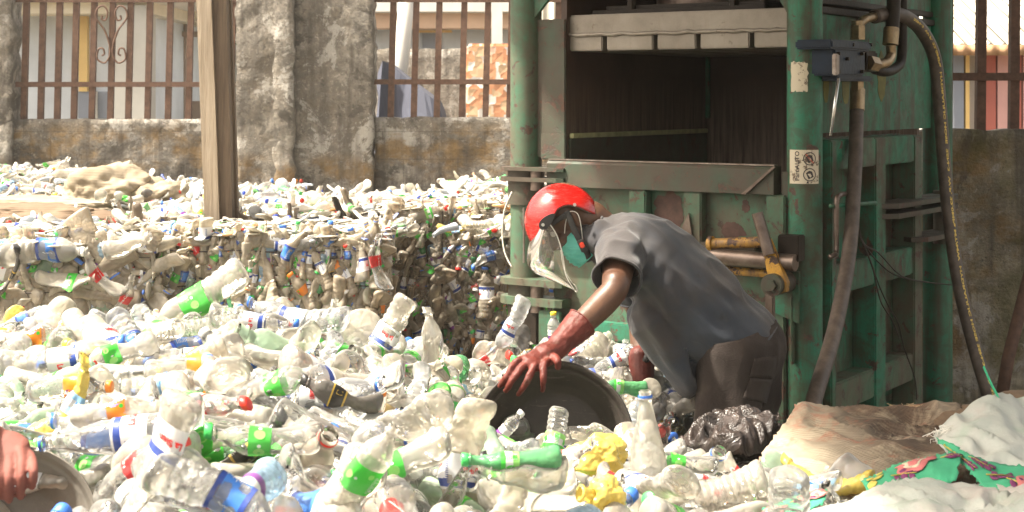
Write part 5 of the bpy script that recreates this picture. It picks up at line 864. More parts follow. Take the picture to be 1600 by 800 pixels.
# tree
def leaf_crown(name, c, r, n, mat, parent, seed, ls=.10):
    rn = random.Random(seed); mb = MB(); o = parent.location
    cl = [(Vector((rn.gauss(0, .5)*r[0], rn.gauss(0, .5)*r[1], rn.gauss(0, .45)*r[2])), rn.uniform(.25, .5)) for _ in range(16)]
    for _ in range(n):
        q, s = rn.choice(cl); p = c+q+Vector((rn.gauss(0, s*.6)*r[0], rn.gauss(0, s*.6)*r[1], rn.gauss(0, s*.6)*r[2]))
        u = Vector((rn.gauss(0, 1), rn.gauss(0, 1), rn.gauss(0, 1))).normalized(); v = u.orthogonal().normalized(); k = ls*rn.uniform(.6, 1.3)
        mb.add([p-u*k-o, p+v*k*.45-o, p+u*k-o, p-v*k*.45-o], [(0, 1, 2, 3)])
    return mb.build(name, mat, parent)
simple('leaf', (.085, .13, .035), .6, .3, 3, bump=0); simple('bark', (.16, .11, .07), .9, .3, 10)
e = empty('tree', (P(300, 0, 27).x, 27, 0), label='leafy green tree behind the brown shed', cat='tree')
mb = MB(); mb.tube([Vector((0, 0, 0)), Vector((.1, 0, 1.2)), Vector((-.05, .1, 2.6)), Vector((.15, 0, 4))], [.2, .16, .12, .05], 10); mb.build('trunk', MAT['bark'], e, smooth=True)
leaf_crown('crown', P(300, -30, 27), (2.2, 1.6, 1.3), 5000, MAT['leaf'], e, 3)

# ---------------------------------------------------------------- added roof, unseen above the frame, put in to shade worker, press and sacks
rf = empty('added_shade_roof', (1.4, 6.2, 3.1), label='added corrugated roof, unseen above the frame, shading the press, worker and sacks', cat='roof')
corrug('shade_roof_sheet', -.78-1.4, 2.9-1.4, 2.5-6.2, 0.15, 9.6-6.2, .0, None).parent = rf
mb = MB()
for y in (2.7, 6.5, 9.4): mb.box((-.75-1.4, y-6.2, .0 if y > 9 else .04 if y > 5 else .09), (2.85-1.4, y-6.2+.05, -.08))
mb.build('shade_roof_rafter', MAT['shaded_wood'], rf)
# ---------------------------------------------------------------- the baling press
def paint(name, base=(.012, .135, .078), dirt=(.052, .028, .015), rust=(.10, .048, .032), chips=.57, grime=.47, light=(.024, .21, .120), scale=1.):
    b = NB(name); n1 = b.noise(2.6*scale, 8, .68); n2 = b.noise(11*scale, 8, .72, dist=.5); n3 = b.noise(38*scale, 5, .7); st = b.noise(5, 5, .65, stretch=(2.2, 2.2, .22))
    c = b.mix(b.ramp(n1, .3, .7), base, light); c = b.mix(b.ramp(b.noise(7*scale, 7, .75, dist=1.2), .44, .58, 0, .72), c, tuple(lerp(x, y, .55) for x, y in zip(base, dirt))); c = b.mix(b.ramp(st, .46, .68, 0, .9), c, dirt)
    c = b.mix(b.ramp(n1, grime, grime+.16, 0, .85), c, tuple(x*1.2 for x in dirt)); m = b.ramp(n2, chips, chips+.03); c = b.mix(m, c, b.mix(b.ramp(n3, .4, .6), rust, (.05, .035, .028)))
    m3 = b.ramp(n3, .66, .69); c = b.mix(m3, c, (.075, .045, .03))
    rough = b.ramp(n2, .3, .7, .42, .75); return b.finish(c, rough, b.bump(b.math('SUBTRACT', b.math('MULTIPLY', n3, .3), m), .35, .004))
paint('press_green'); paint('press_green_worn', base=(.036, .108, .06), light=(.06, .16, .095), chips=.57, grime=.47, dirt=(.085, .062, .042))
paint('press_bright', base=(.012, .125, .068), light=(.020, .19, .105), chips=.60, grime=.53); paint('press_dirty', base=(.035, .062, .040), light=(.06, .085, .05), dirt=(.055, .038, .027), chips=.56, grime=.40)
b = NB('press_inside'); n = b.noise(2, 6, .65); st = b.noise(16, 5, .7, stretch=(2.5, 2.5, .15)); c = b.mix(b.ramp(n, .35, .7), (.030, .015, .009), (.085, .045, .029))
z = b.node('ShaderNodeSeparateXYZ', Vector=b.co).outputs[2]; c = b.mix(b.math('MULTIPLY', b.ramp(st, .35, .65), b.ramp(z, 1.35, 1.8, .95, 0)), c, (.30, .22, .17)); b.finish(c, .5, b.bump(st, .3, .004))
b = NB('ram_steel'); n = b.noise(3, 7, .7); st = b.noise(20, 5, .7, stretch=(2, 2, .2)); c = b.mix(b.ramp(n, .35, .68), (.19, .165, .135), (.30, .27, .23)); c = b.mix(b.ramp(st, .55, .72, 0, .6), c, (.20, .165, .13))
c = b.mix(b.ramp(b.noise(14, 6, .8), .62, .70, 0, .8), c, (.12, .09, .065)); b.finish(c, .48, b.bump(st, .3, .003), .35)
b = NB('worn_steel'); n = b.noise(10, 6, .7); c = b.mix(b.ramp(n, .35, .65), (.09, .062, .048), (.20, .155, .13)); b.finish(c, .38, b.bump(b.noise(40, 4), .3, .003), .6)
b = NB('edge_steel'); n = b.noise(12, 6, .7); c = b.mix(b.ramp(n, .35, .65), (.17, .13, .11), (.36, .32, .29)); b.finish(c, .3, None, .8)
paint('yellow_paint', base=(.52, .26, .03), light=(.60, .34, .04), dirt=(.14, .08, .04), chips=.52, grime=.5, scale=2)
simple('dark_grease', (.018, .012, .008), .5, .4, 20, bump=.4, spec=.25); simple('valve_blue', (.008, .018, .036), .42, .4, 14, bump=.4, spec=.2); simple('brass_fit', (.30, .22, .13), .35, .35, 30, metallic=.8)
b = NB('hose_rubber'); n = b.noise(20, 5); c = b.mix(b.ramp(n, .4, .7), (.060, .044, .035), (.125, .095, .075)); b.finish(c, .55, b.bump(b.noise(200, 2), .2, .002))
simple('hose_print', (.70, .50, .10), .6, .2, 60, bump=0); simple('steel_wire', (.06, .05, .045), .5, .2, 30, metallic=.6, bump=0); simple('pale_wire', (.62, .58, .50), .5, .2, 30, bump=0); simple('bright_rod', (.62, .62, .60), .25, .1, 30, metallic=.9, bump=0)
b = NB('sticker'); n = b.noise(26, 6, .75); c = b.mix(b.ramp(n, .55, .60), (.62, .55, .42), (.14, .10, .07)); b.finish(c, .7)
simple('sticker_ink', (.05, .04, .04), .7, .2, 30, bump=0); simple('sticker_red', (.45, .12, .08), .7, .2, 30, bump=0)
PO = Vector((.065, 7.07, 0)); PR = -atan2(.77, 1.135); W_, D_ = 1.372, 1.64
press = empty('baling_press', PO, PR, 'tall green hydraulic baling press with pipe columns, ribbed side gate and raised steel ram', 'baling press')
PM = Matrix.Translation(PO) @ Matrix.Rotation(PR, 4, 'Z'); PI_ = PM.inverted()
def loc_at(px, py, axis, val):             # pixel -> point on the local plane axis = val
    o = PI_ @ Vector((0, 0, EYE)); d = PI_.to_3x3() @ ray(px, py); t = (val-o[axis])/d[axis]; return o+d*t
F = lambda px, py, y=0.: loc_at(px, py, 1, y)       # on the front face
S = lambda px, py, x=W_: loc_at(px, py, 0, x)       # on the side face
def pb(name, mat, *boxes, bev=.004, parent=press):
    mb = MB()
    for a, b_ in boxes: mb.box(a, b_, bev=bev)
    return mb.build(name, MAT[mat], parent)
R_ = .0725
for nm, (x, y) in dict(a=(0, 0), b=(W_, 0), c=(W_, D_), d=(0, D_)).items():
    mb = MB(); mb.cyl((x, y, 0), (x, y, 2.75), R_, 32); mb.box((x-.11, y-.11, 0), (x+.11, y+.11, .03)); mb.build('column', MAT['press_green_worn' if nm == 'a' else 'press_bright' if nm == 'c' else 'press_green'], press, autos=40)
# left flange plate, left inner wall, rear wall
xl = F(885, 130, .0).x; yb = 1.40; zc = F(870, 250).z
pb('left_flange', 'press_dirty', ((R_*.75, -.012, zc+.01), (xl, .0, F(870, 30).z)))
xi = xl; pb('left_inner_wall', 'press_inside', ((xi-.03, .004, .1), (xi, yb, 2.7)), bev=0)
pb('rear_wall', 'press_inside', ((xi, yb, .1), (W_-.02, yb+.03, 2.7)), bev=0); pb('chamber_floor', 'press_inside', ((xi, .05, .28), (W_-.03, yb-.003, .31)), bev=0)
pc = loc_at(1049, 190, 1, yb-.02); pb('corner_strip', 'press_bright', ((xi+.003, yb-.035, pc.z+.02), (xi+.02, yb-.003, 2.6)))
simple('rim_paint', (.42, .42, .22), .45, .3, 20); pb('left_chamber_rim', 'rim_paint', ((xi+.003, .02, F(850, 208).z-.022), (xi+.024, yb-.04, F(850, 208).z)), bev=.003)
pb('left_chamber_panel', 'press_dirty', ((xi+.003, .012, .4), (xi+.018, yb-.04, F(850, 208).z-.024)), bev=0)
pb('rim_end_plate', 'press_dirty', ((F(850, 250).x, -.03, zc+.003), (xi+.012, -.014, F(850, 208).z)))
# front door
x0 = F(868, 260).x; x1 = W_-R_-.012; zt = zc
door = pb('front_door', 'press_green_worn', ((x0, -.012, .25), (x1, .0, zt-.11)), bev=0)
mb = MB(); bh = .115; mb.prism([(x0, -.075, zt-bh), (x0, 0, zt-bh), (x0, 0, zt), (x0, -.062, zt), (x0, -.075, zt-.012)], (x1-x0-.02, 0, 0)); top = mb.build('top_beam', MAT['press_dirty'], door)
mb = MB(); mb.box((x0, -.066, zt+.002), (x1-.02, -.030, zt+.008), bev=.002); mb.build('beam_edge', MAT['edge_steel'], door)
mb = MB(); mb.prism([(x1-.16, -.078, zt-bh-.002), (x1-.02, -.078, zt), (x1-.005, -.078, zt), (x1-.14, -.078, zt-bh-.002)], (0, -.012, 0)); mb.build('mitre_strip', MAT['worn_steel'], door)
for px in (997, 1083, 1213):
    xc = F(px, 330, -.06).x; mb = MB(); mb.box((xc-.042, -.07, .3), (xc+.042, -.013, zt-bh-.002), bev=.006); mb.build('rib', MAT['press_green_worn'], door)
zr = F(1000, 372, -.06).z; mb = MB(); mb.box((x0+.02, -.073, zr-.07), (x1-.1, -.0135, zr), bev=.005); mb.build('cross_beam', MAT['press_dirty'], door)
mb = MB(); mb.box((x0+.02, -.071, zr-.46), (x1-.1, -.0137, zr-.38), bev=.005); mb.build('cross_beam', MAT['press_green'], door)
# rusty gusset at rib foot
xc = F(1070, 350, -.06).x; mb = MB(); mb.prism([(xc-.03, -.074, zr), (xc+.05, -.074, zr), (xc+.03, -.074, zr+.12)], (0, -.01, 0)); mb.build('gusset', MAT['worn_steel'], door)
# peeled patches of bare metal
def patch(cx, cz, rx, rz, y, seed, parent, mat='bare_patch'):
    mb = MB(); n = 40; pts = []
    for k in range(n):
        t = 2*pi*k/n; r = 1+.45*NZ.noise(Vector((cos(t)*1.3, sin(t)*1.3, seed)))+.25*NZ.noise(Vector((cos(t)*4, sin(t)*4, seed)))
        pts.append((cx+cos(t)*rx*r, y, cz+sin(t)*rz*r))
    mb.prism(pts[::-1], (0, -.0012, 0)); mb.build('peeled_patch', MAT[mat], parent)
simple('bare_patch', (.085, .045, .035), .75, .35, 22, bump=.3)
p = F(1045, 330, -.012); patch(p.x, p.z, .075, .095, -.0125, 3, door); p = F(1145, 360, -.012); patch(p.x, p.z, .06, .035, -.0125, 8, door); p = F(1165, 330, -.012); patch(p.x, p.z+.02, .02, .025, -.0125, 5, door)
# hinges on the left column
def hinge(pyt, pyb, x1p, knuckle, mat='press_dirty'):
    zt_, zb_ = F(830, pyt).z, F(830, pyb).z; n = 3; hgt = zt_-zb_; e = empty('hinge', (0, 0, 0)); e.parent = press
    for k, (a, b_) in enumerate(((0, .22), (.62, .88))):
        mb = MB(); th = .105; z0 = zt_-hgt*b_; z1 = zt_-hgt*a; pts = [(th*cos(t), th*sin(t)-.01, z0) for t in [radians(130+10*i) for i in range(24)]]; xe = F(x1p, pyt, -.09).x
        pts = [(-.10, .05, z0), (-.10, -.05, z0), (-.085, -.085, z0), (-.05, -.105, z0), (xe-.03, -.105, z0), (xe, -.09, z0), (xe, .0, z0)]
        mb.prism(pts, (0, 0, z1-z0)); mb.build('hinge_plate', MAT[mat], e)
    mb = MB(); mb.cyl((0, 0, zb_-knuckle), (0, 0, zt_-.004), R_+.012, 28); mb.build('knuckle', MAT['press_dirty'], e, autos=40)
    mb = MB(); mb.cyl((.105, -.07, zb_-knuckle*.3), (.105, -.07, zt_-.006), .03, 16); mb.build('hinge_pin', MAT['worn_steel'], e, autos=40)
hinge(260, 285, 880, .10); hinge(432, 478, 878, .05, 'press_green_worn')
pb('lower_bracket', 'dark_grease', ((.02, -.088, .45), (.115, -.06, F(830, 482).z))); pb('lower_plate', 'press_green', ((.125, -.09, .45), (F(875, 500, -.09).x, -.07, F(860, 480).z-.004)))
mb = MB(); mb.cyl((.055, -.1, F(0, 325).z if 0 else 1.2), (.055, -.1, .95), .006, 8); mb.build('seam_rod', MAT['edge_steel'], press)
# ram
zr0, zr1 = F(887, 80, .03).z, F(887, 24, .03).z; ram = empty('ram', (0, 0, 0)); ram.parent = press
xa = F(886, 50, .03).x; xb = W_-.045; zm = F(887, 56, .03).z
mb = MB(); mb.box((xa, .03, zm), (xb, 1.3, zr1), bev=.008); mb.build('platen', MAT['ram_steel'], ram)
cuts = [F(p, 70, .03).x for p in (944, 1023, 1090, 1174)]; edges = [xa]+[c for q in cuts for c in (q-.011, q+.011)]+[xb]
for k in range(0, len(edges), 2): mb = MB(); mb.box((edges[k], .032, zr0), (edges[k+1], 1.3, zm-.001), bev=.005); mb.build('platen_block', MAT['ram_steel'], ram)
mb = MB(); rn = random.Random(2); mb.tube([Vector((lerp(xa, xb, i/60), .026, zm+.002+.006*NZ.noise(Vector((i*.35, 0, 0)))+rn.uniform(-.002, .002))) for i in range(61)], [.007+.003*rn.random() for _ in range(61)], 8); mb.build('weld_seam', MAT['ram_steel'], ram, smooth=True)
xg0, xg1 = F(925, 12, .10).x, F(1195, 12, .10).x
mb = MB(); mb.box((xg0, .10, zr1+.002), (xg1, 1.0, zr1+.022), bev=.003); mb.box((xg0+.05, .14, zr1+.024), (xg1-.02, .98, zr1+.042), bev=.003); mb.build('mounting_plate', MAT['dark_grease'], ram)
mb = MB(); mb.cyl(((xg0+xg1)/2-.04, .5, zr1+.043), ((xg0+xg1)/2-.04, .5, 3.), .24, 40); mb.build('cylinder', MAT['worn_steel'], ram, autos=40)
for px in (985, 1145): 
    p = F(px, 8, .12); mb = MB(); mb.cyl((p.x, .13, zr1+.02), (p.x, .13, zr1+.075), .022, 6); mb.cyl((p.x, .13, zr1+.075), (p.x, .13, zr1+.10), .012, 12); mb.build('bolt', MAT['dark_grease'], ram, autos=30)
# gussets and top beam above the frame
z6 = F(850, 0).z
mb = MB(); mb.prism([(.03, -.03, z6-.12), (.03, -.03, 2.75), (.45, -.03, 2.75), (.14, -.03, z6-.0)], (0, .02, 0)); mb.build('corner_brace', MAT['press_green'], press)
mb = MB(); mb.prism([(W_-.03, -.03, F(1232, 42).z), (W_-.5, -.03, 2.75), (W_-.03, -.03, 2.75)], (0, .02, 0)); mb.build('corner_brace', MAT['press_green'], press)
pb('top_beam', 'press_green', ((-.1, -.1, 2.752), (W_+.1, D_+.1, 2.95)))
# side: upper plate and lower gate
za = S(1285, 212).z; zu = S(1290, 22).z
up = pb('side_plate', 'press_bright', ((W_-.02, R_*.6, za+.01), (W_-.008, D_-R_*.6, zu)), bev=0)
pb('side_ledge', 'dark_grease', ((W_-.03, R_, zu+.002), (W_+.012, D_-R_, zu+.03)), ((W_-.03, R_, zu+.045), (W_+.004, D_-R_, zu+.07)), bev=.003)
pb('side_top_plate', 'press_green', ((W_-.02, R_*.6, zu+.072), (W_-.008, D_-R_*.6, 2.74)), bev=0)
simple('yellow_smudge', (.13, .12, .025), .7, .4, 12, bump=.2)
def smudge(px, py, ry, rz, seed):
    p = S(px, py, W_-.006); mb = MB(); n = 30; pts = [(W_-.0075, p.y+cos(2*pi*k/n)*ry*(1+.3*NZ.noise(Vector((cos(2*pi*k/n)*2, sin(2*pi*k/n)*2, seed)))), p.z+sin(2*pi*k/n)*rz*(1+.3*NZ.noise(Vector((k*.3, seed, 0))))) for k in range(n)]
    mb.prism(pts, (.001, 0, 0)); mb.build('paint_smudge', MAT['yellow_smudge'], up)
smudge(1378, 120, .055, .11, 1); smudge(1322, 130, .045, .09, 2); smudge(1291, 135, .03, .07, 3)
gate = empty('side_gate', (0, 0, 0)); gate.parent = press
yl, yr = R_+.02, S(1434, 300, W_+.06).y; zb2 = .18
mb = MB(); mb.box((W_-.045, yl, zb2), (W_-.03, yr, za-.01)); mb.build('gate_plate', MAT['press_green'], gate)
def gbox(name, ya, yb_, z0, z1, mat='press_green', d=.075): mb = MB(); mb.box((W_-.029, ya, z0), (W_-.029+d, yb_, z1), bev=.006); return mb.build(name, MAT[mat], gate)
def SZ(px, py): return S(px, py, W_+.045).z
yv = S(1365, 300, W_+.045).y
zt2 = SZ(1300, 218)
gbox('rail', yl, yr, zt2-.125, zt2, 'press_bright', .105)
gbox('rail', yl, yr, SZ(1300, 460), SZ(1300, 420)+.02, 'press_green', .100)
gbox('rail', yl, yr, SZ(1300, 645), SZ(1300, 605)+.02, 'press_green_worn', .100)
gbox('rail', yl, yr, zb2, zb2+.08, 'press_green', .078)
gbox('stile', yv-.062, yv+.062, zb2, zt2-.001, 'press_green', .108); gbox('stile', yr-.10, yr+.002, zb2, zt2-.002, 'press_green_worn', .110); gbox('stile', yl-.003, yl+.05, zb2, zt2-.002, 'press_green', .110)
# side hinge discs
for py, k in ((316, 0), (331, 1), (375, 2)):
    z = S(1430, py, W_+.05).z; mb = MB(); y0_ = S(1385 if k < 2 else 1432, py, W_+.1).y; y1_ = D_-.02
    pts = [(W_+.0, y0_+.05, z), (W_+.075, y0_, z), (W_+.135, y0_+.06, z), (W_+.15, y1_-.12, z), (W_+.12, y1_-.03, z), (W_+.06, y1_, z), (W_, y1_, z)]
    mb.prism(pts, (0, 0, .022)); mb.build('hinge_plate', MAT['press_dirty'], gate)
mb = MB(); mb.cyl((W_+.06, D_-.10, S(1430, 380, W_+.05).z-.03), (W_+.06, D_-.10, S(1430, 310, W_+.05).z+.02), .045, 20); mb.build('knuckle', MAT['press_dirty'], gate, autos=40)
# crank handle on the gate
pts = [S(1322, 303, W_+.12), S(1312, 305, W_+.14), S(1307, 318, W_+.14), S(1307, 390, W_+.14), S(1304, 398, W_+.14), S(1296, 402, W_+.13)]
mb = MB(); mb.tube(crom(pts, 4), .011, 10); mb.build('crank_handle', MAT['worn_steel'], gate, smooth=True)
mb = MB(); mb.tube([S(1298, 322, W_+.13), S(1368, 317, W_+.10)], .009, 8); mb.build('latch_bar', MAT['press_bright'], gate, smooth=True)
# lock on the front right: rods, bracket, lever
lk = empty('door_lock', (0, 0, 0)); lk.parent = press
yk = -.16
def FL(px, py, y=yk): return F(px, py, y)
mb = MB(); mb.tube([FL(1112, 381), FL(1192, 378)], .022, 16); mb.tube([FL(1108, 381), FL(1114, 381)], .032, 16); mb.build('upper_rod', MAT['yellow_paint'], lk, autos=50)
mb = MB(); mb.tube([FL(1085, 398), FL(1243, 411)], .034, 20); mb.build('locking_rod', MAT['worn_steel'], lk, autos=50)
mb = MB(); mb.tube([FL(1130, 422, -.12), FL(1205, 428, -.12)], .017, 10); mb.build('lower_rod', MAT['yellow_paint'], lk, autos=50)
a, b_ = FL(1213, 367), FL(1250, 410); mb = MB(); mb.box((a.x, -.15, b_.z), (b_.x-.01, -.085, a.z), bev=.004); mb.build('lock_block', MAT['dark_grease'], lk)
a, b_ = FL(1196, 440, -.1), FL(1247, 506, -.1); mb = MB(); mb.prism([(FL(1200, 425, -.1).x, -.095, FL(1200, 425, -.1).z), (FL(1195, 480, -.1).x, -.095, FL(1195, 482, -.1).z), (b_.x, -.095, b_.z), (b_.x, -.095, FL(1247, 425, -.1).z)], (0, .02, 0)); mb.build('bracket_plate', MAT['press_green'], lk)
pb('lock_mount', 'press_green_worn', ((FL(1238, 0, -.1).x, -.1, FL(0, 440, -.1).z), (W_-.02, -.07, FL(0, 366, -.1).z)), parent=lk)
yL = -.21
p0, p1, p2 = FL(1183, 333, yL), FL(1202, 398, yL), FL(1217, 445, yL)
mb = MB(); mb.tube([p0, p1], .024, 18); mb.build('lever_handle', MAT['worn_steel'], lk, autos=50)
mb = MB(); d = (p2-p1).normalized(); n_ = Vector((d.z, 0, -d.x)); q0 = p1-d*.06
mb.prism([q0-n_*.018, q0+n_*.018, p2+n_*.040, p2+d*.035+n_*.02, p2+d*.035-n_*.02, p2-n_*.035], (0, .03, 0)); mb.build('lever_arm', MAT['yellow_paint'], lk)
mb = MB(); mb.cyl((p2.x-.02, yL-.03, p2.z), (p2.x-.02, -.09, p2.z), .045, 22); mb.cyl((p2.x-.02, yL-.045, p2.z), (p2.x-.02, yL-.031, p2.z), .025, 6); mb.build('pivot', MAT['press_dirty'], lk, autos=40)
mb = MB(); a = FL(1203, 448, yL-.02); mb.box((a.x-.018, yL-.03, a.z-.13), (a.x+.018, yL-.005, a.z+.02), bev=.004); mb.build('stop_bar', MAT['worn_steel'], lk)
pb('door_post', 'press_dirty', ((x1+.004, -.05, .25), (W_-.03, -.02, zt-.02)))
# stickers wrapped on the front right column
def col_patch(px0, px1, py0, py1, name, mat, off=.0015, seed=None, parent=press):
    ya = -R_
    def ang(px):                                # angle on the column seen at that pixel
        o = PI_ @ Vector((0, 0, EYE)); d = PI_.to_3x3() @ ray(px, 100); o2 = Vector((o.x-W_, o.y)); d2 = Vector((d.x, d.y)); A = d2.dot(d2); B = 2*o2.dot(d2); r = R_+off; Cc = o2.dot(o2)-r*r
        disc_ = B*B-4*A*Cc; t = (-B-sqrt(max(0, disc_)))/(2*A); q = o2+d2*t; return atan2(q.y, q.x)
    a0, a1 = ang(px0), ang(px1); zz0 = F(1258, py1, -.05).z; zz1 = F(1258, py0, -.05).z; mb = MB(); n = 10; m = 8; vs = []
    if a1 < a0-pi: a1 += 2*pi
    for j in range(m+1):
        for i in range(n+1):
            a = lerp(a0, a1, i/n); z = lerp(zz0, zz1, j/m)
            if seed is not None and (i in (0, n) or j in (0, m)): a += .10*NZ.noise(Vector((i*.9, j*.9, seed))); z += .012*NZ.noise(Vector((i*.8, j*.8, seed+3)))
            vs.append(Vector((W_+(R_+off)*cos(a), (R_+off)*sin(a), z)))
    mb.add(vs, [(j*(n+1)+i, j*(n+1)+i+1, (j+1)*(n+1)+i+1, (j+1)*(n+1)+i) for j in range(m) for i in range(n)]); o = mb.build(name, MAT[mat], parent, smooth=True)
    return o, (a0, a1, zz0, zz1)
def on_col(o, K, vs, fs, u, v, mat, off=.0025):
    a0, a1, z0, z1 = K; a = lerp(a0, a1, u); z = lerp(z0, z1, v); mb = MB(); r = R_+off
    mb.add([Vector((W_+r*cos(a+p.x/r), r*sin(a+p.x/r), z+p.y)) for p in vs], fs); return mb.build('print', MAT[mat], o)
st, K = col_patch(1236, 1262, 97, 143, 'torn_sticker', 'sticker', seed=4)
st, K = col_patch(1234, 1279, 234, 287, 'warning_sticker', 'sticker', seed=None)
def ring_2d(r, t, n=28): return [Vector((rr*cos(2*pi*k/n), rr*sin(2*pi*k/n), 0)) for rr in (r, r-t) for k in range(n)], [(k, (k+1) % n, n+(k+1) % n, n+k) for k in range(n)]
for v in (.74, .27):
    on_col(st, K, *ring_2d(.027, .004), .68, v, 'sticker_ink')
    bar = [Vector((-.018, .016, 0)), Vector((-.014, .020, 0)), Vector((.018, -.016, 0)), Vector((.014, -.020, 0))]
    on_col(st, K, [Vector((x_*cos(.4)-y_*sin(.4), x_*sin(.4)+y_*cos(.4), 0)) for x_, y_ in ((-.012, -.015), (.012, -.015), (.014, .008), (.004, .016), (-.012, .012))], [(0, 1, 2, 3, 4)], .68, v, 'sticker_ink')
    if v > .5: on_col(st, K, bar, [(0, 1, 2, 3)], .68, v, 'sticker_red', .0032)
vs, fs = tx('AUTO', .026, .0006); on_col(st, K, [Vector((-p.y, p.x, 0)) for p in vs], fs, .30, .70, 'sticker_ink'); vs, fs = tx('Parts', .026, .0004); on_col(st, K, [Vector((-p.y, p.x, 0)) for p in vs], fs, .30, .28, 'sticker_ink')
on_col(st, K, [Vector((-.006, -.005, 0)), Vector((.006, -.005, 0)), Vector((0, .007, 0))], [(0, 1, 2)], .62, .05, 'sticker_ink')
# valve
vx = W_+.10
def V(px, py, x=vx): return S(px, py, x)
valve = empty('hydraulic_valve', (0, 0, 0)); valve.parent = press
def vbox(name, px0, px1, py0, py1, xa, xb_, mat='valve_blue'):
    a = V(px0, py1, xb_); b_ = V(px1, py0, xb_); mb = MB(); mb.box((xa, a.y, a.z), (xb_, b_.y, b_.z), bev=.008); return mb.build(name, MAT[mat], valve)
pb('valve_opening', 'dark_grease', ((W_-.0075, V(1285, 90, W_).y, V(1290, 112, W_).z), (W_-.006, V(1312, 90, W_).y, V(1290, 78, W_).z)), bev=0)
vbox('valve_body', 1304, 1352, 78, 118, W_+.0, W_+.15); vbox('valve_cap', 1300, 1362, 66, 76, W_+.0, W_+.16); vbox('valve_base', 1310, 1364, 119, 126, W_+.0, W_+.145)
vbox('valve_side', 1353, 1372, 80, 112, W_+.02, W_+.12, 'dark_grease')
for px, py in ((1308, 84), (1345, 84), (1308, 112), (1345, 112), (1330, 70), (1358, 70), (1322, 92)):
    p = V(px, py, W_+.15); mb = MB(); mb.tube([p, p+Vector((.014, 0, 0))], .008, 6); mb.build('bolt', MAT['dark_grease'], valve)
p = V(1340, 62, W_+.08); mb = MB(); mb.tube([p, p+Vector((0, 0, .06))], .033, 6); mb.tube([p+Vector((0, 0, .061)), p+Vector((0, 0, .08))], .026, 14); mb.build('upper_nut', MAT['brass_fit'], valve, autos=30)
p = V(1339, 127, W_+.08); mb = MB(); mb.tube([p-Vector((0, 0, .055)), p], .030, 6); mb.build('lower_nut', MAT['brass_fit'], valve, autos=30)
mb = MB(); q = V(1307, 84, W_+.17); mb.box((W_+.155, q.y-.012, q.z-.085), (W_+.175, q.y+.022, q.z), bev=.004); mb.build('lever_fork', MAT['edge_steel'], valve)
mb = MB(); mb.tube([V(1310, 122, W_+.17), V(1298, 212, W_+.15)], .007, 8); mb.build('control_rod', MAT['bright_rod'], valve, smooth=True)
# hoses (each a part of the press)
def hose(name, pts, r, mat='hose_rubber'):
    q = crom(pts, 8); mb = MB(); mb.tube(q, r, 18); return mb.build(name, MAT[mat], press, smooth=True), q
hx = W_+.10
hose('lower_hose', [V(1339, 150, hx-.02), V(1338, 200, hx), V(1335, 280, hx+.04), V(1326, 400, hx+.10), V(1303, 520, hx+.18), V(1272, 625, hx+.26), V(1262, 690, hx+.28)], .030)
mb = MB(); mb.tube([V(1340, 140, hx-.02), V(1339, 173, hx-.01)], .032, 18); mb.build('hose_ferrule', MAT['brass_fit'], press, autos=40)
mb = MB(); mb.tube(crom([V(1340, 60, hx-.02), V(1341, 42, hx-.02), V(1352, 30, hx-.01), V(1372, 25, hx)], 6), [.02]*18+[.024], 14); mb.build('elbow_pipe', MAT['brass_fit'], press, smooth=True)
main, q = hose('printed_hose', [V(1366, 26, hx), V(1390, 22, hx+.02), V(1414, 26, hx+.04), V(1440, 48, hx+.06), V(1460, 90, hx+.08), V(1468, 160, hx+.10), V(1474, 240, hx+.13), V(1482, 330, hx+.17), V(1498, 440, hx+.24), V(1522, 540, hx+.32), V(1548, 630, hx+.42), V(1560, 700, hx+.5)], .031)
hose('riser_hose', [V(1398, -60, hx+.05), V(1396, 10, hx+.05), V(1393, 62, hx+.05)], .030, 'dark_grease'); hose('riser_hose', [V(1411, -60, hx+.02), V(1410, 20, hx+.02), V(1409, 88, hx+.02), V(1400, 106, hx+.02), V(1384, 112, hx+.02), V(1366, 108, hx+.0)], .022, 'dark_grease')
mb = MB(); mb.tube([V(1393, 44, hx+.05), V(1391, 70, hx+.05)], .034, 18); mb.build('hose_ferrule', MAT['brass_fit'], press, autos=40)
mb = MB(); mb.tube(crom([V(1392, 70, hx+.05), V(1392, 86, hx+.05), V(1384, 98, hx+.05), V(1368, 101, hx+.03)], 6), .022, 14); mb.tube([V(1368, 101, hx+.03), V(1356, 98, hx+.02)], .034, 6); mb.build('elbow_pipe', MAT['brass_fit'], press, autos=50)
# print along the hose
mb = MB(); txt = '2SN-3  W.P. 22.0MPa  HYDRAULIC HOSE  2SN-3  W.P. 22.0MPa MT/MW  HYDRAULIC HOSE 2SN-3 W.P. 22.0MPa'; vs, fs = tx(txt, .014, .0005)
L_ = [0]; 
for a, b_ in zip(q, q[1:]): L_.append(L_[-1]+(b_-a).length)
xs = [v.x for v in vs]; w0, w1 = min(xs), max(xs); s0 = .30; sc = (L_[-1]-s0-.15)/(w1-w0)
camL = PI_ @ Vector((0, 0, EYE)); out = []
for v in vs:
    s_ = s0+(v.x-w0)*sc; k = next((i for i in range(len(L_)-1) if L_[i+1] >= s_), len(L_)-2); t = (s_-L_[k])/(L_[k+1]-L_[k]); p = q[k].lerp(q[k+1], t); tg = (q[k+1]-q[k]).normalized()
    nrm = Vector((.80, -.60, 0)); nrm = (nrm-tg*nrm.dot(tg)).normalized(); bi = tg.cross(nrm); a = v.y/.031; out.append(p+(nrm*cos(a)+bi*sin(a))*.0318)
mb.add(out, fs); merge_into(main, [MAT['hose_print']], [mb])
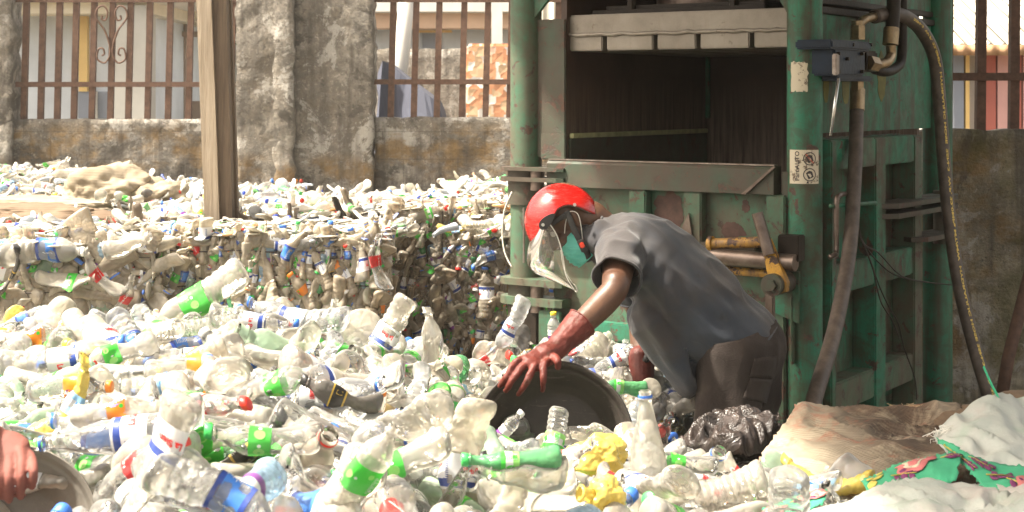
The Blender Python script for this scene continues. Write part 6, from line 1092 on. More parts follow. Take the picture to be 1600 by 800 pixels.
# wires on the gate
for i, pts in enumerate(([(1338, 325), (1341, 360), (1356, 390), (1375, 412), (1400, 430), (1440, 440), (1487, 445)], [(1340, 345), (1348, 380), (1372, 395), (1400, 425), (1420, 436), (1450, 441)], [(1342, 370), (1358, 405), (1372, 445), (1388, 480), (1402, 505), (1412, 545), (1428, 590), (1431, 625)], [(1350, 390), (1362, 420), (1374, 470), (1392, 500), (1404, 530)])):
    mb = MB(); mb.tube(crom([V(a+(.6*i), b_, W_+.10+.01*i) for a, b_ in pts], 6), .0035, 6); mb.build('wire', MAT['steel_wire'], press, smooth=True)
mb = MB(); mb.tube(crom([F(a, b_, -.16) for a, b_ in ((800, 300), (788, 330), (785, 365), (789, 395), (800, 418))], 6), .004, 6); mb.build('wire_loop', MAT['pale_wire'], press, smooth=True)
# leaning pole at right
mb = MB(); mb.tube([P(1562, 640, 7.9), P(1575, 560, 7.95), P(1608, 430, 8.1), P(1640, 330, 8.25)], .032, 14); tag(mb.build('iron_pole', MAT['rusty_iron'], smooth=True), 'rusty iron pole leaning on the mossy wall at right', 'pole')
# ---------------------------------------------------------------- bales of crushed bottles
def attr_plastic(name, tr=.25):
    b = NB(name); at = b.node('ShaderNodeAttribute'); at.attribute_name = 'tint'; c0 = at.outputs['Color']
    n = b.noise(9, 5, .7); c = b.mix(b.ramp(n, .45, .75, 0, .55), c0, (.20, .15, .10)); bm_ = b.bump(b.noise(40, 4, .6, stretch=(1, 1, .5)), .8, .006)
    df = b.node('ShaderNodeBsdfPrincipled', Base__Color=c, Roughness=.22, Normal=bm_).outputs[0]; tl = b.node('ShaderNodeBsdfTranslucent', Color=c).outputs[0]
    b.L(b.node('ShaderNodeMixShader', i0=tr, i1=df, i2=tl).outputs[0], b.out.inputs[0])
attr_plastic('baled_plastic')
simple('bale_core', (.10, .075, .05), .9, .3, 10, bump=.6)
SHADED_COL = [((.42, .36, .28), 12), ((.30, .25, .19), 12), ((.55, .50, .42), 6), ((.20, .16, .12), 9), ((.34, .35, .33), 4), ((.07, .26, .07), .9), ((.20, .34, .18), .9), ((.45, .04, .03), .7), ((.05, .09, .34), .8), ((.50, .18, .03), .4), ((.20, .32, .44), .7), ((.45, .33, .08), .3), ((.04, .035, .03), 1.)]  # bale fronts and sides: shade is mixed into these darker plastic colours
SUNLIT_COL = [((.80, .77, .68), 14), ((.66, .62, .54), 8), ((.50, .46, .38), 3), ((.72, .76, .80), 4), ((.25, .50, .25), .6), ((.65, .22, .18), .4), ((.25, .32, .6), .5), ((.74, .48, .25), .3)]  # bale tops: sunlight is mixed into these paler plastic colours
def lowbottle(seed, kind='soda'):
    fn_, L, R = SHAPES[kind]; pr = fn_(); pr = pr[::max(1, len(pr)//11)]+[pr[-1]]; f = crusher(seed, 1.0, L, R); mb = MB(); mb.lathe(pr, 10, close1=False)
    return [f(v) for v in mb.v], mb.f
LOWB = [lowbottle(100+i, k) for i, k in enumerate(['soda', 'water', 'large', 'soda', 'stub', 'water', 'taper', 'soda'])]
def disk_cap():
    mb = MB(); mb.lathe([(0, .015), (.012, .0155), (.014, .012)], 12); return mb.v, mb.f
CAPB = disk_cap()
def tint_mesh(name, items, mat, parent=None):
    """items: (verts, faces, matrix, colour) all joined into one mesh with one colour per crushed bottle"""
    vs = []; fs = []; cols = []
    for v, f, M, c in items:
        n = len(vs); vs += [tuple(M @ p) for p in v]; fs += [tuple(i+n for i in q) for q in f]; cols += [c]*len(v)
    me = bpy.data.meshes.new(name); me.from_pydata(vs, [], fs); a = me.color_attributes.new('tint', 'FLOAT_COLOR', 'POINT')
    a.data.foreach_set('color', [x for c in cols for x in (*c, 1)]); me.update(); me.polygons.foreach_set('use_smooth', [True]*len(me.polygons)); return link(name, me, mat, parent)
def pick(rn, tab):
    t = rn.uniform(0, sum(w_ for _, w_ in tab))
    for c, w_ in tab:
        t -= w_
        if t <= 0: break
    k = rn.uniform(.8, 1.15); return tuple(x*k for x in c)
def face_items(rn, n, o, u, v, nrm, W, Hh, mode, items, size=1.):
    """crushed bottles pressed into a rectangle o + u*W + v*H with outward normal nrm"""
    for _ in range(n):
        vs, fs = rn.choice(LOWB); p = o+u*rn.uniform(0, W)+v*rn.uniform(0, Hh)+nrm*rn.uniform(-.022, .014)
        if mode == 'vert': a = rn.gauss(pi/2, .25); sx, sy = rn.uniform(.40, .85), rn.uniform(.30, .7)
        elif mode == 'top': a = rn.uniform(0, pi); sx, sy = rn.uniform(.7, 1.25), rn.uniform(.10, .28)
        else: a = rn.uniform(0, 2*pi); sx, sy = rn.uniform(.6, 1.2), rn.uniform(.3, .6)
        ax = (u*cos(a)+v*sin(a)).normalized(); ay = nrm; az = ax; bx_ = ay.cross(az)
        tl = rn.gauss(0, .14); az = (az+nrm*tl).normalized(); ay = (nrm-az*nrm.dot(az)).normalized(); bx_ = ay.cross(az)
        s = size*rn.uniform(.7, 1.1); M = Matrix(((bx_.x, ay.x, az.x), (bx_.y, ay.y, az.y), (bx_.z, ay.z, az.z))).to_4x4() @ Matrix.Diagonal((sx*s, sy*s, s*.85, 1)); M.translation = p
        items.append((vs, fs, M, pick(rn, SUNLIT_COL if mode == 'top' else SHADED_COL)))
        if rn.random() < .09:
            c = rn.choice([(.03, .08, .5), (.03, .08, .5), (.6, .03, .02), (.7, .7, .68), (.05, .35, .08), (.7, .25, .03)]); q = Vector((rn.gauss(0, 1), rn.gauss(0, 1), rn.gauss(0, 1)))+nrm*1.5
            M2 = q.to_track_quat('Z', 'Y').to_matrix().to_4x4(); M2.translation = p+u*rn.uniform(-.05, .05)+v*rn.uniform(-.05, .05)+nrm*.012; items.append((CAPB[0], CAPB[1], M2, c))
def bale(x0, x1, y0, y1, z1, seed, label, mode='any', nf=420, nt=300, ns=120, zb=None, front=True, size=1., group='bales of crushed bottles'):
    rn = random.Random(seed); e = empty('bottle_bale', ((x0+x1)/2, y0, 0), label=label, cat='bale', group=group); o = e.location.copy(); items = []
    W = x1-x0; D = y1-y0; zb = .45 if zb is None else zb; X, Y, Z = Vector((1, 0, 0)), Vector((0, 1, 0)), Vector((0, 0, 1))
    big = nf > 100
    if front and not big: face_items(rn, nf, Vector((x0, y0, zb))-o, X, Z, -Y, W, z1-zb, mode, items, size)
    face_items(rn, nt, Vector((x0, y0, z1))-o, X, Y, Z, W, D, 'top', items, size)
    if not big: face_items(rn, ns, Vector((x1, y0, zb))-o, Y, Z, X, D, z1-zb, mode, items, size)
    if big:
        it = []; REM = {'clear_plastic_plastic': 0, 'clear_plastic': 'baled_clear_plastic', 'cloudy_plastic': 'baled_clear_plastic', 'milky_plastic': 'baled_pale_plastic', 'amber_plastic': 'baled_clear_plastic', 'grey_plastic': 'baled_clear_plastic'}
        idx = [i for i, w_ in enumerate(WEIGHT) for _ in range(w_) if VAR[i][0] != 'jug']
        for (o0, u, nn_, WW, q, m_) in ((Vector((x0, y0, zb))-o, X, -Y, W, nf, mode), (Vector((x1, y0, zb))-o, Y, X, D, ns, mode), (Vector((x0, y0, z1-.03))-o, X, -Y, W, int(W*26), 'edge')):
            for _ in range(q):
                p = o0+u*rn.uniform(0, WW)+Z*(rn.uniform(0, z1-zb-.03) if m_ != 'edge' else rn.uniform(-.02, .02))+nn_*rn.uniform(-.035, .022)
                if m_ == 'vert': a = rn.gauss(pi/2, .42); sx, sy = rn.uniform(.40, 1.), rn.uniform(.35, .8)
                elif m_ == 'edge': a = rn.uniform(-.4, .4)+(pi if rn.random() < .5 else 0); sx, sy = .8, .5
                else: a = rn.uniform(0, 2*pi); sx, sy = rn.uniform(.7, 1.2), rn.uniform(.3, .55)
                az = (u*cos(a)+Z*sin(a)+nn_*rn.gauss(0, .12)).normalized()*(1 if rn.random() < .5 else -1); ay = (nn_-az*nn_.dot(az)).normalized(); bx_ = ay.cross(az); s = size*rn.uniform(.7, 1.25)
                M = Matrix(((bx_.x, ay.x, az.x), (bx_.y, ay.y, az.y), (bx_.z, ay.z, az.z))).to_4x4() @ Matrix.Diagonal((sx*s, sy*s, s*.8, 1)); M.translation = p; it.append((rn.choice(idx), M))
        fc = join(it, 'pressed_faces', REM); fc.parent = e; fc['kind'] = 'stuff'
    pc = tint_mesh('crushed_bottles', items, MAT['baled_plastic'], e); pc['kind'] = 'stuff'
    mb = MB(); mb.box(Vector((x0+.012, y0+.012, 0))-o, Vector((x1-.012, y1-.012, z1-.012))-o, bev=.03); mb.build('core', MAT['bale_core'], e)
    if front:
        for k in range(3):
            z = lerp(zb, z1, (.22, .55, .86)[k]); mb = MB(); pts = [Vector((lerp(x0, x1, i/16), y0-.028+.008*NZ.noise(Vector((i, k, seed))), z+.015*NZ.noise(Vector((i*.4, k, seed)))))-o for i in range(17)]
            mb.tube(pts, .0032, 6); mb.build('strap', MAT['steel_wire'], e)
        for k in range(2):
            x = lerp(x0, x1, (.3, .72)[k]); pts = [Vector((x+.012*NZ.noise(Vector((i*.5, k, seed))), y0-.028, lerp(zb, z1, i/8)))-o for i in range(9)]+[Vector((x, lerp(y0, y1, .5), z1+.02))-o]
            mb = MB(); mb.tube(pts, .0032, 6); mb.build('strap', MAT['steel_wire'], e)
    return e
bale(-3.0, P(236, 0, 7.5).x, 7.5, 8.3, 1.0, 11, 'left edge bale with large crumpled bottles and green and red labels on its face', size=1.25, nf=330, ns=40)
bale(P(240, 0, 7.7).x, P(588, 0, 7.7).x, 7.7, 8.6, 1.01, 12, 'bale of tightly pressed bottles before the post', mode='vert', nf=560, ns=140)
bale(P(606, 0, 9.2).x, .35, 9.2, 10.6, 1.02, 13, 'narrow-layered bale touching the left column of the press', mode='vert', nf=800, nt=420, ns=5, zb=.15)
R3 = random.Random(4)
ROWS = [(-3.5, -2.35, 8.75, 9.8, .93, 'low bale under the brown folded cloth'), (-2.3, -1.75, 8.9, 10., .95, 'small bale top left of the wooden post'), (-1.5, -.95, 8.95, 10., .99, 'bale top just right of the wooden post'),
        (-4.3, -3.0, 10., 11.2, .97, 'bale top at the left edge behind the sack heap'), (-2.9, -1.6, 10.1, 11.3, .98, 'bale carrying the beige sack heap'), (-1.55, -.3, 10.65, 11.8, .93, 'bale top between the pillar and the narrow-layered bale'),
        (-5.0, -3.2, 11.4, 12.7, 1.02, 'farthest bale top at the left edge against the wall'), (-3.1, -1.75, 11.5, 12.7, .93, 'farthest bale top under the ochre-stained wall'), (-1.7, -.55, 11.9, 12.7, .80, 'farthest bale top at the pillar foot'), (-.5, .9, 11.0, 12.7, .97, 'farthest bale top beside the left press column')]
for i, (a, b_, c, d, z, lab) in enumerate(ROWS): bale(a, b_, c, d, z, 30+i, lab, mode='any', nf=60, nt=330, ns=60, zb=z-.25, front=True, size=1.1)
# loose bottles lying on the bales: one scattered mass
rn = random.Random(77); items = []
LC = [((.84, .82, .76), 16), ((.62, .60, .55), 6), ((.70, .76, .82), 4), ((.15, .45, .15), 1.), ((.60, .15, .12), .6), ((.16, .22, .55), .8), ((.70, .30, .05), .6), ((.85, .82, .70), 4)]
def ztop(x, y):
    z = .0
    for a, b_, c, d, zz, l in ROWS:
        if a-.05 <= x <= b_+.05 and c-.05 <= y <= d+.05: z = max(z, zz)
    return z if z else .90
LB = []; lidx = [i for i, w_ in enumerate(WEIGHT) for _ in range(w_) if VAR[i][0] != 'jug']
for kk in range(950):
    y = rn.uniform(8.7, 12.75); x = rn.uniform(-.37*y, .045*y)
    if x > P(600, 0, 9.2).x-.05 and 9.1 < y < 10.65: continue
    vs, fs = rn.choice(LOWB); q = Quaternion((0, 0, 1), rn.uniform(0, 6.28)) @ Quaternion((1, 0, 0), pi/2+rn.gauss(0, .22)); s = rn.uniform(.6, 1.0); hgt = .03+.06*rn.random()**2
    if x < -2.6 and y > 10.8: hgt += .10*rn.random()
    if kk % 2: LB.append((rn.choice(lidx), Matrix.Translation((x, y, ztop(x, y)+hgt*.7)) @ q.to_matrix().to_4x4() @ Matrix.Diagonal((1, .75, .95, 1)))); continue
    M = Matrix.Translation((x, y, ztop(x, y)+hgt*.7)) @ q.to_matrix().to_4x4() @ Matrix.Diagonal((s, s*.8, s, 1)); items.append((vs, fs, M, pick(rn, LC)))
    if rn.random() < .04: M2 = Matrix.Translation((x+.05, y, ztop(x, y)+.08)) @ q.to_matrix().to_4x4(); items.append((CAPB[0], CAPB[1], M2, rn.choice([(.03, .08, .5), (.6, .03, .02), (.05, .35, .08)])))
tag(tint_mesh('loose_bottles', items, MAT['baled_plastic']), 'crushed loose bottles strewn over the tops of the bales', 'bottles', kind='stuff')
def lone(i, px, py, Y, ang, tilt, s, lab):
    a = radians(ang); ax = Vector((cos(a), -tilt, sin(a))).normalized(); q = ax.to_track_quat('Z', 'Y'); o = place_bottle(i, Matrix.Translation(P(px, py, Y)) @ q.to_matrix().to_4x4() @ Matrix.Diagonal((s, s, s, 1))); tag(o, lab, 'bottle', 'bottles lying on the bales'); return o
lone(12, 400, 303, 10.4, 33, .0, .9, 'milky bottle with a blue cap sticking up right of the wooden post'); lone(29, 92, 272, 11.6, 62, 0, .9, 'milky bottle standing askew against the ochre wall at left')
lone(8, 345, 480, 7.3, 80, 0, .01, '') if 0 else None
lone(5, 402, 330, 9.9, 170, .3, 1.2, 'bottle with a bright green label right of the wooden post on the bales'); lone(42, 75, 392, 7.42, 4, .1, 1.3, 'milky bottle laid along the top front edge of the left edge bale')
lone(39, 108, 440, 7.40, 0, .2, 1.3, 'bottle with big green label pressed in the left edge bale'); lone(43, 155, 430, 7.38, 130, .2, 1.2, 'bottle with a red label bulging from the left edge bale'); lone(20, 205, 385, 7.4, 20, .1, 1.4, 'pale crumpled bottle on the top right corner of the left edge bale')
lone(43, 192, 468, 7.4, 60, .2, 1.0, 'red-labelled bottle low on the left edge bale'); lone(33, 20, 430, 7.4, 60, .2, 1.2, 'black-labelled bottle at the left end of the left edge bale')
lone(35, 785, 345, 9.1, 30, .2, 1.2, 'amber bottle with dented side at the right end of the narrow-layered bale'); lone(24, 765, 400, 9.12, 200, .2, 1.1, 'blue-capped bottle on the right face of the narrow-layered bale')
lone(5, 520, 500, 7.62, 80, .2, 1., 'green-labelled bottle low on the bale in front of the post') ; lone(43, 590, 410, 7.65, 100, 0, 1.2, 'red-labelled bottle hanging at the right corner of the bale before the post'); lone(38, 470, 385, 7.66, 20, .2, 1.1, 'bluish crumpled bottle on the top edge of the bale before the post')
tag(join(LB, 'loose_bottles', {'clear_plastic': 'milky_plastic'}), 'scattered whole bottles lying over the bale tops', 'bottles', kind='stuff')
# cloth heaps
def weave(name, c1, c2, stain=None, scale=260, stains=0., tint=None):
    b = NB(name); n = b.noise(3, 6, .65); c = b.mix(b.ramp(n, .35, .65), c1, c2)
    sx = b.node('ShaderNodeSeparateXYZ', Vector=b.co); w1 = b.math('SINE', b.math('MULTIPLY', sx.outputs[0], scale*2.4)); w2 = b.math('SINE', b.math('MULTIPLY', sx.outputs[1], scale*2.4)); w3 = b.math('SINE', b.math('MULTIPLY', sx.outputs[2], scale*2.4))
    h = b.math('ADD', b.math('MULTIPLY', w1, w2), w3)
    if name == 'burlap': c = b.mix(b.math('MULTIPLY', b.ramp(sx.outputs[0], .88, 1.02), b.ramp(b.noise(5, 6, .7, dist=.8), .36, .50, 0, .92)), c, (.045, .028, .020))
    if stain: c = b.mix(b.ramp(b.noise(2.3, 7, .7, dist=.6), .47, .62, 0, stains), c, stain)
    if tint: c = b.mix(b.ramp(b.noise(7, 5, .7), .56, .66, 0, .55), c, tint)
    tl = b.node('ShaderNodeBsdfTranslucent', Color=c).outputs[0]; df = b.node('ShaderNodeBsdfPrincipled', Base__Color=c, Roughness=.85, Normal=b.bump(b.math('ADD', b.math('MULTIPLY', h, .3), b.noise(24, 5, .6)), .5, .006)).outputs[0]
    b.L(b.node('ShaderNodeMixShader', i0=.15, i1=df, i2=tl).outputs[0], b.out.inputs[0])
weave('sack_beige', (.28, .225, .15), (.40, .33, .235)); weave('cloth_brown', (.13, .088, .055), (.22, .155, .10), (.16, .10, .06), stains=.7); weave('rag_maroon', (.26, .15, .12), (.34, .20, .15))
def heap(name, c, r, seed, mat, label, cat, amp=.35, folds=3.2, fold_dir=(1, 0, 0)):
    bm = bmesh.new(); bmesh.ops.create_icosphere(bm, subdivisions=5, radius=1); fd = Vector(fold_dir)
    for v in bm.verts:
        p = v.co.copy(); k = 1+amp*NZ.noise(p*1.6+Vector((seed, 0, 0)))+amp*.35*abs(NZ.noise(Vector((p.x*folds*fd.x+p.x*1.2, p.y*folds, p.z*folds*1.6+seed))))-.10*abs(NZ.noise(p*5+Vector((0, seed, 0))))
        q = p*k; v.co = Vector((q.x*r[0], q.y*r[1], max(q.z, -.35)*r[2]))
    me = bpy.data.meshes.new(name); bm.to_mesh(me); bm.free(); o = link(name, me, MAT[mat], smooth=True); o.location = c; return tag(o, label, cat)
heap('sack_heap', P(165, 306, 10.4), (.34, .35, .20), 3, 'sack_beige', 'soft beige sack heaped on the bales below the ochre wall', 'sack'); heap('sack_heap', P(245, 312, 10.5), (.26, .3, .15), 9, 'sack_beige', 'lower wrinkled beige sack right of the soft heap', 'sack', amp=.5)
heap('folded_cloth', P(-10, 341, 9.1), (.70, .28, .09), 5, 'cloth_brown', 'long folded brown cloth at the left edge on the bales', 'cloth', folds=6); heap('folded_cloth', P(30, 322, 9.5), (.5, .2, .06), 15, 'sack_beige', 'pale cloth fold behind the brown folded cloth', 'cloth', folds=6)
heap('rag', P(705, 316, 9.9), (.26, .12, .022), 7, 'rag_maroon', 'flat maroon rag on top of the narrow-layered bale', 'rag')
heap('crumpled_bag', P(205, 335, 8.9), (.14, .15, .10), 21, 'clear_bag', 'crumpled clear bag of bottles between the sack heap and the post', 'bag', amp=.5) if 0 else None
# ---------------------------------------------------------------- the bottle pile: positions come from a rigid body drop
simple('bottle_gap', (.38, .35, .29), .95, .3, 10)
PW = [('milky', 'milky'), ('cloudy', 'cloudy'), ('clear', 'clear'), ('green', 'deep green'), ('pale_green', 'pale green'), ('yellow', 'yellow'), ('amber', 'amber'), ('grey', 'dark grey'), ('blue', 'bluish')]
PWD = dict(PW); KW = dict(water='ribbed', soda='waisted', large='large', taper='tapered', jug='jug-like', stub='stubby')
LW = dict(green='green label', red='red label', orange='orange label', sien='red-lettered label', blue='blue label', sky='sky label', black='black label', lime='lime label', white='purple label', yellow='gold label')
def bottle_words(i):
    k, pl, lab, cap, amt = VAR[i]; s = ('crushed ' if amt > .75 else 'dented ' if amt > .45 else '')+PWD[pl]+' '+KW[k]+' bottle'
    if lab: s += ', '+LW[lab]
    elif cap: s += ', no label'
    if cap: s += (', '+cap[5:]+' neck ring' if cap.startswith('ring') else ', '+cap+' cap')
    return s
LMK = [('the grey basin', 80, 770), ('the bright yellow bottle', 118, 628), ('the left edge bale', 100, 500), ('the orange fruit-label bottle', 302, 578), ('the big pale green jar', 425, 545), ('the crest bottle', 310, 470), ('the blue crest cap', 447, 508), ('the middle crest', 604, 524),
       ('the dark grey bottle', 532, 622), ('the tan crumpled bottle', 682, 556), ('the red lettering bottle', 722, 686), ('the small water bottle', 789, 674), ('the crumpled yellow container', 932, 712), ('the upright tapered bottle', 1013, 682), ('the open blue-ringed mouth', 1106, 725), ('the cream jug', 1128, 772),
       ('the black bag', 1140, 690), ('the burlap sack', 1300, 700), ('the gloved hand', 820, 580), ('the black basin', 870, 640), ("the worker's legs", 1130, 620), ('the bale row', 500, 500), ('the textured tapered bottle', 520, 692), ('the barcode bottle', 566, 736), ('the black-capped bottle', 700, 742),
       ('the level green-label bottle', 412, 690), ('the red-label bottle', 208, 728), ('the printed blue bottle', 355, 782), ('the diamond-textured bottle', 165, 684), ('the press foot', 1240, 640), ('the left crest', 40, 530), ('the flattened green bottle', 425, 602), ('the green twisted bottle', 800, 719)]
used = {}
def where(px, py):
    n, x, y = min(LMK, key=lambda l: (l[1]-px)**2+(l[2]-py)**2); dx, dy = px-x, py-y
    if abs(dx) < 14 and abs(dy) < 14: return 'touching '+n
    if abs(dx) > abs(dy)*1.8: return ('right of ' if dx > 0 else 'left of ')+n
    if abs(dy) > abs(dx)*1.8: return ('below ' if dy > 0 else 'above ')+n
    return ('lower ' if dy > 0 else 'upper ')+('right of ' if dx > 0 else 'left of ')+n
things = []
for r in IND:
    M = Matrix.Translation(r[1:4]) @ Quaternion(r[4:8]).normalized().to_matrix().to_4x4() @ Matrix.Scale(1.03, 4); o = place_bottle(r[0], M); things.append((o, r[0], r[8], r[9], M))
by = {}
for o, i, px, py, M in things:
    ax = M.to_3x3() @ Vector((0, 0, 1)); v = (ax.x, ax.z)
    if abs(ax.y) > .8: d = 'mouth towards viewer' if ax.y < 0 else 'base towards viewer'
    else:
        d = 'neck '+('right' if ax.x > .35 else 'left' if ax.x < -.35 else ('up' if ax.z > 0 else 'down'))
    by.setdefault((bottle_words(i), where(px, py)), []).append((o, d, px, py))
ORD = ['leftmost', 'second from left', 'third from left', 'fourth from left', 'fifth from left', 'sixth from left']
for (bw, wh), L_ in by.items():
    if len(L_) == 1: L_[0][0]['label'] = bw+', '+wh
    else:
        dd = {}
        for t in L_: dd.setdefault(t[1], []).append(t)
        for d, q in dd.items():
            q.sort(key=lambda t: t[2])
            for k, t in enumerate(q): t[0]['label'] = bw+', '+wh+', '+d+('' if len(q) == 1 else ', '+ORD[min(k, 5)])
for o, *_ in things:
    o['category'] = 'bottle'; o['group'] = 'plastic bottles in the pile'; wl = o['label'].split()
    if len(wl) > 16: o['label'] = o['label'].replace(', no label', '').replace(' neck ring', ' ring').replace('the ', '')
for r in HERO:
    if r[0] == 52: continue
    s = r[8]; M = Matrix.Translation(r[1:4]) @ Quaternion(r[4:8]).normalized().to_matrix().to_4x4() @ Matrix.Diagonal((s, s, s, 1)); tag(place_bottle(r[0], M), r[9], 'bottle', 'plastic bottles in the pile')
# everything deeper in the pile: one mass
tag(join([(r[0], Matrix.Translation(r[1:4]) @ Quaternion(r[4:8]).normalized().to_matrix().to_4x4() @ Matrix.Scale(1.03, 4)) for r in REST], 'bottle_mass'), 'deeper layer of crumpled clear and milky bottles under the pile', 'bottles', kind='stuff')
# earth and rubbish the pile rests on
mb = MB(); nx, ny = 50, 50
def ptop(x, y):
    h = interp([(2.2, .5), (2.4, .62), (4.8, .70), (5.2, .62), (5.8, .36), (6.4, .15), (7.0, .0)], y); t = max(0, min(1, (x+.30)/.3)); h = lerp(h, interp([(2.2, .5), (3.4, .62), (3.8, .57), (4.2, .48), (4.6, .36), (4.95, .24), (5.6, .40), (6.0, .38), (6.4, .05)], y), t)
    t = max(0, min(1, (x-.38)/.2)); h = lerp(h, interp([(2.2, .4), (3.5, .55), (3.9, .50), (4.3, .40), (4.7, .28), (5.4, .15), (6, .05)], y), t)
    t = max(0, min(1, (x-.8)/.35)); h = lerp(h, interp([(2.2, .35), (3.4, .40), (4.2, .34), (5, .2), (6, .03)], y), t); return max(-.05, h-max(0, -x-2.2)*.6-max(0, x-1.9)*.6)
for j in range(ny+1):
    for i in range(nx+1): x = lerp(-3.2, 2.8, i/nx); y = lerp(1.8, 7.2, j/ny); mb.v.append(Vector((x, y, ptop(x, y) if 0 < i < nx and 0 < j < ny else -.05)))
for j in range(ny):
    for i in range(nx): a = j*(nx+1)+i; mb.f.append((a, a+1, a+nx+2, a+nx+1))
mb.m = [0]*len(mb.f); tag(mb.build('rubbish_mound', MAT['bottle_gap'], smooth=True), kind='structure')
# ---------------------------------------------------------------- people
def skin(name, a, b_, rough=.45):
    b = NB(name); n = b.noise(12, 5, .6); n2 = b.noise(60, 4, .7); c = b.mix(b.ramp(n, .35, .65), a, b_); c = b.mix(b.ramp(n2, .5, .8, 0, .4), c, tuple(x*.6 for x in a)); return b.finish(c, rough, b.bump(n2, .35, .003), **{'Subsurface__Weight': .06, 'Subsurface__Radius': (.02, .01, .006)})
skin('dark_skin', (.085, .040, .024), (.125, .062, .036)); skin('pink_stained_skin', (.25, .075, .055), (.17, .06, .045), .75)
b = NB('shirt_cloth'); n = b.noise(5, 5, .6); st = b.noise(7, 5, .7); c = b.mix(b.ramp(n, .3, .7), (.028, .036, .052), (.042, .051, .067)); c = b.mix(b.ramp(st, .58, .68, 0, .6), c, (.022, .020, .018)); c = b.mix(b.ramp(b.noise(3.2, 5), .45, .62, 0, .6), c, (.066, .050, .040))
sp = b.node('ShaderNodeSeparateXYZ', Vector=b.co); wv = b.math('SINE', b.math('MULTIPLY', sp.outputs[2], 1600.)); b.finish(c, .9, b.bump(b.math('ADD', b.noise(220, 3, .7), b.noise(26, 5, .6)), .45, .003), **{'Sheen__Weight': .25})
b = NB('trouser_cloth'); n = b.noise(5, 6, .65); c = b.mix(b.ramp(n, .35, .65), (.024, .016, .013), (.042, .031, .026)); c = b.mix(b.ramp(b.noise(3, 6), .55, .68, 0, .6), c, (.105, .085, .065)); b.finish(c, .92, b.bump(b.math('ADD', b.noise(180, 3), b.noise(14, 5)), .5, .006))
b = NB('glove_rubber'); n = b.noise(16, 5, .65); c = b.mix(b.ramp(n, .35, .65), (.090, .018, .013), (.155, .032, .023)); c = b.mix(b.ramp(b.noise(30, 5, .7), .58, .70, 0, .6), c, (.14, .095, .07)); b.finish(c, .55, b.bump(b.noise(28, 5), .8, .006), **{'Specular__IOR__Level': .35})
b = NB('helmet_red'); n = b.noise(8, 4); c = b.mix(b.ramp(n, .4, .7), (.42, .006, .005), (.50, .012, .008)); sc = b.noise(30, 5, .75, stretch=(1, 1, 4)); c = b.mix(b.ramp(sc, .60, .68, 0, .45), c, (.42, .20, .16)); b.finish(c, b.ramp(sc, .4, .7, .14, .45), None, 0., **{'Coat__Weight': .6})
simple('helmet_liner', (.16, .12, .10), .8, .3, 20); simple('black_strap', (.02, .019, .018), .6, .3, 30, bump=.3); simple('buckle_red', (.6, .05, .02), .4, .1); simple('rivet', (.6, .6, .58), .3, .1, metallic=.9)
b = NB('mask_teal'); n = b.noise(40, 4); wv = b.noise(9, 4, .6, stretch=(1, 1, 5)); c = b.mix(b.ramp(wv, .3, .7), (.10, .50, .42), (.20, .68, .58)); b.finish(c, .8, b.bump(wv, .8, .01))
simple('eye_white', (.7, .66, .6), .2, .05, bump=0); simple('hair', (.012, .010, .009), .9, .3, 60, bump=.8, bscale=200)
b = NB('visor_plastic'); lw = b.node('ShaderNodeLayerWeight', Blend=.5).outputs['Facing']; n = b.noise(5, 5, .65, stretch=(1, 1, .2)); n2 = b.noise(11, 4, .6)
tp = b.node('ShaderNodeBsdfTransparent', Color=(.78, .76, .73)).outputs[0]; gl = b.node('ShaderNodeBsdfGlossy', Color=(1, 1, 1), Roughness=.12).outputs[0]; df = b.node('ShaderNodeBsdfDiffuse', Color=(.26, .235, .22)).outputs[0]
m1 = b.node('ShaderNodeMixShader', i0=b.ramp(n, .45, .75, .04, .30), i1=tp, i2=df).outputs[0]; fr = b.node('ShaderNodeFresnel', IOR=1.6).outputs[0]; b.L(b.node('ShaderNodeMixShader', i0=b.math('ADD', fr, .04), i1=m1, i2=gl).outputs[0], b.out.inputs[0])
simple('visor_edge', (.78, .75, .68), .3, .1, bump=0)
def chain(mb, pts, rads, n=8, seg=18, up=(0, 1, 0)):
    """tapered limb through joints; rads are numbers or (across, along-up) pairs"""
    R4 = [r if isinstance(r, (tuple, list)) else (r, r) for r in rads]; P6 = []
    q = crom(pts, n); a = crom([Vector((r[0], r[1], 0)) for r in R4], n)
    vs = []; fs = []; m = len(q); ring = []
    t0 = (q[1]-q[0]).normalized(); t1 = (q[-1]-q[-2]).normalized()
    full = []
    for k in (0, 1, 2): f = sin((k+.35)/3.35*pi/2); full.append((q[0]-t0*(a[0].x+a[0].y)/2*cos((k+.35)/3.35*pi/2)*.9, a[0]*f, t0))
    for i in range(m): full.append((q[i], a[i], (q[min(i+1, m-1)]-q[max(i-1, 0)]).normalized()))
    for k in (2, 1, 0): f = sin((k+.35)/3.35*pi/2); full.append((q[-1]+t1*(a[-1].x+a[-1].y)/2*cos((k+.35)/3.35*pi/2)*.9, a[-1]*f, t1))
    U = Vector(up)
    for p, r, t in full:
        ax = (U-t*U.dot(t)).normalized(); bx_ = t.cross(ax)
        for k in range(seg): th = 2*pi*k/seg; vs.append(p+ax*(cos(th)*r.x)+bx_*(sin(th)*r.y))
    m = len(full)
    for i in range(m-1):
        for k in range(seg): k2 = (k+1) % seg; fs.append((i*seg+k, i*seg+k2, (i+1)*seg+k2, (i+1)*seg+k))
    fs += [tuple(range(seg))[::-1], tuple((m-1)*seg+k for k in range(seg))]; mb.add(vs, fs); return mb
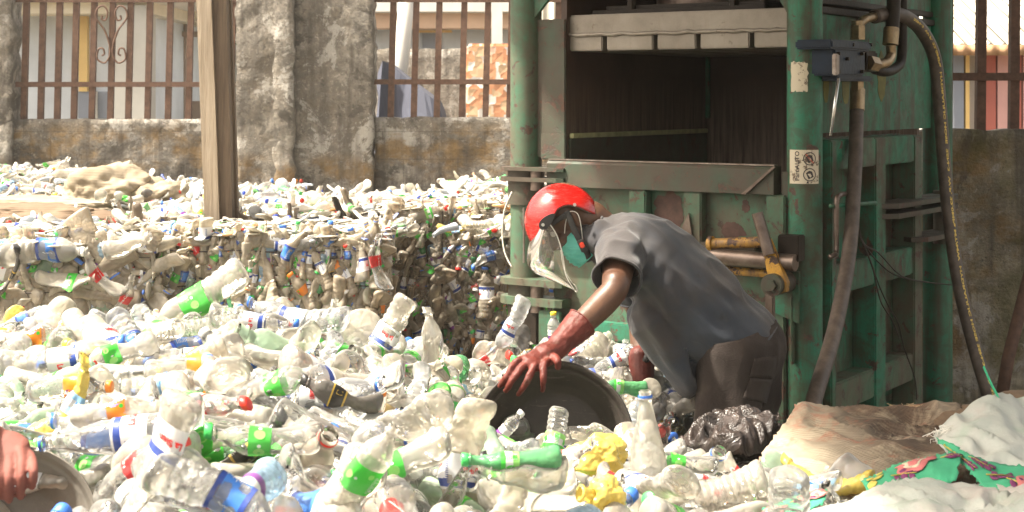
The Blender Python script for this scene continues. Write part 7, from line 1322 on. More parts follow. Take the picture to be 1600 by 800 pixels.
def blob(mb, c, r, rot=None):
    bm = bmesh.new(); bmesh.ops.create_icosphere(bm, subdivisions=3, radius=1); R = rot or Matrix.Identity(3)
    vs = [Vector(c)+R @ Vector((v.co.x*r[0], v.co.y*r[1], v.co.z*r[2])) for v in bm.verts]; bm.verts.index_update(); fs = [[v.index for v in f.verts] for f in bm.faces]; bm.free(); mb.add(vs, fs); return mb
def fuse(mb, voxel, smooth=4, fac=.5):
    me = mb.mesh('tmp'); bm = bmesh.new(); bm.from_mesh(me); bmesh.ops.recalc_face_normals(bm, faces=bm.faces); bm.to_mesh(me); bm.free()
    o = bpy.data.objects.new('tmp', me); COL.objects.link(o); m = o.modifiers.new('r', 'REMESH'); m.mode = 'VOXEL'; m.voxel_size = voxel; m.adaptivity = 0
    s = o.modifiers.new('s', 'SMOOTH'); s.iterations = smooth; s.factor = fac; dg = bpy.context.evaluated_depsgraph_get(); out = bpy.data.meshes.new_from_object(o.evaluated_get(dg)); bpy.data.objects.remove(o); bpy.data.meshes.remove(me); out.materials.clear()
    for p in out.polygons: p.use_smooth = True
    return out
def cut(me, planes):
    """open the cloth at its hems: drop faces beyond each plane (point, direction, reach)"""
    bm = bmesh.new(); bm.from_mesh(me); dead = []
    for f in bm.faces:
        c = f.calc_center_median()
        for p, d, r in planes:
            if (c-Vector(p)).dot(Vector(d).normalized()) > 0 and (c-Vector(p)).length < r: dead.append(f); break
    bmesh.ops.delete(bm, geom=dead, context='FACES'); bmesh.ops.delete(bm, geom=[v for v in bm.verts if not v.link_faces], context='VERTS')
    for _ in range(3):
        for v in [v for v in bm.verts if v.is_boundary]:
            nb_ = [e.other_vert(v) for e in v.link_edges if e.is_boundary]
            if len(nb_) == 2: v.co = v.co*.4+(nb_[0].co+nb_[1].co)*.3
            q = min(planes, key=lambda t: abs((v.co-Vector(t[0])).dot(Vector(t[1]).normalized())) if (v.co-Vector(t[0])).length < t[2]*1.4 else 9); d_ = Vector(q[1]).normalized(); h_ = (v.co-Vector(q[0])).dot(d_)
            if abs(h_) < .03: v.co -= d_*h_*.9
    bm.to_mesh(me); bm.free(); return me
def hem(o, r, mat, name='hem'):
    bm = bmesh.new(); bm.from_mesh(o.data); seen = set(); 
    for e in bm.edges:
        if not e.is_boundary or e in seen: continue
        loop = [e.verts[0]]; cur = e.verts[1]; seen.add(e)
        while cur != loop[0] and len(loop) < 4000:
            loop.append(cur); nx = [k for k in cur.link_edges if k.is_boundary and k not in seen]
            if not nx: break
            seen.add(nx[0]); cur = nx[0].other_vert(cur)
        if len(loop) > 20:
            pts = [v.co.copy() for v in loop][::2]; pts.append(pts[0]); mb = MB(); mb.tube(pts, r, 8, caps=False); mb.build(name, mat, o, smooth=True)
    bm.free()
def thick(o, t=.003):
    m = o.modifiers.new('t', 'SOLIDIFY'); m.thickness = t; m.offset = -1; return o
YM = 5.5
man = empty('person', P(1150, 880, 5.5), label='worker in grey t-shirt and red helmet bending left over the bottles beside the press', cat='person'); man.location.z = 0; MO = man.location.copy()
def W3(px, py, Y=YM): return P(px, py, Y)-MO
fwd = Vector((-.70, 0, -.714)); upv = Vector((-.714, 0, .70)); lat = Vector((0, -1, 0))      # head frame
HC = W3(890, 340, 5.48)
hd = lambda f, u, l: HC+fwd*f+upv*u+lat*l
HR = Matrix((tuple(fwd), tuple(lat), tuple(upv))).transposed()
b_ = MB()
blob(b_, hd(-.005, .035, 0), (.098, .076, .098), HR); blob(b_, hd(.032, -.055, 0), (.066, .058, .078), HR); blob(b_, hd(.055, -.108, 0), (.035, .034, .028), HR)   # skull, face, chin
chain(b_, [hd(.088, .012, 0), hd(.108, -.020, 0), hd(.112, -.036, 0)], [.010, .014, .017], 4, 10); blob(b_, hd(.098, -.038, .012), (.012, .010, .009), HR); blob(b_, hd(.098, -.038, -.012), (.012, .010, .009), HR)
for s in (-1, 1):
    blob(b_, hd(.078, .024, .032*s), (.014, .026, .009), HR); blob(b_, hd(.070, -.030, .040*s), (.022, .020, .020), HR)
    blob(b_, hd(-.012, -.012, .077*s), (.018, .008, .030), HR); blob(b_, hd(-.020, .004, .083*s), (.013, .008, .020), HR); blob(b_, hd(-.006, -.036, .077*s), (.009, .007, .011), HR)
blob(b_, hd(.094, -.062, 0), (.012, .024, .007), HR); blob(b_, hd(.090, -.075, 0), (.012, .021, .008), HR)
neck0 = hd(-.055, -.05, 0); neck1 = W3(958, 372, 5.5)
chain(b_, [neck0, (neck0+neck1)/2, neck1, W3(985, 392, 5.5)], [(.060, .060), (.060, .062), (.070, .075), (.12, .09)], 6)
spine = [W3(972, 388), W3(1010, 408), W3(1060, 440), W3(1105, 475), W3(1145, 520), W3(1158, 548)]
chain(b_, spine, [(.160, .080), (.165, .105), (.155, .115), (.150, .120), (.155, .128), (.150, .125)], 6)
shL, shR = W3(972, 390, 5.36), W3(985, 395, 5.66)
elL, wrL = W3(961, 452, 5.17), W3(868, 545, 5.05)
chain(b_, [W3(985, 388, 5.42), shL, W3(966, 420, 5.27), elL], [.075, .068, .056, .046], 7); chain(b_, [W3(963, 440, 5.18), elL, W3(940, 476, 5.15), W3(905, 510, 5.10), wrL, W3(852, 558, 5.03)], [.044, .045, .047, .040, .030, .027], 7)
elR, wrR = W3(1000, 490, 5.76), W3(1004, 605, 5.62)
chain(b_, [W3(995, 395, 5.60), shR, W3(982, 445, 5.72), elR], [.075, .066, .052, .044], 7); chain(b_, [elR, W3(1002, 530, 5.72), wrR, W3(1000, 630, 5.6)], [.044, .044, .030, .028], 7)
def leg(mb, k=1.0, add=0., low=True):
    for (hx_, hy, kx, ky, ax_, ay) in ((1150, 5.40, 1122, 5.34, 1140, 5.42), (1165, 5.60, 1172, 5.62, 1185, 5.70)):
        pts = [W3(hx_, 548, hy), W3(lerp(hx_, kx, .4), 610, hy), W3(kx, 705, ky), W3(lerp(kx, ax_, .4), 770, ky+.02), W3(ax_, 868, ay)]
        chain(mb, pts, [.115*k+add, .105*k+add, .066*k+add, .062*k+add, (.042*k+add)], 6)
leg(b_, .9)
for (ax_, ay) in ((1140, 5.42), (1185, 5.70)):                           # feet
    a = W3(ax_, 868, ay); chain(b_, [a+Vector((.03, 0, -.03)), a+Vector((-.06, 0, -.05)), Vector((a.x-.17, a.y, .03))], [.04, .042, .03], 5)
body_me = fuse(b_, .0075, 3); o = link('body', body_me, MAT['dark_skin'], man)
for s in (-1, 1): mb = MB(); blob(mb, hd(.080, .004, .031*s), (.012, .012, .012), HR); mb.build('eye', MAT['eye_white'], man, smooth=True)
# shirt
b_ = MB()
sp = [W3(943, 370), W3(982, 390), W3(1030, 420, 5.5), W3(1075, 468, 5.5), W3(1112, 508, 5.5), W3(1150, 548, 5.5), W3(1172, 572, 5.5)]
chain(b_, sp, [(.125, .085), (.195, .132), (.20, .150), (.195, .165), (.19, .168), (.188, .165), (.18, .15)], 6, 26)
for sh, el, s in ((shL, elL, -1), (shR, elR, 1)):
    p0 = W3(990, 392, 5.5+.10*s); d = (el-sh); chain(b_, [p0, sh+Vector((0, 0, .004)), sh+d*.35, sh+d*.66], [.095, .083, .077, .080], 6, 20)
chain(b_, [W3(1018, 500, 5.47), W3(1045, 545, 5.46), W3(1072, 590, 5.45)], [(.14, .075), (.13, .065), (.10, .04)], 5, 20)        # the loose front hanging down
sh_me = fuse(b_, .0075, 4)
def folds(me, fn):
    nn = [v.normal.copy() for v in me.vertices]
    for v, n_ in zip(me.vertices, nn): v.co = v.co+n_*fn(v.co)
bk = (W3(1138, 545)-W3(955, 378)).normalized()
def shirt_fold(p):
    s_ = p.dot(bk); q = p-bk*s_; a = NZ.noise(Vector((q.x*7+s_*2, q.y*9, q.z*7-s_*5)))*.012+(.5-abs(NZ.noise(Vector((p.x*9+p.z*9, p.y*10, p.z*4-p.x*4)))))*.026+NZ.noise(Vector((p.x*22+p.z*10, p.y*20, p.z*8)))*.005
    w_ = W3(1105, 490); d = (p-w_).length; a += .018*sin((p.x*.6+p.z*1.2)*46+2*NZ.noise(p*6))*math.exp(-(d/.16)**2)
    w2 = W3(975, 420, 5.35); d = (p-w2).length; a += .010*sin((p.x-p.z)*70+2*NZ.noise(p*8))*math.exp(-(d/.10)**2); return a
folds(sh_me, shirt_fold)
eL, eR = (elL-shL), (elR-shR)
hem_d = Vector((.80, 0, -.60)); hem_p = W3(1163, 522)
cut(sh_me, [(shL+eL*.70, eL, .16), (shR+eR*.70, eR, .16), (W3(1158, 545), Vector((.62, 0, -.78)), .6), (W3(934, 352), Vector((-1, 0, .30)), .09)])
sho = link('shirt', sh_me, MAT['shirt_cloth'], man); hem(sho, .0045, MAT['shirt_cloth']); thick(sho, .004)
# sleeve hem band
for sh, d in ((shL, eL),):
    pass
# trousers
b_ = MB(); leg(b_, 1.0, .018); chain(b_, [W3(1148, 512, 5.5), W3(1160, 545, 5.5), W3(1150, 590, 5.5)], [(.165, .125), (.185, .150), (.17, .12)], 6, 24)
tr_me = fuse(b_, .009, 4)
folds(tr_me, lambda p: NZ.noise(Vector((p.x*9, p.y*9, p.z*5)))*.012+NZ.noise(Vector((p.x*20+p.z*10, p.y*18, p.z*12)))*.006)
cut(tr_me, [(W3(1152, 513), Vector((-.25, 0, 1)), .5)]+[(W3(ax_, 862, ay), Vector((0, 0, -1)), .2) for ax_, ay in ((1140, 5.42), (1185, 5.70))])
tro = thick(link('trousers', tr_me, MAT['trouser_cloth'], man), .004)
mb = MB(); c0 = W3(1192, 585, 5.33)                                     # back pocket flap
def near(me, c, d):                                                    # point of the cloth met along d
    from mathutils.bvhtree import BVHTree
    t = near.cache.get(me.name) or BVHTree.FromPolygons([v.co for v in me.vertices], [p.vertices[:] for p in me.polygons]); near.cache[me.name] = t; h = t.ray_cast(c, d); return (h[0], h[1]) if h[0] is not None else (None, None)
near.cache = {}
def cloth_patch(me, pts_px, n, name, mat, parent, off=.004, Y=4.9):
    grid = []; (ax_, ay), (bx_, by_), (cx, cy_), (dx, dy) = pts_px
    for j in range(n+1):
        for i in range(n+1):
            u, v = i/n, j/n; px = (ax_*(1-u)+bx_*u)*(1-v)+(dx*(1-u)+cx*u)*v; py = (ay*(1-u)+by_*u)*(1-v)+(dy*(1-u)+cy_*u)*v
            o_ = Vector((0, 0, EYE))-MO; d = ray(px, py).normalized(); h, nn_ = near(me, o_+d*4.2, d); grid.append(h+nn_*off if h is not None else W3(px, py, 5.35))
    mb = MB(); mb.add(grid, [(j*(n+1)+i, j*(n+1)+i+1, (j+1)*(n+1)+i+1, (j+1)*(n+1)+i) for j in range(n) for i in range(n)]); return thick(mb.build(name, MAT[mat], parent, smooth=True), .003)
cloth_patch(tr_me, [(1178, 560), (1212, 556), (1208, 590), (1170, 588)], 6, 'pocket_flap', 'trouser_cloth', tro)
cloth_patch(tr_me, [(1172, 590), (1205, 592), (1196, 630), (1160, 622)], 6, 'pocket', 'trouser_cloth', tro, .003)
# gloves: palm, four fingers and a thumb, each finger a chain of its own
def glove(name, wrist, elbow, knuck, tips, thumb, mat='glove_rubber', cuff=None, rr=.0125, rf=.0105, palm_r=(.040, .019), voxel=.0035, palm_up=(1, 0, .3)):
    b2 = MB(); kc = sum(knuck, Vector())/len(knuck); chain(b2, [wrist, lerp(wrist, kc, .45), lerp(wrist, kc, .9)], [(.028, .022), palm_r, (palm_r[0]*.92, palm_r[1]*.8)], 5, 16, up=palm_up)
    for k, t in zip(knuck, tips): pts = [lerp(wrist, k, .72), k]+t; chain(b2, pts, [rf*1.1, rr]+[rf*1.06]*(len(t)-1)+[rf*.82], 5, 12)
    chain(b2, thumb, [.016, .015, .0125, .0105][:len(thumb)], 5, 12)
    if cuff: chain(b2, cuff[0], cuff[1], 6, 18)
    me = fuse(b2, voxel, 2, .4); return me
G = lambda px, py, Y: W3(px, py, Y)
rimY = 5.0
kn = [G(806, 566, 4.97), G(818, 572, 4.96), G(834, 574, 4.955), G(850, 570, 4.96)]
tp_ = [[G(792, 588, 4.945), G(781, 603, 4.965)], [G(801, 594, 4.935), G(790, 611, 4.955)], [G(823, 597, 4.93), G(810, 616, 4.95)], [G(849, 592, 4.93), G(848, 610, 4.955)]]
th = [G(856, 556, 5.02), G(868, 560, 4.985), G(872, 566, 4.965), G(872, 574, 4.97)]
gm = glove('glove', wrL, elL, kn, tp_, th, cuff=([lerp(elL, wrL, .52), lerp(elL, wrL, .75), wrL, lerp(wrL, kn[1], .35)], [.056, .048, .038, .036]), palm_up=(1, 0, -.5))
folds(gm, lambda p: NZ.noise(p*55)*.0022+NZ.noise(p*24)*.002)
cut(gm, [(lerp(elL, wrL, .56), (elL-wrL), .12)]); glo = link('glove', gm, MAT['glove_rubber'], man); hem(glo, .0025, MAT['glove_rubber'], 'cuff_edge'); thick(glo, .002)
kn = [G(990, 648, 5.56), G(996, 652, 5.59), G(1004, 653, 5.62), G(1012, 651, 5.65)]; tp_ = [[k+Vector((-.01, -.01, -.035)), k+Vector((.0, -.005, -.062))] for k in kn]; th = [G(1008, 634, 5.59), G(1018, 642, 5.56), G(1021, 654, 5.54)]
gm = glove('glove', wrR, elR, kn, tp_, th, cuff=([lerp(elR, wrR, .6), wrR, lerp(wrR, kn[1], .3)], [.052, .038, .034]), palm_up=(.3, 1, 0)); thick(link('glove', gm, MAT['glove_rubber'], man), .002)
# helmet: an open shell, liner, pivot, visor, strap
A_ = Vector((-.37, 0, .93)); Bx = Vector((.93, 0, .37)); HCn = W3(879, 347, 5.48)
helm = empty('helmet', HCn); helm.parent = man
def shell(rx, ry, rz, grow=0.):
    nu, nv = 64, 30; g = []
    for j in range(nv+1):
        for i in range(nu):
            a = 2*pi*i/nu                                    # 0 = back of the head (Bx), pi = forehead
            side = abs(sin(a)); back = max(0, cos(a)); front = max(0, -cos(a))
            lim = radians(90+front*20+back*12-16*side**2*(1-.0)+6*sin(2*a)*0); lim -= radians(14)*math.exp(-((a-pi/2+.35)/.5)**2)+radians(14)*math.exp(-((a-3*pi/2-.35)/.5)**2)
            ph = lim*j/nv; d = A_*cos(ph)*rz+(Bx*cos(a)*rx+Vector((0, -1, 0))*sin(a)*ry)*sin(ph)
            g.append(d*(1+grow))
    fs = [(j*nu+i, j*nu+(i+1) % nu, (j+1)*nu+(i+1) % nu, (j+1)*nu+i) for j in range(nv) for i in range(nu)]; m_ = MB(); m_.add(g, fs); return m_
def finish_shell(m_, name, mat, t, off):
    me = m_.mesh(name); bm = bmesh.new(); bm.from_mesh(me); bmesh.ops.remove_doubles(bm, verts=bm.verts, dist=.0005); bmesh.ops.recalc_face_normals(bm, faces=bm.faces); bm.to_mesh(me); bm.free()
    o = link(name, me, MAT[mat], helm, smooth=True); s = o.modifiers.new('t', 'SOLIDIFY'); s.thickness = t; s.offset = off; return o
finish_shell(shell(.135, .115, .140), 'shell', 'helmet_red', .006, -1); finish_shell(shell(.135, .115, .140, -.055), 'liner', 'helmet_liner', .006, -1)
pv = W3(851, 349, 5.363)-HCn; pq = Vector((.714*.8, 0, .70*.8)).normalized()
mb = MB(); el_ = [Vector(pv)+pq*(cos(2*pi*k/24)*.036+.012)+Vector((.62, 0, -.78)).normalized()*(sin(2*pi*k/24)*.017*(1-.35*cos(2*pi*k/24))) for k in range(24)]; mb.prism(el_, (0, -.012, 0)); mb.build('visor_pivot', MAT['black_strap'], helm, autos=40)
for p in (pv+Vector((-.006, -.016, -.004)), W3(898, 320, 5.366)-HCn): mb = MB(); mb.cyl(p, p+Vector((0, .01, 0)), .0058, 12); mb.build('rivet', MAT['rivet'], helm)
# visor: a curved sheet bent round the face
edge_top = [(846, 346), (828, 380), (826, 400)]
vis = []; nu, nv = 26, 12
# side profile in the picture, upper edge on the helmet rim and lower free edge
up_px = [(845, 343), (836, 360), (827, 382)]; 
prof_ = crom([Vector((838, 352, 0)), Vector((824, 392, 0)), Vector((828, 420, 0)), Vector((862, 438, 0)), Vector((902, 452, 0))], 4)
def sheet_pt(u, v):           # u: -1..1 across the face, v: 0 at the brow, 1 at the chin
    a = u*radians(98); ry = .122; back = 1-cos(a)
    pr = prof_[int(v*(len(prof_)-1))]; f = W3(pr.x, pr.y, 5.48)-HCn
    # the side edge runs from the pivot to the lower corner near the jaw
    sd = crom([Vector((857, 345, 0)), Vector((868, 362, 0)), Vector((877, 390, 0)), Vector((883, 425, 0)), Vector((897, 449, 0))], 4)[int(v*(len(prof_)-1))]; s2 = W3(sd.x, sd.y, 5.48)-HCn
    t = 1-cos(a*90/98) if abs(a) < radians(98) else 1; t = min(1, t); p = f.lerp(s2, t); p.y = -sin(a)*ry*(1-.10*v) ; return p
nv = len(prof_)-1; grid = [sheet_pt(-1+2*i/nu, j/nv) for j in range(nv+1) for i in range(nu+1)]
mb = MB(); mb.add(grid, [(j*(nu+1)+i, j*(nu+1)+i+1, (j+1)*(nu+1)+i+1, (j+1)*(nu+1)+i) for j in range(nv) for i in range(nu)]); vo_ = mb.build('visor', MAT['visor_plastic'], helm, smooth=True)
mb = MB(); mb.tube([grid[nv*(nu+1)+i] for i in range(nu+1)], .0022, 6); mb.tube([grid[j*(nu+1)+nu] for j in range(nv+1)], .0020, 6); mb.tube([grid[j*(nu+1)] for j in range(nv+1)], .0020, 6); mb.build('visor_rim', MAT['visor_edge'], vo_, smooth=True)
# chin strap and buckle
def ribbon(pts, w_, t_, name, mat, parent): mb = MB(); mb.tube(crom(pts, 5), (w_, t_), 10); return mb.build(name, MAT[mat], parent, smooth=True)
sy = 5.385
mb = MB(); mb.tube(crom([W3(885, 330, sy)-HCn, W3(896, 356, sy-.003)-HCn, W3(908, 380, sy)-HCn, W3(918, 396, sy+.02)-HCn, W3(921, 408, sy+.06)-HCn], 5), [(.003, .011)]*21, 10, flat=(.9, 0, -.4)); mb.build('chin_strap', MAT['black_strap'], helm, smooth=True)
mb = MB(); mb.tube(crom([W3(888, 334, sy)-HCn, W3(872, 343, sy)-HCn, W3(862, 350, sy)-HCn], 5), [(.003, .010)]*11, 10, flat=(0, 0, 1)); mb.build('side_strap', MAT['black_strap'], helm, smooth=True)
bq = Vector((.42, 0, -.9)).normalized().to_track_quat('Z', 'Y').to_matrix().to_4x4(); bq.translation = W3(910, 384, sy-.008)-HCn; mb = MB(); mb.box((-.012, -.012, -.022), (.012, .012, .022), M=bq, bev=.003); bk_ = mb.build('buckle', MAT['black_strap'], helm)
bq2 = bq.copy(); bq2.translation = W3(909.5, 383, sy-.018)-HCn; mb = MB(); mb.box((-.008, -.008, -.010), (.008, .008, .010), M=bq2, bev=.003); mb.build('release_button', MAT['buckle_red'], bk_)
# mask
def mask_pt(i, j, n, m):
    a = lerp(-1, 1, i/n)*radians(84); v = lerp(-1, 1, j/m); r = .086+.003*cos(j*pi*.8); f = .026+(r*cos(a))*(1-.20*v*v)*(1-.12*v); return hd(f, -.092+v*.056, sin(a)*.074*(1-.18*abs(v)))
n, m = 28, 16; mb = MB(); mb.add([mask_pt(i, j, n, m) for j in range(m+1) for i in range(n+1)], [(j*(n+1)+i, j*(n+1)+i+1, (j+1)*(n+1)+i+1, (j+1)*(n+1)+i) for j in range(m) for i in range(n)]); mk = thick(mb.build('face_mask', MAT['mask_teal'], man, smooth=True), .003)
for s in (-1, 1):
    mb = MB(); mb.tube(crom([hd(.05, -.02, .076*s), hd(.02, .004, .080*s), hd(-.015, .022, .086*s), hd(-.032, .0, .086*s), hd(-.015, -.035, .083*s), hd(.035, -.098, .066*s)], 5), .0017, 6); mb.build('ear_loop', MAT['visor_edge'], mk, smooth=True)
# ---------------------------------------------------------------- basins
b = NB('basin_rubber'); n = b.noise(5, 6, .65); n2 = b.noise(60, 4, .7); sc_ = b.noise(9, 4, .7, stretch=(1, 6, 1)); c = b.mix(b.ramp(n, .35, .65), (.028, .022, .018), (.050, .041, .034)); c = b.mix(b.ramp(sc_, .62, .68, 0, .5), c, (.17, .145, .12)); c = b.mix(b.ramp(n2, .64, .7, 0, .6), c, (.15, .13, .10)); b.finish(c, .6, b.bump(b.math('ADD', n2, sc_), .35, .003))
b = NB('basin_grey'); n = b.noise(5, 6, .65); n2 = b.noise(70, 4, .7); c = b.mix(b.ramp(n, .35, .65), (.14, .125, .105), (.22, .20, .17)); c = b.mix(b.ramp(n2, .6, .7, 0, .5), c, (.26, .23, .19)); b.finish(c, .7, b.bump(n2, .4, .003))
def basin(c, nrm, R, name, mat, label, depth=.13, spin=0):
    prof = [(0, R*.08), (.001, R*.45), (.002, R*.60), (.007, R*.64), (.012, R*.66), (.030, R*.73), (depth*.55, R*.82), (depth*.72, R*.87), (depth*.78, R*.905), (depth*.88, R*.925), (depth*.95, R*.94), (depth, R*.965), (depth+.003, R*.985), (depth-.004, R*1.0), (depth-.014, R*.995)]
    outer = [(depth-.016, R*.975), (depth*.8, R*.93), (depth*.5, R*.86), (.02, R*.74), (-.008, R*.68), (-.010, R*.1)]
    prof = prof_smooth(prof, 3)+outer; mb = MB(); mb.lathe(prof, 72, fn=lambda t, z, r: r*(1+.004*NZ.noise(Vector((cos(t)*3, sin(t)*3, z*9)))))
    q = Vector(nrm).normalized().to_track_quat('Z', 'Y'); o = mb.build(name, MAT[mat], smooth=True); o.matrix_world = Matrix.Translation(Vector(c)-Vector(nrm).normalized()*depth) @ q.to_matrix().to_4x4(); return tag(o, label, 'basin')
basin(P(863, 694, 5.0), (-.14, -1, .24), .270, 'rubber_basin', 'basin_rubber', 'black rubber basin on edge in the pile, held by the red glove', depth=.12)
basin(P(8, 838, 3.02), (.18, -.9, .45), .182, 'rubber_basin', 'basin_grey', 'grey-brown basin at the bottom left corner held by a bare hand', depth=.09)
# ---------------------------------------------------------------- second worker, mostly beyond the left edge
w2 = empty('person', (-1.35, 3.0, 0), label='worker outside the left edge, only the reddish hand on the grey basin is in view', cat='person'); O2 = w2.location.copy()
def Q(px, py, Y): return P(px, py, Y)-O2
wr = Q(-6, 690, 2.98); el = Q(-190, 560, 2.85); sh = Q(-330, 330, 2.95)
kn = [Q(0, 712, 2.955), Q(16, 708, 2.95), Q(32, 706, 2.945), Q(46, 712, 2.95)]
b_ = MB(); kc = sum(kn, Vector())/4
chain(b_, [wr, lerp(wr, kc, .5), lerp(wr, kc, .95)], [(.027, .022), (.038, .021), (.037, .017)], 5, 16, up=(1, 0, .2))
for k, (tx_, ty_), (mx, my) in zip(kn, ((2, 776), (14, 782), (32, 776), (50, 760)), ((0, 746), (15, 748), (34, 744), (53, 738))): chain(b_, [lerp(wr, k, .6), k, Q(mx, my, 2.90), Q(tx_, ty_, 2.925)], [.0105, .0108, .0088, .0076], 6, 12)
chain(b_, [Q(-20, 700, 2.99), Q(-28, 725, 2.96), Q(-20, 752, 2.95)], [.016, .014, .011], 5, 12)
chain(b_, [sh, lerp(sh, el, .5), el, lerp(el, wr, .35), lerp(el, wr, .75), wr], [.058, .050, .042, .043, .033, .027], 6)
cx = Vector((-1.75, 3.1, 0))-O2
chain(b_, [cx+Vector((0, .1, .85)), cx+Vector((.02, .08, 1.1)), cx+Vector((.06, .02, 1.32)), cx+Vector((.08, 0, 1.42))], [(.15, .11), (.15, .12), (.18, .12), (.12, .09)], 6); chain(b_, [cx+Vector((.08, 0, 1.42)), cx+Vector((.14, 0, 1.52))], [.055, .052], 4)
blob(b_, cx+Vector((.17, 0, 1.63)), (.095, .076, .115)); blob(b_, cx+Vector((.215, 0, 1.57)), (.05, .05, .06)); chain(b_, [cx+Vector((.26, 0, 1.64)), cx+Vector((.28, 0, 1.605))], [.010, .015], 3, 8)
for s in (-1, 1):
    blob(b_, cx+Vector((.16, .078*s, 1.62)), (.016, .010, .028)); chain(b_, [cx+Vector((0, .10*s, .85)), cx+Vector((.05, .12*s, .45)), cx+Vector((0, .12*s, .06)), cx+Vector((.12, .12*s, .03))], [.10, .065, .042, .035], 6)
chain(b_, [sh, cx+Vector((.07, -.1, 1.38))], [.06, .08], 4); chain(b_, [cx+Vector((.06, .15, 1.38)), cx+Vector((.1, .24, 1.12)), cx+Vector((.34, .16, 1.0)), cx+Vector((.42, .12, .98))], [.06, .045, .035, .03], 6)
me = fuse(b_, .0036, 1, .4); folds(me, lambda p: NZ.noise(p*60)*.001); link('body', me, MAT['pink_stained_skin'], w2)
b_ = MB(); chain(b_, [cx+Vector((0, .1, .80)), cx+Vector((.02, .08, 1.1)), cx+Vector((.06, .02, 1.32)), cx+Vector((.08, 0, 1.42))], [(.17, .13), (.17, .14), (.20, .14), (.12, .10)], 6); chain(b_, [cx+Vector((.07, -.1, 1.38)), sh, lerp(sh, el, .45)], [.09, .075, .07], 5)
link('shirt', fuse(b_, .012, 3), MAT['shirt_cloth'], w2)
b_ = MB()
for s in (-1, 1): chain(b_, [cx+Vector((0, .09*s, .88)), cx+Vector((.05, .12*s, .45)), cx+Vector((0, .12*s, .10))], [.14, .09, .07], 6)
link('trousers', fuse(b_, .014, 3), MAT['trouser_cloth'], w2)
# ---------------------------------------------------------------- sacks, sheets and bags at the right
weave('burlap', (.32, .265, .185), (.44, .375, .285), (.22, .14, .085), scale=210, stains=.45, tint=(.36, .10, .055))
b = NB('white_sheet'); n = b.noise(6, 6, .65); c = b.mix(b.ramp(n, .35, .65), (.44, .49, .45), (.56, .57, .53)); c = b.mix(b.ramp(b.noise(4.2, 5), .52, .64, 0, .3), c, (.50, .33, .32)); c = b.mix(b.ramp(b.noise(5.1, 5, dist=1.), .55, .66, 0, .35), c, (.25, .42, .30)); c = b.mix(b.ramp(b.noise(15, 5, .7), .68, .74, 0, .4), c, (.28, .22, .14))
df = b.node('ShaderNodeBsdfPrincipled', Base__Color=c, Roughness=.55, Normal=b.bump(b.math('ADD', b.noise(35, 5, .6), b.noise(11, 4)), .5, .008)).outputs[0]; b.L(b.node('ShaderNodeMixShader', i0=.25, i1=df, i2=b.node('ShaderNodeBsdfTranslucent', Color=c).outputs[0]).outputs[0], b.out.inputs[0])
simple('floral_green', (.045, .32, .17), .7, .15, 12, bump=.3); simple('floral_pink', (.50, .15, .15), .7, .12, 12, bump=.2); simple('floral_yellow', (.50, .42, .09), .7, .12, 12, bump=.2); simple('floral_purple', (.15, .025, .10), .7, .2, 12, bump=.2); simple('floral_cream', (.52, .48, .36), .7, .12, 12, bump=.2); simple('strap_green', (.02, .34, .17), .45, .12, 12, bump=.3)
b = NB('black_film'); n = b.noise(9, 5, .6); wr = b.noise(13, 5, .6, dist=.8); c = b.mix(b.ramp(n, .4, .7), (.030, .024, .022), (.075, .055, .048)); b.finish(c, .25, b.bump(wr, 1., .03))
simple('straw', (.55, .42, .25), .8, .2, 30, bump=0); simple('thread_white', (.8, .78, .72), .8, .1, 30, bump=0)
def sheet(name, rows, mat, label, cat, nu=46, nv=30, amp=.02, fr=9., seed=0, t=.004, crease=.012, bulge=0., parent=None, plan=None):
    """rows: list of polylines of (px, py, Y) from the far edge to the near edge"""
    R_ = []
    for r in rows:
        q = crom([P(*p) for p in r], 8); L_ = [0]
        for a, b2 in zip(q, q[1:]): L_.append(L_[-1]+(b2-a).length)
        out = []
        for i in range(nu+1):
            s = L_[-1]*i/nu; k = 0
            while k < len(L_)-2 and L_[k+1] < s: k += 1
            out.append(q[k].lerp(q[k+1], (s-L_[k])/max(1e-6, L_[k+1]-L_[k])))
        R_.append(out)
    g = []
    cols = [crom([R_[k][i] for k in range(len(R_))], 12) for i in range(nu+1)]; m = len(cols[0])-1
    for j in range(nv+1):
        for i in range(nu+1):
            s = m*j/nv; k = min(int(s), m-1); p = cols[i][k].lerp(cols[i][k+1], s-k)
            d = amp*NZ.noise(Vector((p.x*fr, p.y*fr, seed)))+crease*(1-abs(NZ.noise(Vector((p.x*fr*1.7+p.y*4, p.y*fr*1.1, seed+7))))*3.2)
            ed = .35+.65*min(1, min(i, nu-i, j, nv-j)/3); p = p+Vector((.25*d*NZ.noise(Vector((p.x*6, seed, 1))), -.35*d, d))*ed
            if i in (0, nu) or j in (0, nv): p = p+Vector((NZ.noise(Vector((i*.8, j*.8, seed)))*.010, 0, NZ.noise(Vector((i*.8, j*.8, seed+3)))*.010))
            g.append(p)
    mb = MB(); mb.add(g, [(j*(nu+1)+i, j*(nu+1)+i+1, (j+1)*(nu+1)+i+1, (j+1)*(nu+1)+i) for j in range(nv) for i in range(nu)]); o = mb.build(name, MAT[mat], parent, smooth=True); thick(o, t)
    if label: tag(o, label, cat)
    o['grid'] = (nu, nv); return o, g
def drop_grid(o):
    del o['grid']; return o
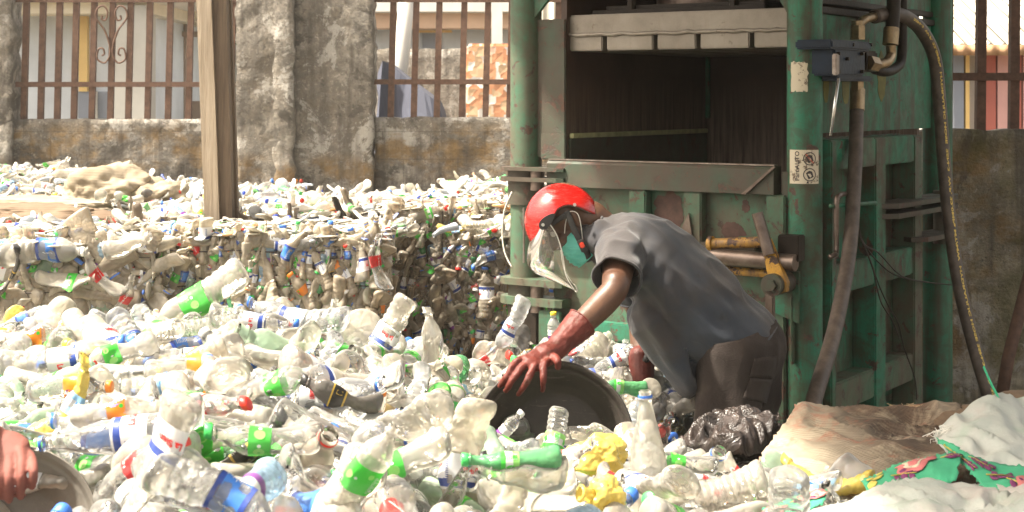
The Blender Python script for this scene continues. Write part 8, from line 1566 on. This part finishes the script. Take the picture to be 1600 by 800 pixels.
sack, _ = sheet('burlap_sack', [[(1262, 662, 4.9), (1330, 668, 4.9), (1420, 672, 4.9), (1500, 660, 4.85)], [(1248, 634, 4.62), (1290, 638, 4.62), (1370, 642, 4.62), (1440, 642, 4.6), (1500, 636, 4.6)], [(1222, 668, 4.42), (1290, 672, 4.35), (1380, 676, 4.34), (1450, 672, 4.36), (1510, 665, 4.4)], [(1190, 715, 4.2), (1260, 722, 4.02), (1360, 722, 3.98), (1450, 706, 4.05), (1530, 690, 4.15)], [(1175, 748, 4.08), (1240, 778, 3.82), (1330, 768, 3.76), (1440, 742, 3.85), (1540, 720, 3.95)], [(1170, 775, 4.06), (1240, 810, 3.82), (1330, 800, 3.76), (1440, 775, 3.83), (1550, 750, 3.95)]], 'burlap', 'stained woven sack of beige burlap lying between black bag and floral sheet', 'sack', nu=90, nv=70, amp=.020, fr=6, seed=3, crease=.013)
drop_grid(sack)
white, gw = sheet('white_sheet', [[(1380, 869, 3.35), (1470, 844, 3.45), (1560, 814, 3.6), (1660, 794, 3.6)], [(1250, 824, 3.32), (1330, 794, 3.42), (1420, 762, 3.5), (1520, 769, 3.5), (1660, 754, 3.5)], [(1215, 844, 3.1), (1310, 819, 3.15), (1420, 784, 3.2), (1520, 789, 3.2), (1680, 774, 3.2)], [(1180, 874, 2.9), (1310, 862, 2.9), (1420, 854, 2.9), (1540, 864, 2.9), (1700, 874, 2.9)]], 'white_sheet', 'white plastic sheet with ragged floral border in the bottom right corner', 'sheet', nu=80, nv=50, amp=.02, fr=9, seed=9, crease=.016)
drop_grid(white)
upr, gu = sheet('white_sheet', [[(1545, 645, 3.9), (1575, 632, 3.92), (1640, 640, 3.95), (1700, 650, 3.95)], [(1500, 648, 3.84), (1560, 622, 3.86), (1620, 640, 3.88), (1700, 650, 3.9)], [(1462, 675, 3.78), (1530, 668, 3.72), (1610, 672, 3.74), (1700, 680, 3.76)], [(1470, 698, 3.70), (1530, 706, 3.62), (1610, 712, 3.6), (1700, 715, 3.62)], [(1500, 720, 3.66), (1550, 735, 3.56), (1620, 742, 3.5), (1700, 748, 3.5)]], 'white_sheet', 'upper white plastic sheet folded over the burlap sack at the right edge', 'sheet', nu=60, nv=40, amp=.016, fr=10, seed=17, crease=.014)
drop_grid(upr)
# floral border: green band with motifs lying on it (printed pattern as part of the band)
def band(rows, name, parent, seed, motifs):
    rows = [[(x, y-8, Y-.05) for x, y, Y in r] for r in rows]
    o, g = sheet(name, rows, 'floral_green', None, None, nu=60, nv=10, amp=.010, fr=12, seed=seed, crease=.004, parent=parent, t=.0015); nu, nv = 60, 10; del o['grid']
    G_ = [[g[j*(nu+1)+i] for i in range(nu+1)] for j in range(nv+1)]
    def S_(u, v):
        x = max(0, min(nu-1e-4, u*nu)); y = max(0, min(nv-1e-4, v*nv)); i, j = int(x), int(y); a, b2 = x-i, y-j; p = (G_[j][i]*(1-a)+G_[j][i+1]*a)*(1-b2)+(G_[j+1][i]*(1-a)+G_[j+1][i+1]*a)*b2
        n_ = (G_[j][i+1]-G_[j][i]).cross(G_[j+1][i]-G_[j][i]).normalized(); n_ = -n_ if n_.z < 0 else n_; return p, n_
    per = {}
    wL = sum((G_[nv//2][i+1]-G_[nv//2][i]).length for i in range(nu)); hL = sum((G_[j+1][nu//2]-G_[j][nu//2]).length for j in range(nv))
    def poly(pts, mat, lift):
        mb = per.setdefault(mat, MB()); vs = []
        cx_ = sum(p[0] for p in pts)/len(pts); cy_ = sum(p[1] for p in pts)/len(pts)
        def at(x, y): p, n_ = S_(x/wL, y/hL); return p+n_*lift
        n = len(pts); vs = [at(cx_, cy_)]+[at(cx_+(x-cx_)*.5, cy_+(y-cy_)*.5) for x, y in pts]+[at(x, y) for x, y in pts]
        mb.add(vs, [(0, 1+k, 1+(k+1) % n) for k in range(n)]+[(1+k, 1+n+k, 1+n+(k+1) % n, 1+(k+1) % n) for k in range(n)])
    rn = random.Random(seed)
    def leafp(x, y, L_, w_, a): return [(x+cos(a)*L_*t-sin(a)*w_*sin(pi*t)*s, y+sin(a)*L_*t+cos(a)*w_*sin(pi*t)*s) for s, T_ in ((1, range(0, 9)), (-1, range(7, 0, -1))) for t in [k/8 for k in T_]]
    def strip(cpts, w_, mat, lift):
        for (a, b2) in zip(cpts, cpts[1:]):
            d = sqrt((b2[0]-a[0])**2+(b2[1]-a[1])**2)+1e-6; nx_, ny_ = -(b2[1]-a[1])/d*w_, (b2[0]-a[0])/d*w_; poly([(a[0]+nx_, a[1]+ny_), (b2[0]+nx_, b2[1]+ny_), (b2[0]-nx_, b2[1]-ny_), (a[0]-nx_, a[1]-ny_)], mat, lift)
    x = .02
    while x < wL:
        k = rn.choice(motifs); y = hL*rn.uniform(.3, .7)
        if k == 'flower':
            for q, (mt, rr) in enumerate((('floral_pink', .045), ('floral_cream', .026), ('floral_pink', .014))): poly([(x+rr*(1+.18*cos(5*t))*cos(t), y+rr*(1+.18*cos(5*t))*sin(t)) for t in [2*pi*i/30 for i in range(30)]], mt, .0050+.0012*q)
            x += .072
        elif k == 'spray':
            a0 = rn.uniform(-.5, .5)
            for i in range(6): s = -1 if i % 2 else 1; poly(leafp(x+.010*i*cos(a0), y+.010*i*sin(a0), .030, .008, a0+s*.9), 'floral_purple', .0052)
            strip([(x-.01, y-.01*a0), (x+.06*cos(a0), y+.06*sin(a0))], .0012, 'floral_yellow', .0060); x += .055
        elif k == 'spiral':
            strip([(x+.028*(1-i/26)*cos(i*.42), y+.028*(1-i/26)*sin(i*.42)) for i in range(24)], .0028, rn.choice(['floral_yellow', 'floral_cream']), .0052); x += .050
        else: poly([(x+.010*cos(t), y+.010*sin(t)) for t in [2*pi*i/14 for i in range(14)]], 'floral_yellow', .0052); poly(leafp(x+.01, y+.02, .04, .012, rn.uniform(0, 6)), 'floral_yellow', .0054); x += .03
    merge_into(o, [MAT[mt] for mt in per], list(per.values()))
    return o
MT = ['flower', 'spray', 'spiral', 'spray', 'dot']
band([[(1345, 760, 3.66), (1400, 736, 3.70), (1455, 722, 3.70), (1500, 712, 3.68)], [(1352, 770, 3.56), (1400, 748, 3.58), (1455, 733, 3.58), (1500, 727, 3.58)], [(1376, 806, 3.42), (1414, 788, 3.44), (1452, 775, 3.46), (1494, 760, 3.48)]], 'floral_border', white, 5, MT)
band([[(1190, 806, 3.46), (1230, 790, 3.52), (1262, 778, 3.55), (1292, 772, 3.56)], [(1200, 818, 3.38), (1240, 800, 3.43), (1270, 790, 3.45), (1290, 786, 3.47)], [(1215, 830, 3.3), (1250, 812, 3.35), (1275, 800, 3.37), (1286, 796, 3.38)]], 'floral_border', white, 8, ['flower', 'spray'])
band([[(1462, 692, 3.73), (1490, 702, 3.68), (1530, 725, 3.60), (1620, 740, 3.54), (1700, 745, 3.5)], [(1478, 710, 3.68), (1500, 724, 3.62), (1540, 745, 3.52), (1620, 762, 3.45), (1700, 768, 3.4)], [(1490, 724, 3.62), (1512, 742, 3.55), (1545, 775, 3.42), (1610, 800, 3.3), (1700, 810, 3.25)]], 'floral_border', upr, 13, MT)
# green strap and white threads
mb = MB(); mb.tube(crom([P(1537, 573, 3.88), P(1548, 598, 3.86), P(1560, 622, 3.84), P(1568, 645, 3.82), P(1582, 665, 3.78), P(1612, 685, 3.75), P(1660, 700, 3.7)], 8), (.009, .0022), 10, flat=(1, 0, .3)); tag(mb.build('green_strap', MAT['strap_green'], smooth=True), 'bright green strap standing up from the upper white sheet', 'strap')
rn = random.Random(6)
mb = MB()
for i in range(26):
    a = P(lerp(1462, 1500, rn.random()), lerp(664, 690, rn.random()), 3.76); mb.tube([a, a+Vector((-.01-.012*rn.random(), -.004, -.008+.014*rn.random())), a+Vector((-.016-.02*rn.random(), 0, -.016+.02*rn.random()))], .0008, 4)
t_ = mb.build('frayed_threads', MAT['thread_white'], upr); t_['kind'] = 'stuff'
mb = MB()
for i in range(34):
    a = P(lerp(1395, 1500, rn.random()), lerp(642, 640, rn.random()), 4.58); mb.tube([a, a+Vector((rn.gauss(0, .02), 0, .012*rn.random()+.004)), a+Vector((rn.gauss(0, .035), 0, .022*rn.random()))], .0009, 4)
t_ = mb.build('straw_ends', MAT['straw'], sack); t_['kind'] = 'stuff'
heap('brown_sack', P(1610, 672, 4.35), (.20, .22, .075), 31, 'cloth_brown', 'brown cloth bundle at the right edge behind the upper white sheet', 'cloth', amp=.5)
# black bag
def crumple(name, c, r, seed, mat, label, cat, k1=.55, sub=6, k2=1.):
    bm = bmesh.new(); bmesh.ops.create_icosphere(bm, subdivisions=sub, radius=1)
    for v in bm.verts:
        p = v.co.copy(); k = 1+k1*NZ.noise(p*1.3+Vector((seed, 0, 0)))-.34*k2*abs(NZ.noise(p*2.8+Vector((0, seed, 0))))-.20*k2*abs(NZ.noise(p*6.+Vector((0, 0, seed))))-.07*abs(NZ.noise(p*14.)); q = p*k; v.co = Vector((q.x*r[0], q.y*r[1], q.z*r[2]))
    me = bpy.data.meshes.new(name); bm.to_mesh(me); bm.free(); o = link(name, me, MAT[mat], smooth=True); o.location = c; return tag(o, label, cat)
bag = crumple('black_bag', P(1160, 696, 4.72), (.165, .13, .105), 4, 'black_film', 'shiny crumpled black plastic bag between the worker and the burlap sack', 'bag')
sheet_o, _ = sheet('bag_flap', [[(1066, 682, 4.75), (1100, 662, 4.7), (1150, 655, 4.68), (1200, 650, 4.66), (1218, 640, 4.66)], [(1062, 690, 4.7), (1100, 672, 4.62), (1150, 668, 4.6), (1195, 664, 4.6), (1216, 656, 4.62)], [(1082, 702, 4.62), (1110, 690, 4.56), (1150, 690, 4.54), (1185, 690, 4.55), (1205, 684, 4.58)], [(1110, 718, 4.6), (1125, 714, 4.55), (1150, 714, 4.52), (1172, 712, 4.53), (1190, 706, 4.56)]], 'black_film', None, None, nu=70, nv=40, amp=.03, fr=14, seed=23, crease=.02, t=.002, parent=None)
drop_grid(sheet_o); sheet_o.parent = bag; sheet_o.matrix_parent_inverse = Matrix.Translation(-bag.location)

for r, q in zip([r for r in HERO if r[0] == 52], ((.078, .062, .052), (.040, .038, .042))):      # crumpled yellow containers among the bottles
    o = crumple('crumpled_container', r[1:4], q, 11+int(q[0]*100), 'yellow_plastic', r[9], 'container', k1=.38, sub=5, k2=.42)
    mb = MB(); mb.lathe([(0, .017), (.02, .016), (.022, .019), (.026, .019), (.028, .015)], 16, close1=False); n_ = mb.build('neck', MAT['yellow_plastic'], o, smooth=True); n_.location = (-q[0]*.75, -q[1]*.3, q[2]*.1); n_.rotation_euler = (0, radians(-75), .4)
# ---------------------------------------------------------------- the dusty air
m = bpy.data.materials.new('haze'); m.use_nodes = True; m.node_tree.nodes.clear(); v = m.node_tree.nodes.new('ShaderNodeVolumePrincipled'); v.inputs['Color'].default_value = (1, .95, .86, 1); v.inputs['Density'].default_value = .0014; v.inputs['Anisotropy'].default_value = .3
mo = m.node_tree.nodes.new('ShaderNodeOutputMaterial'); m.node_tree.links.new(v.outputs[0], mo.inputs['Volume'])
mb = MB(); mb.box((-70, -25, -1.5), (70, 110, 9)); tag(mb.build('haze', m), 'dusty haze over the yard', 'haze', kind='stuff')
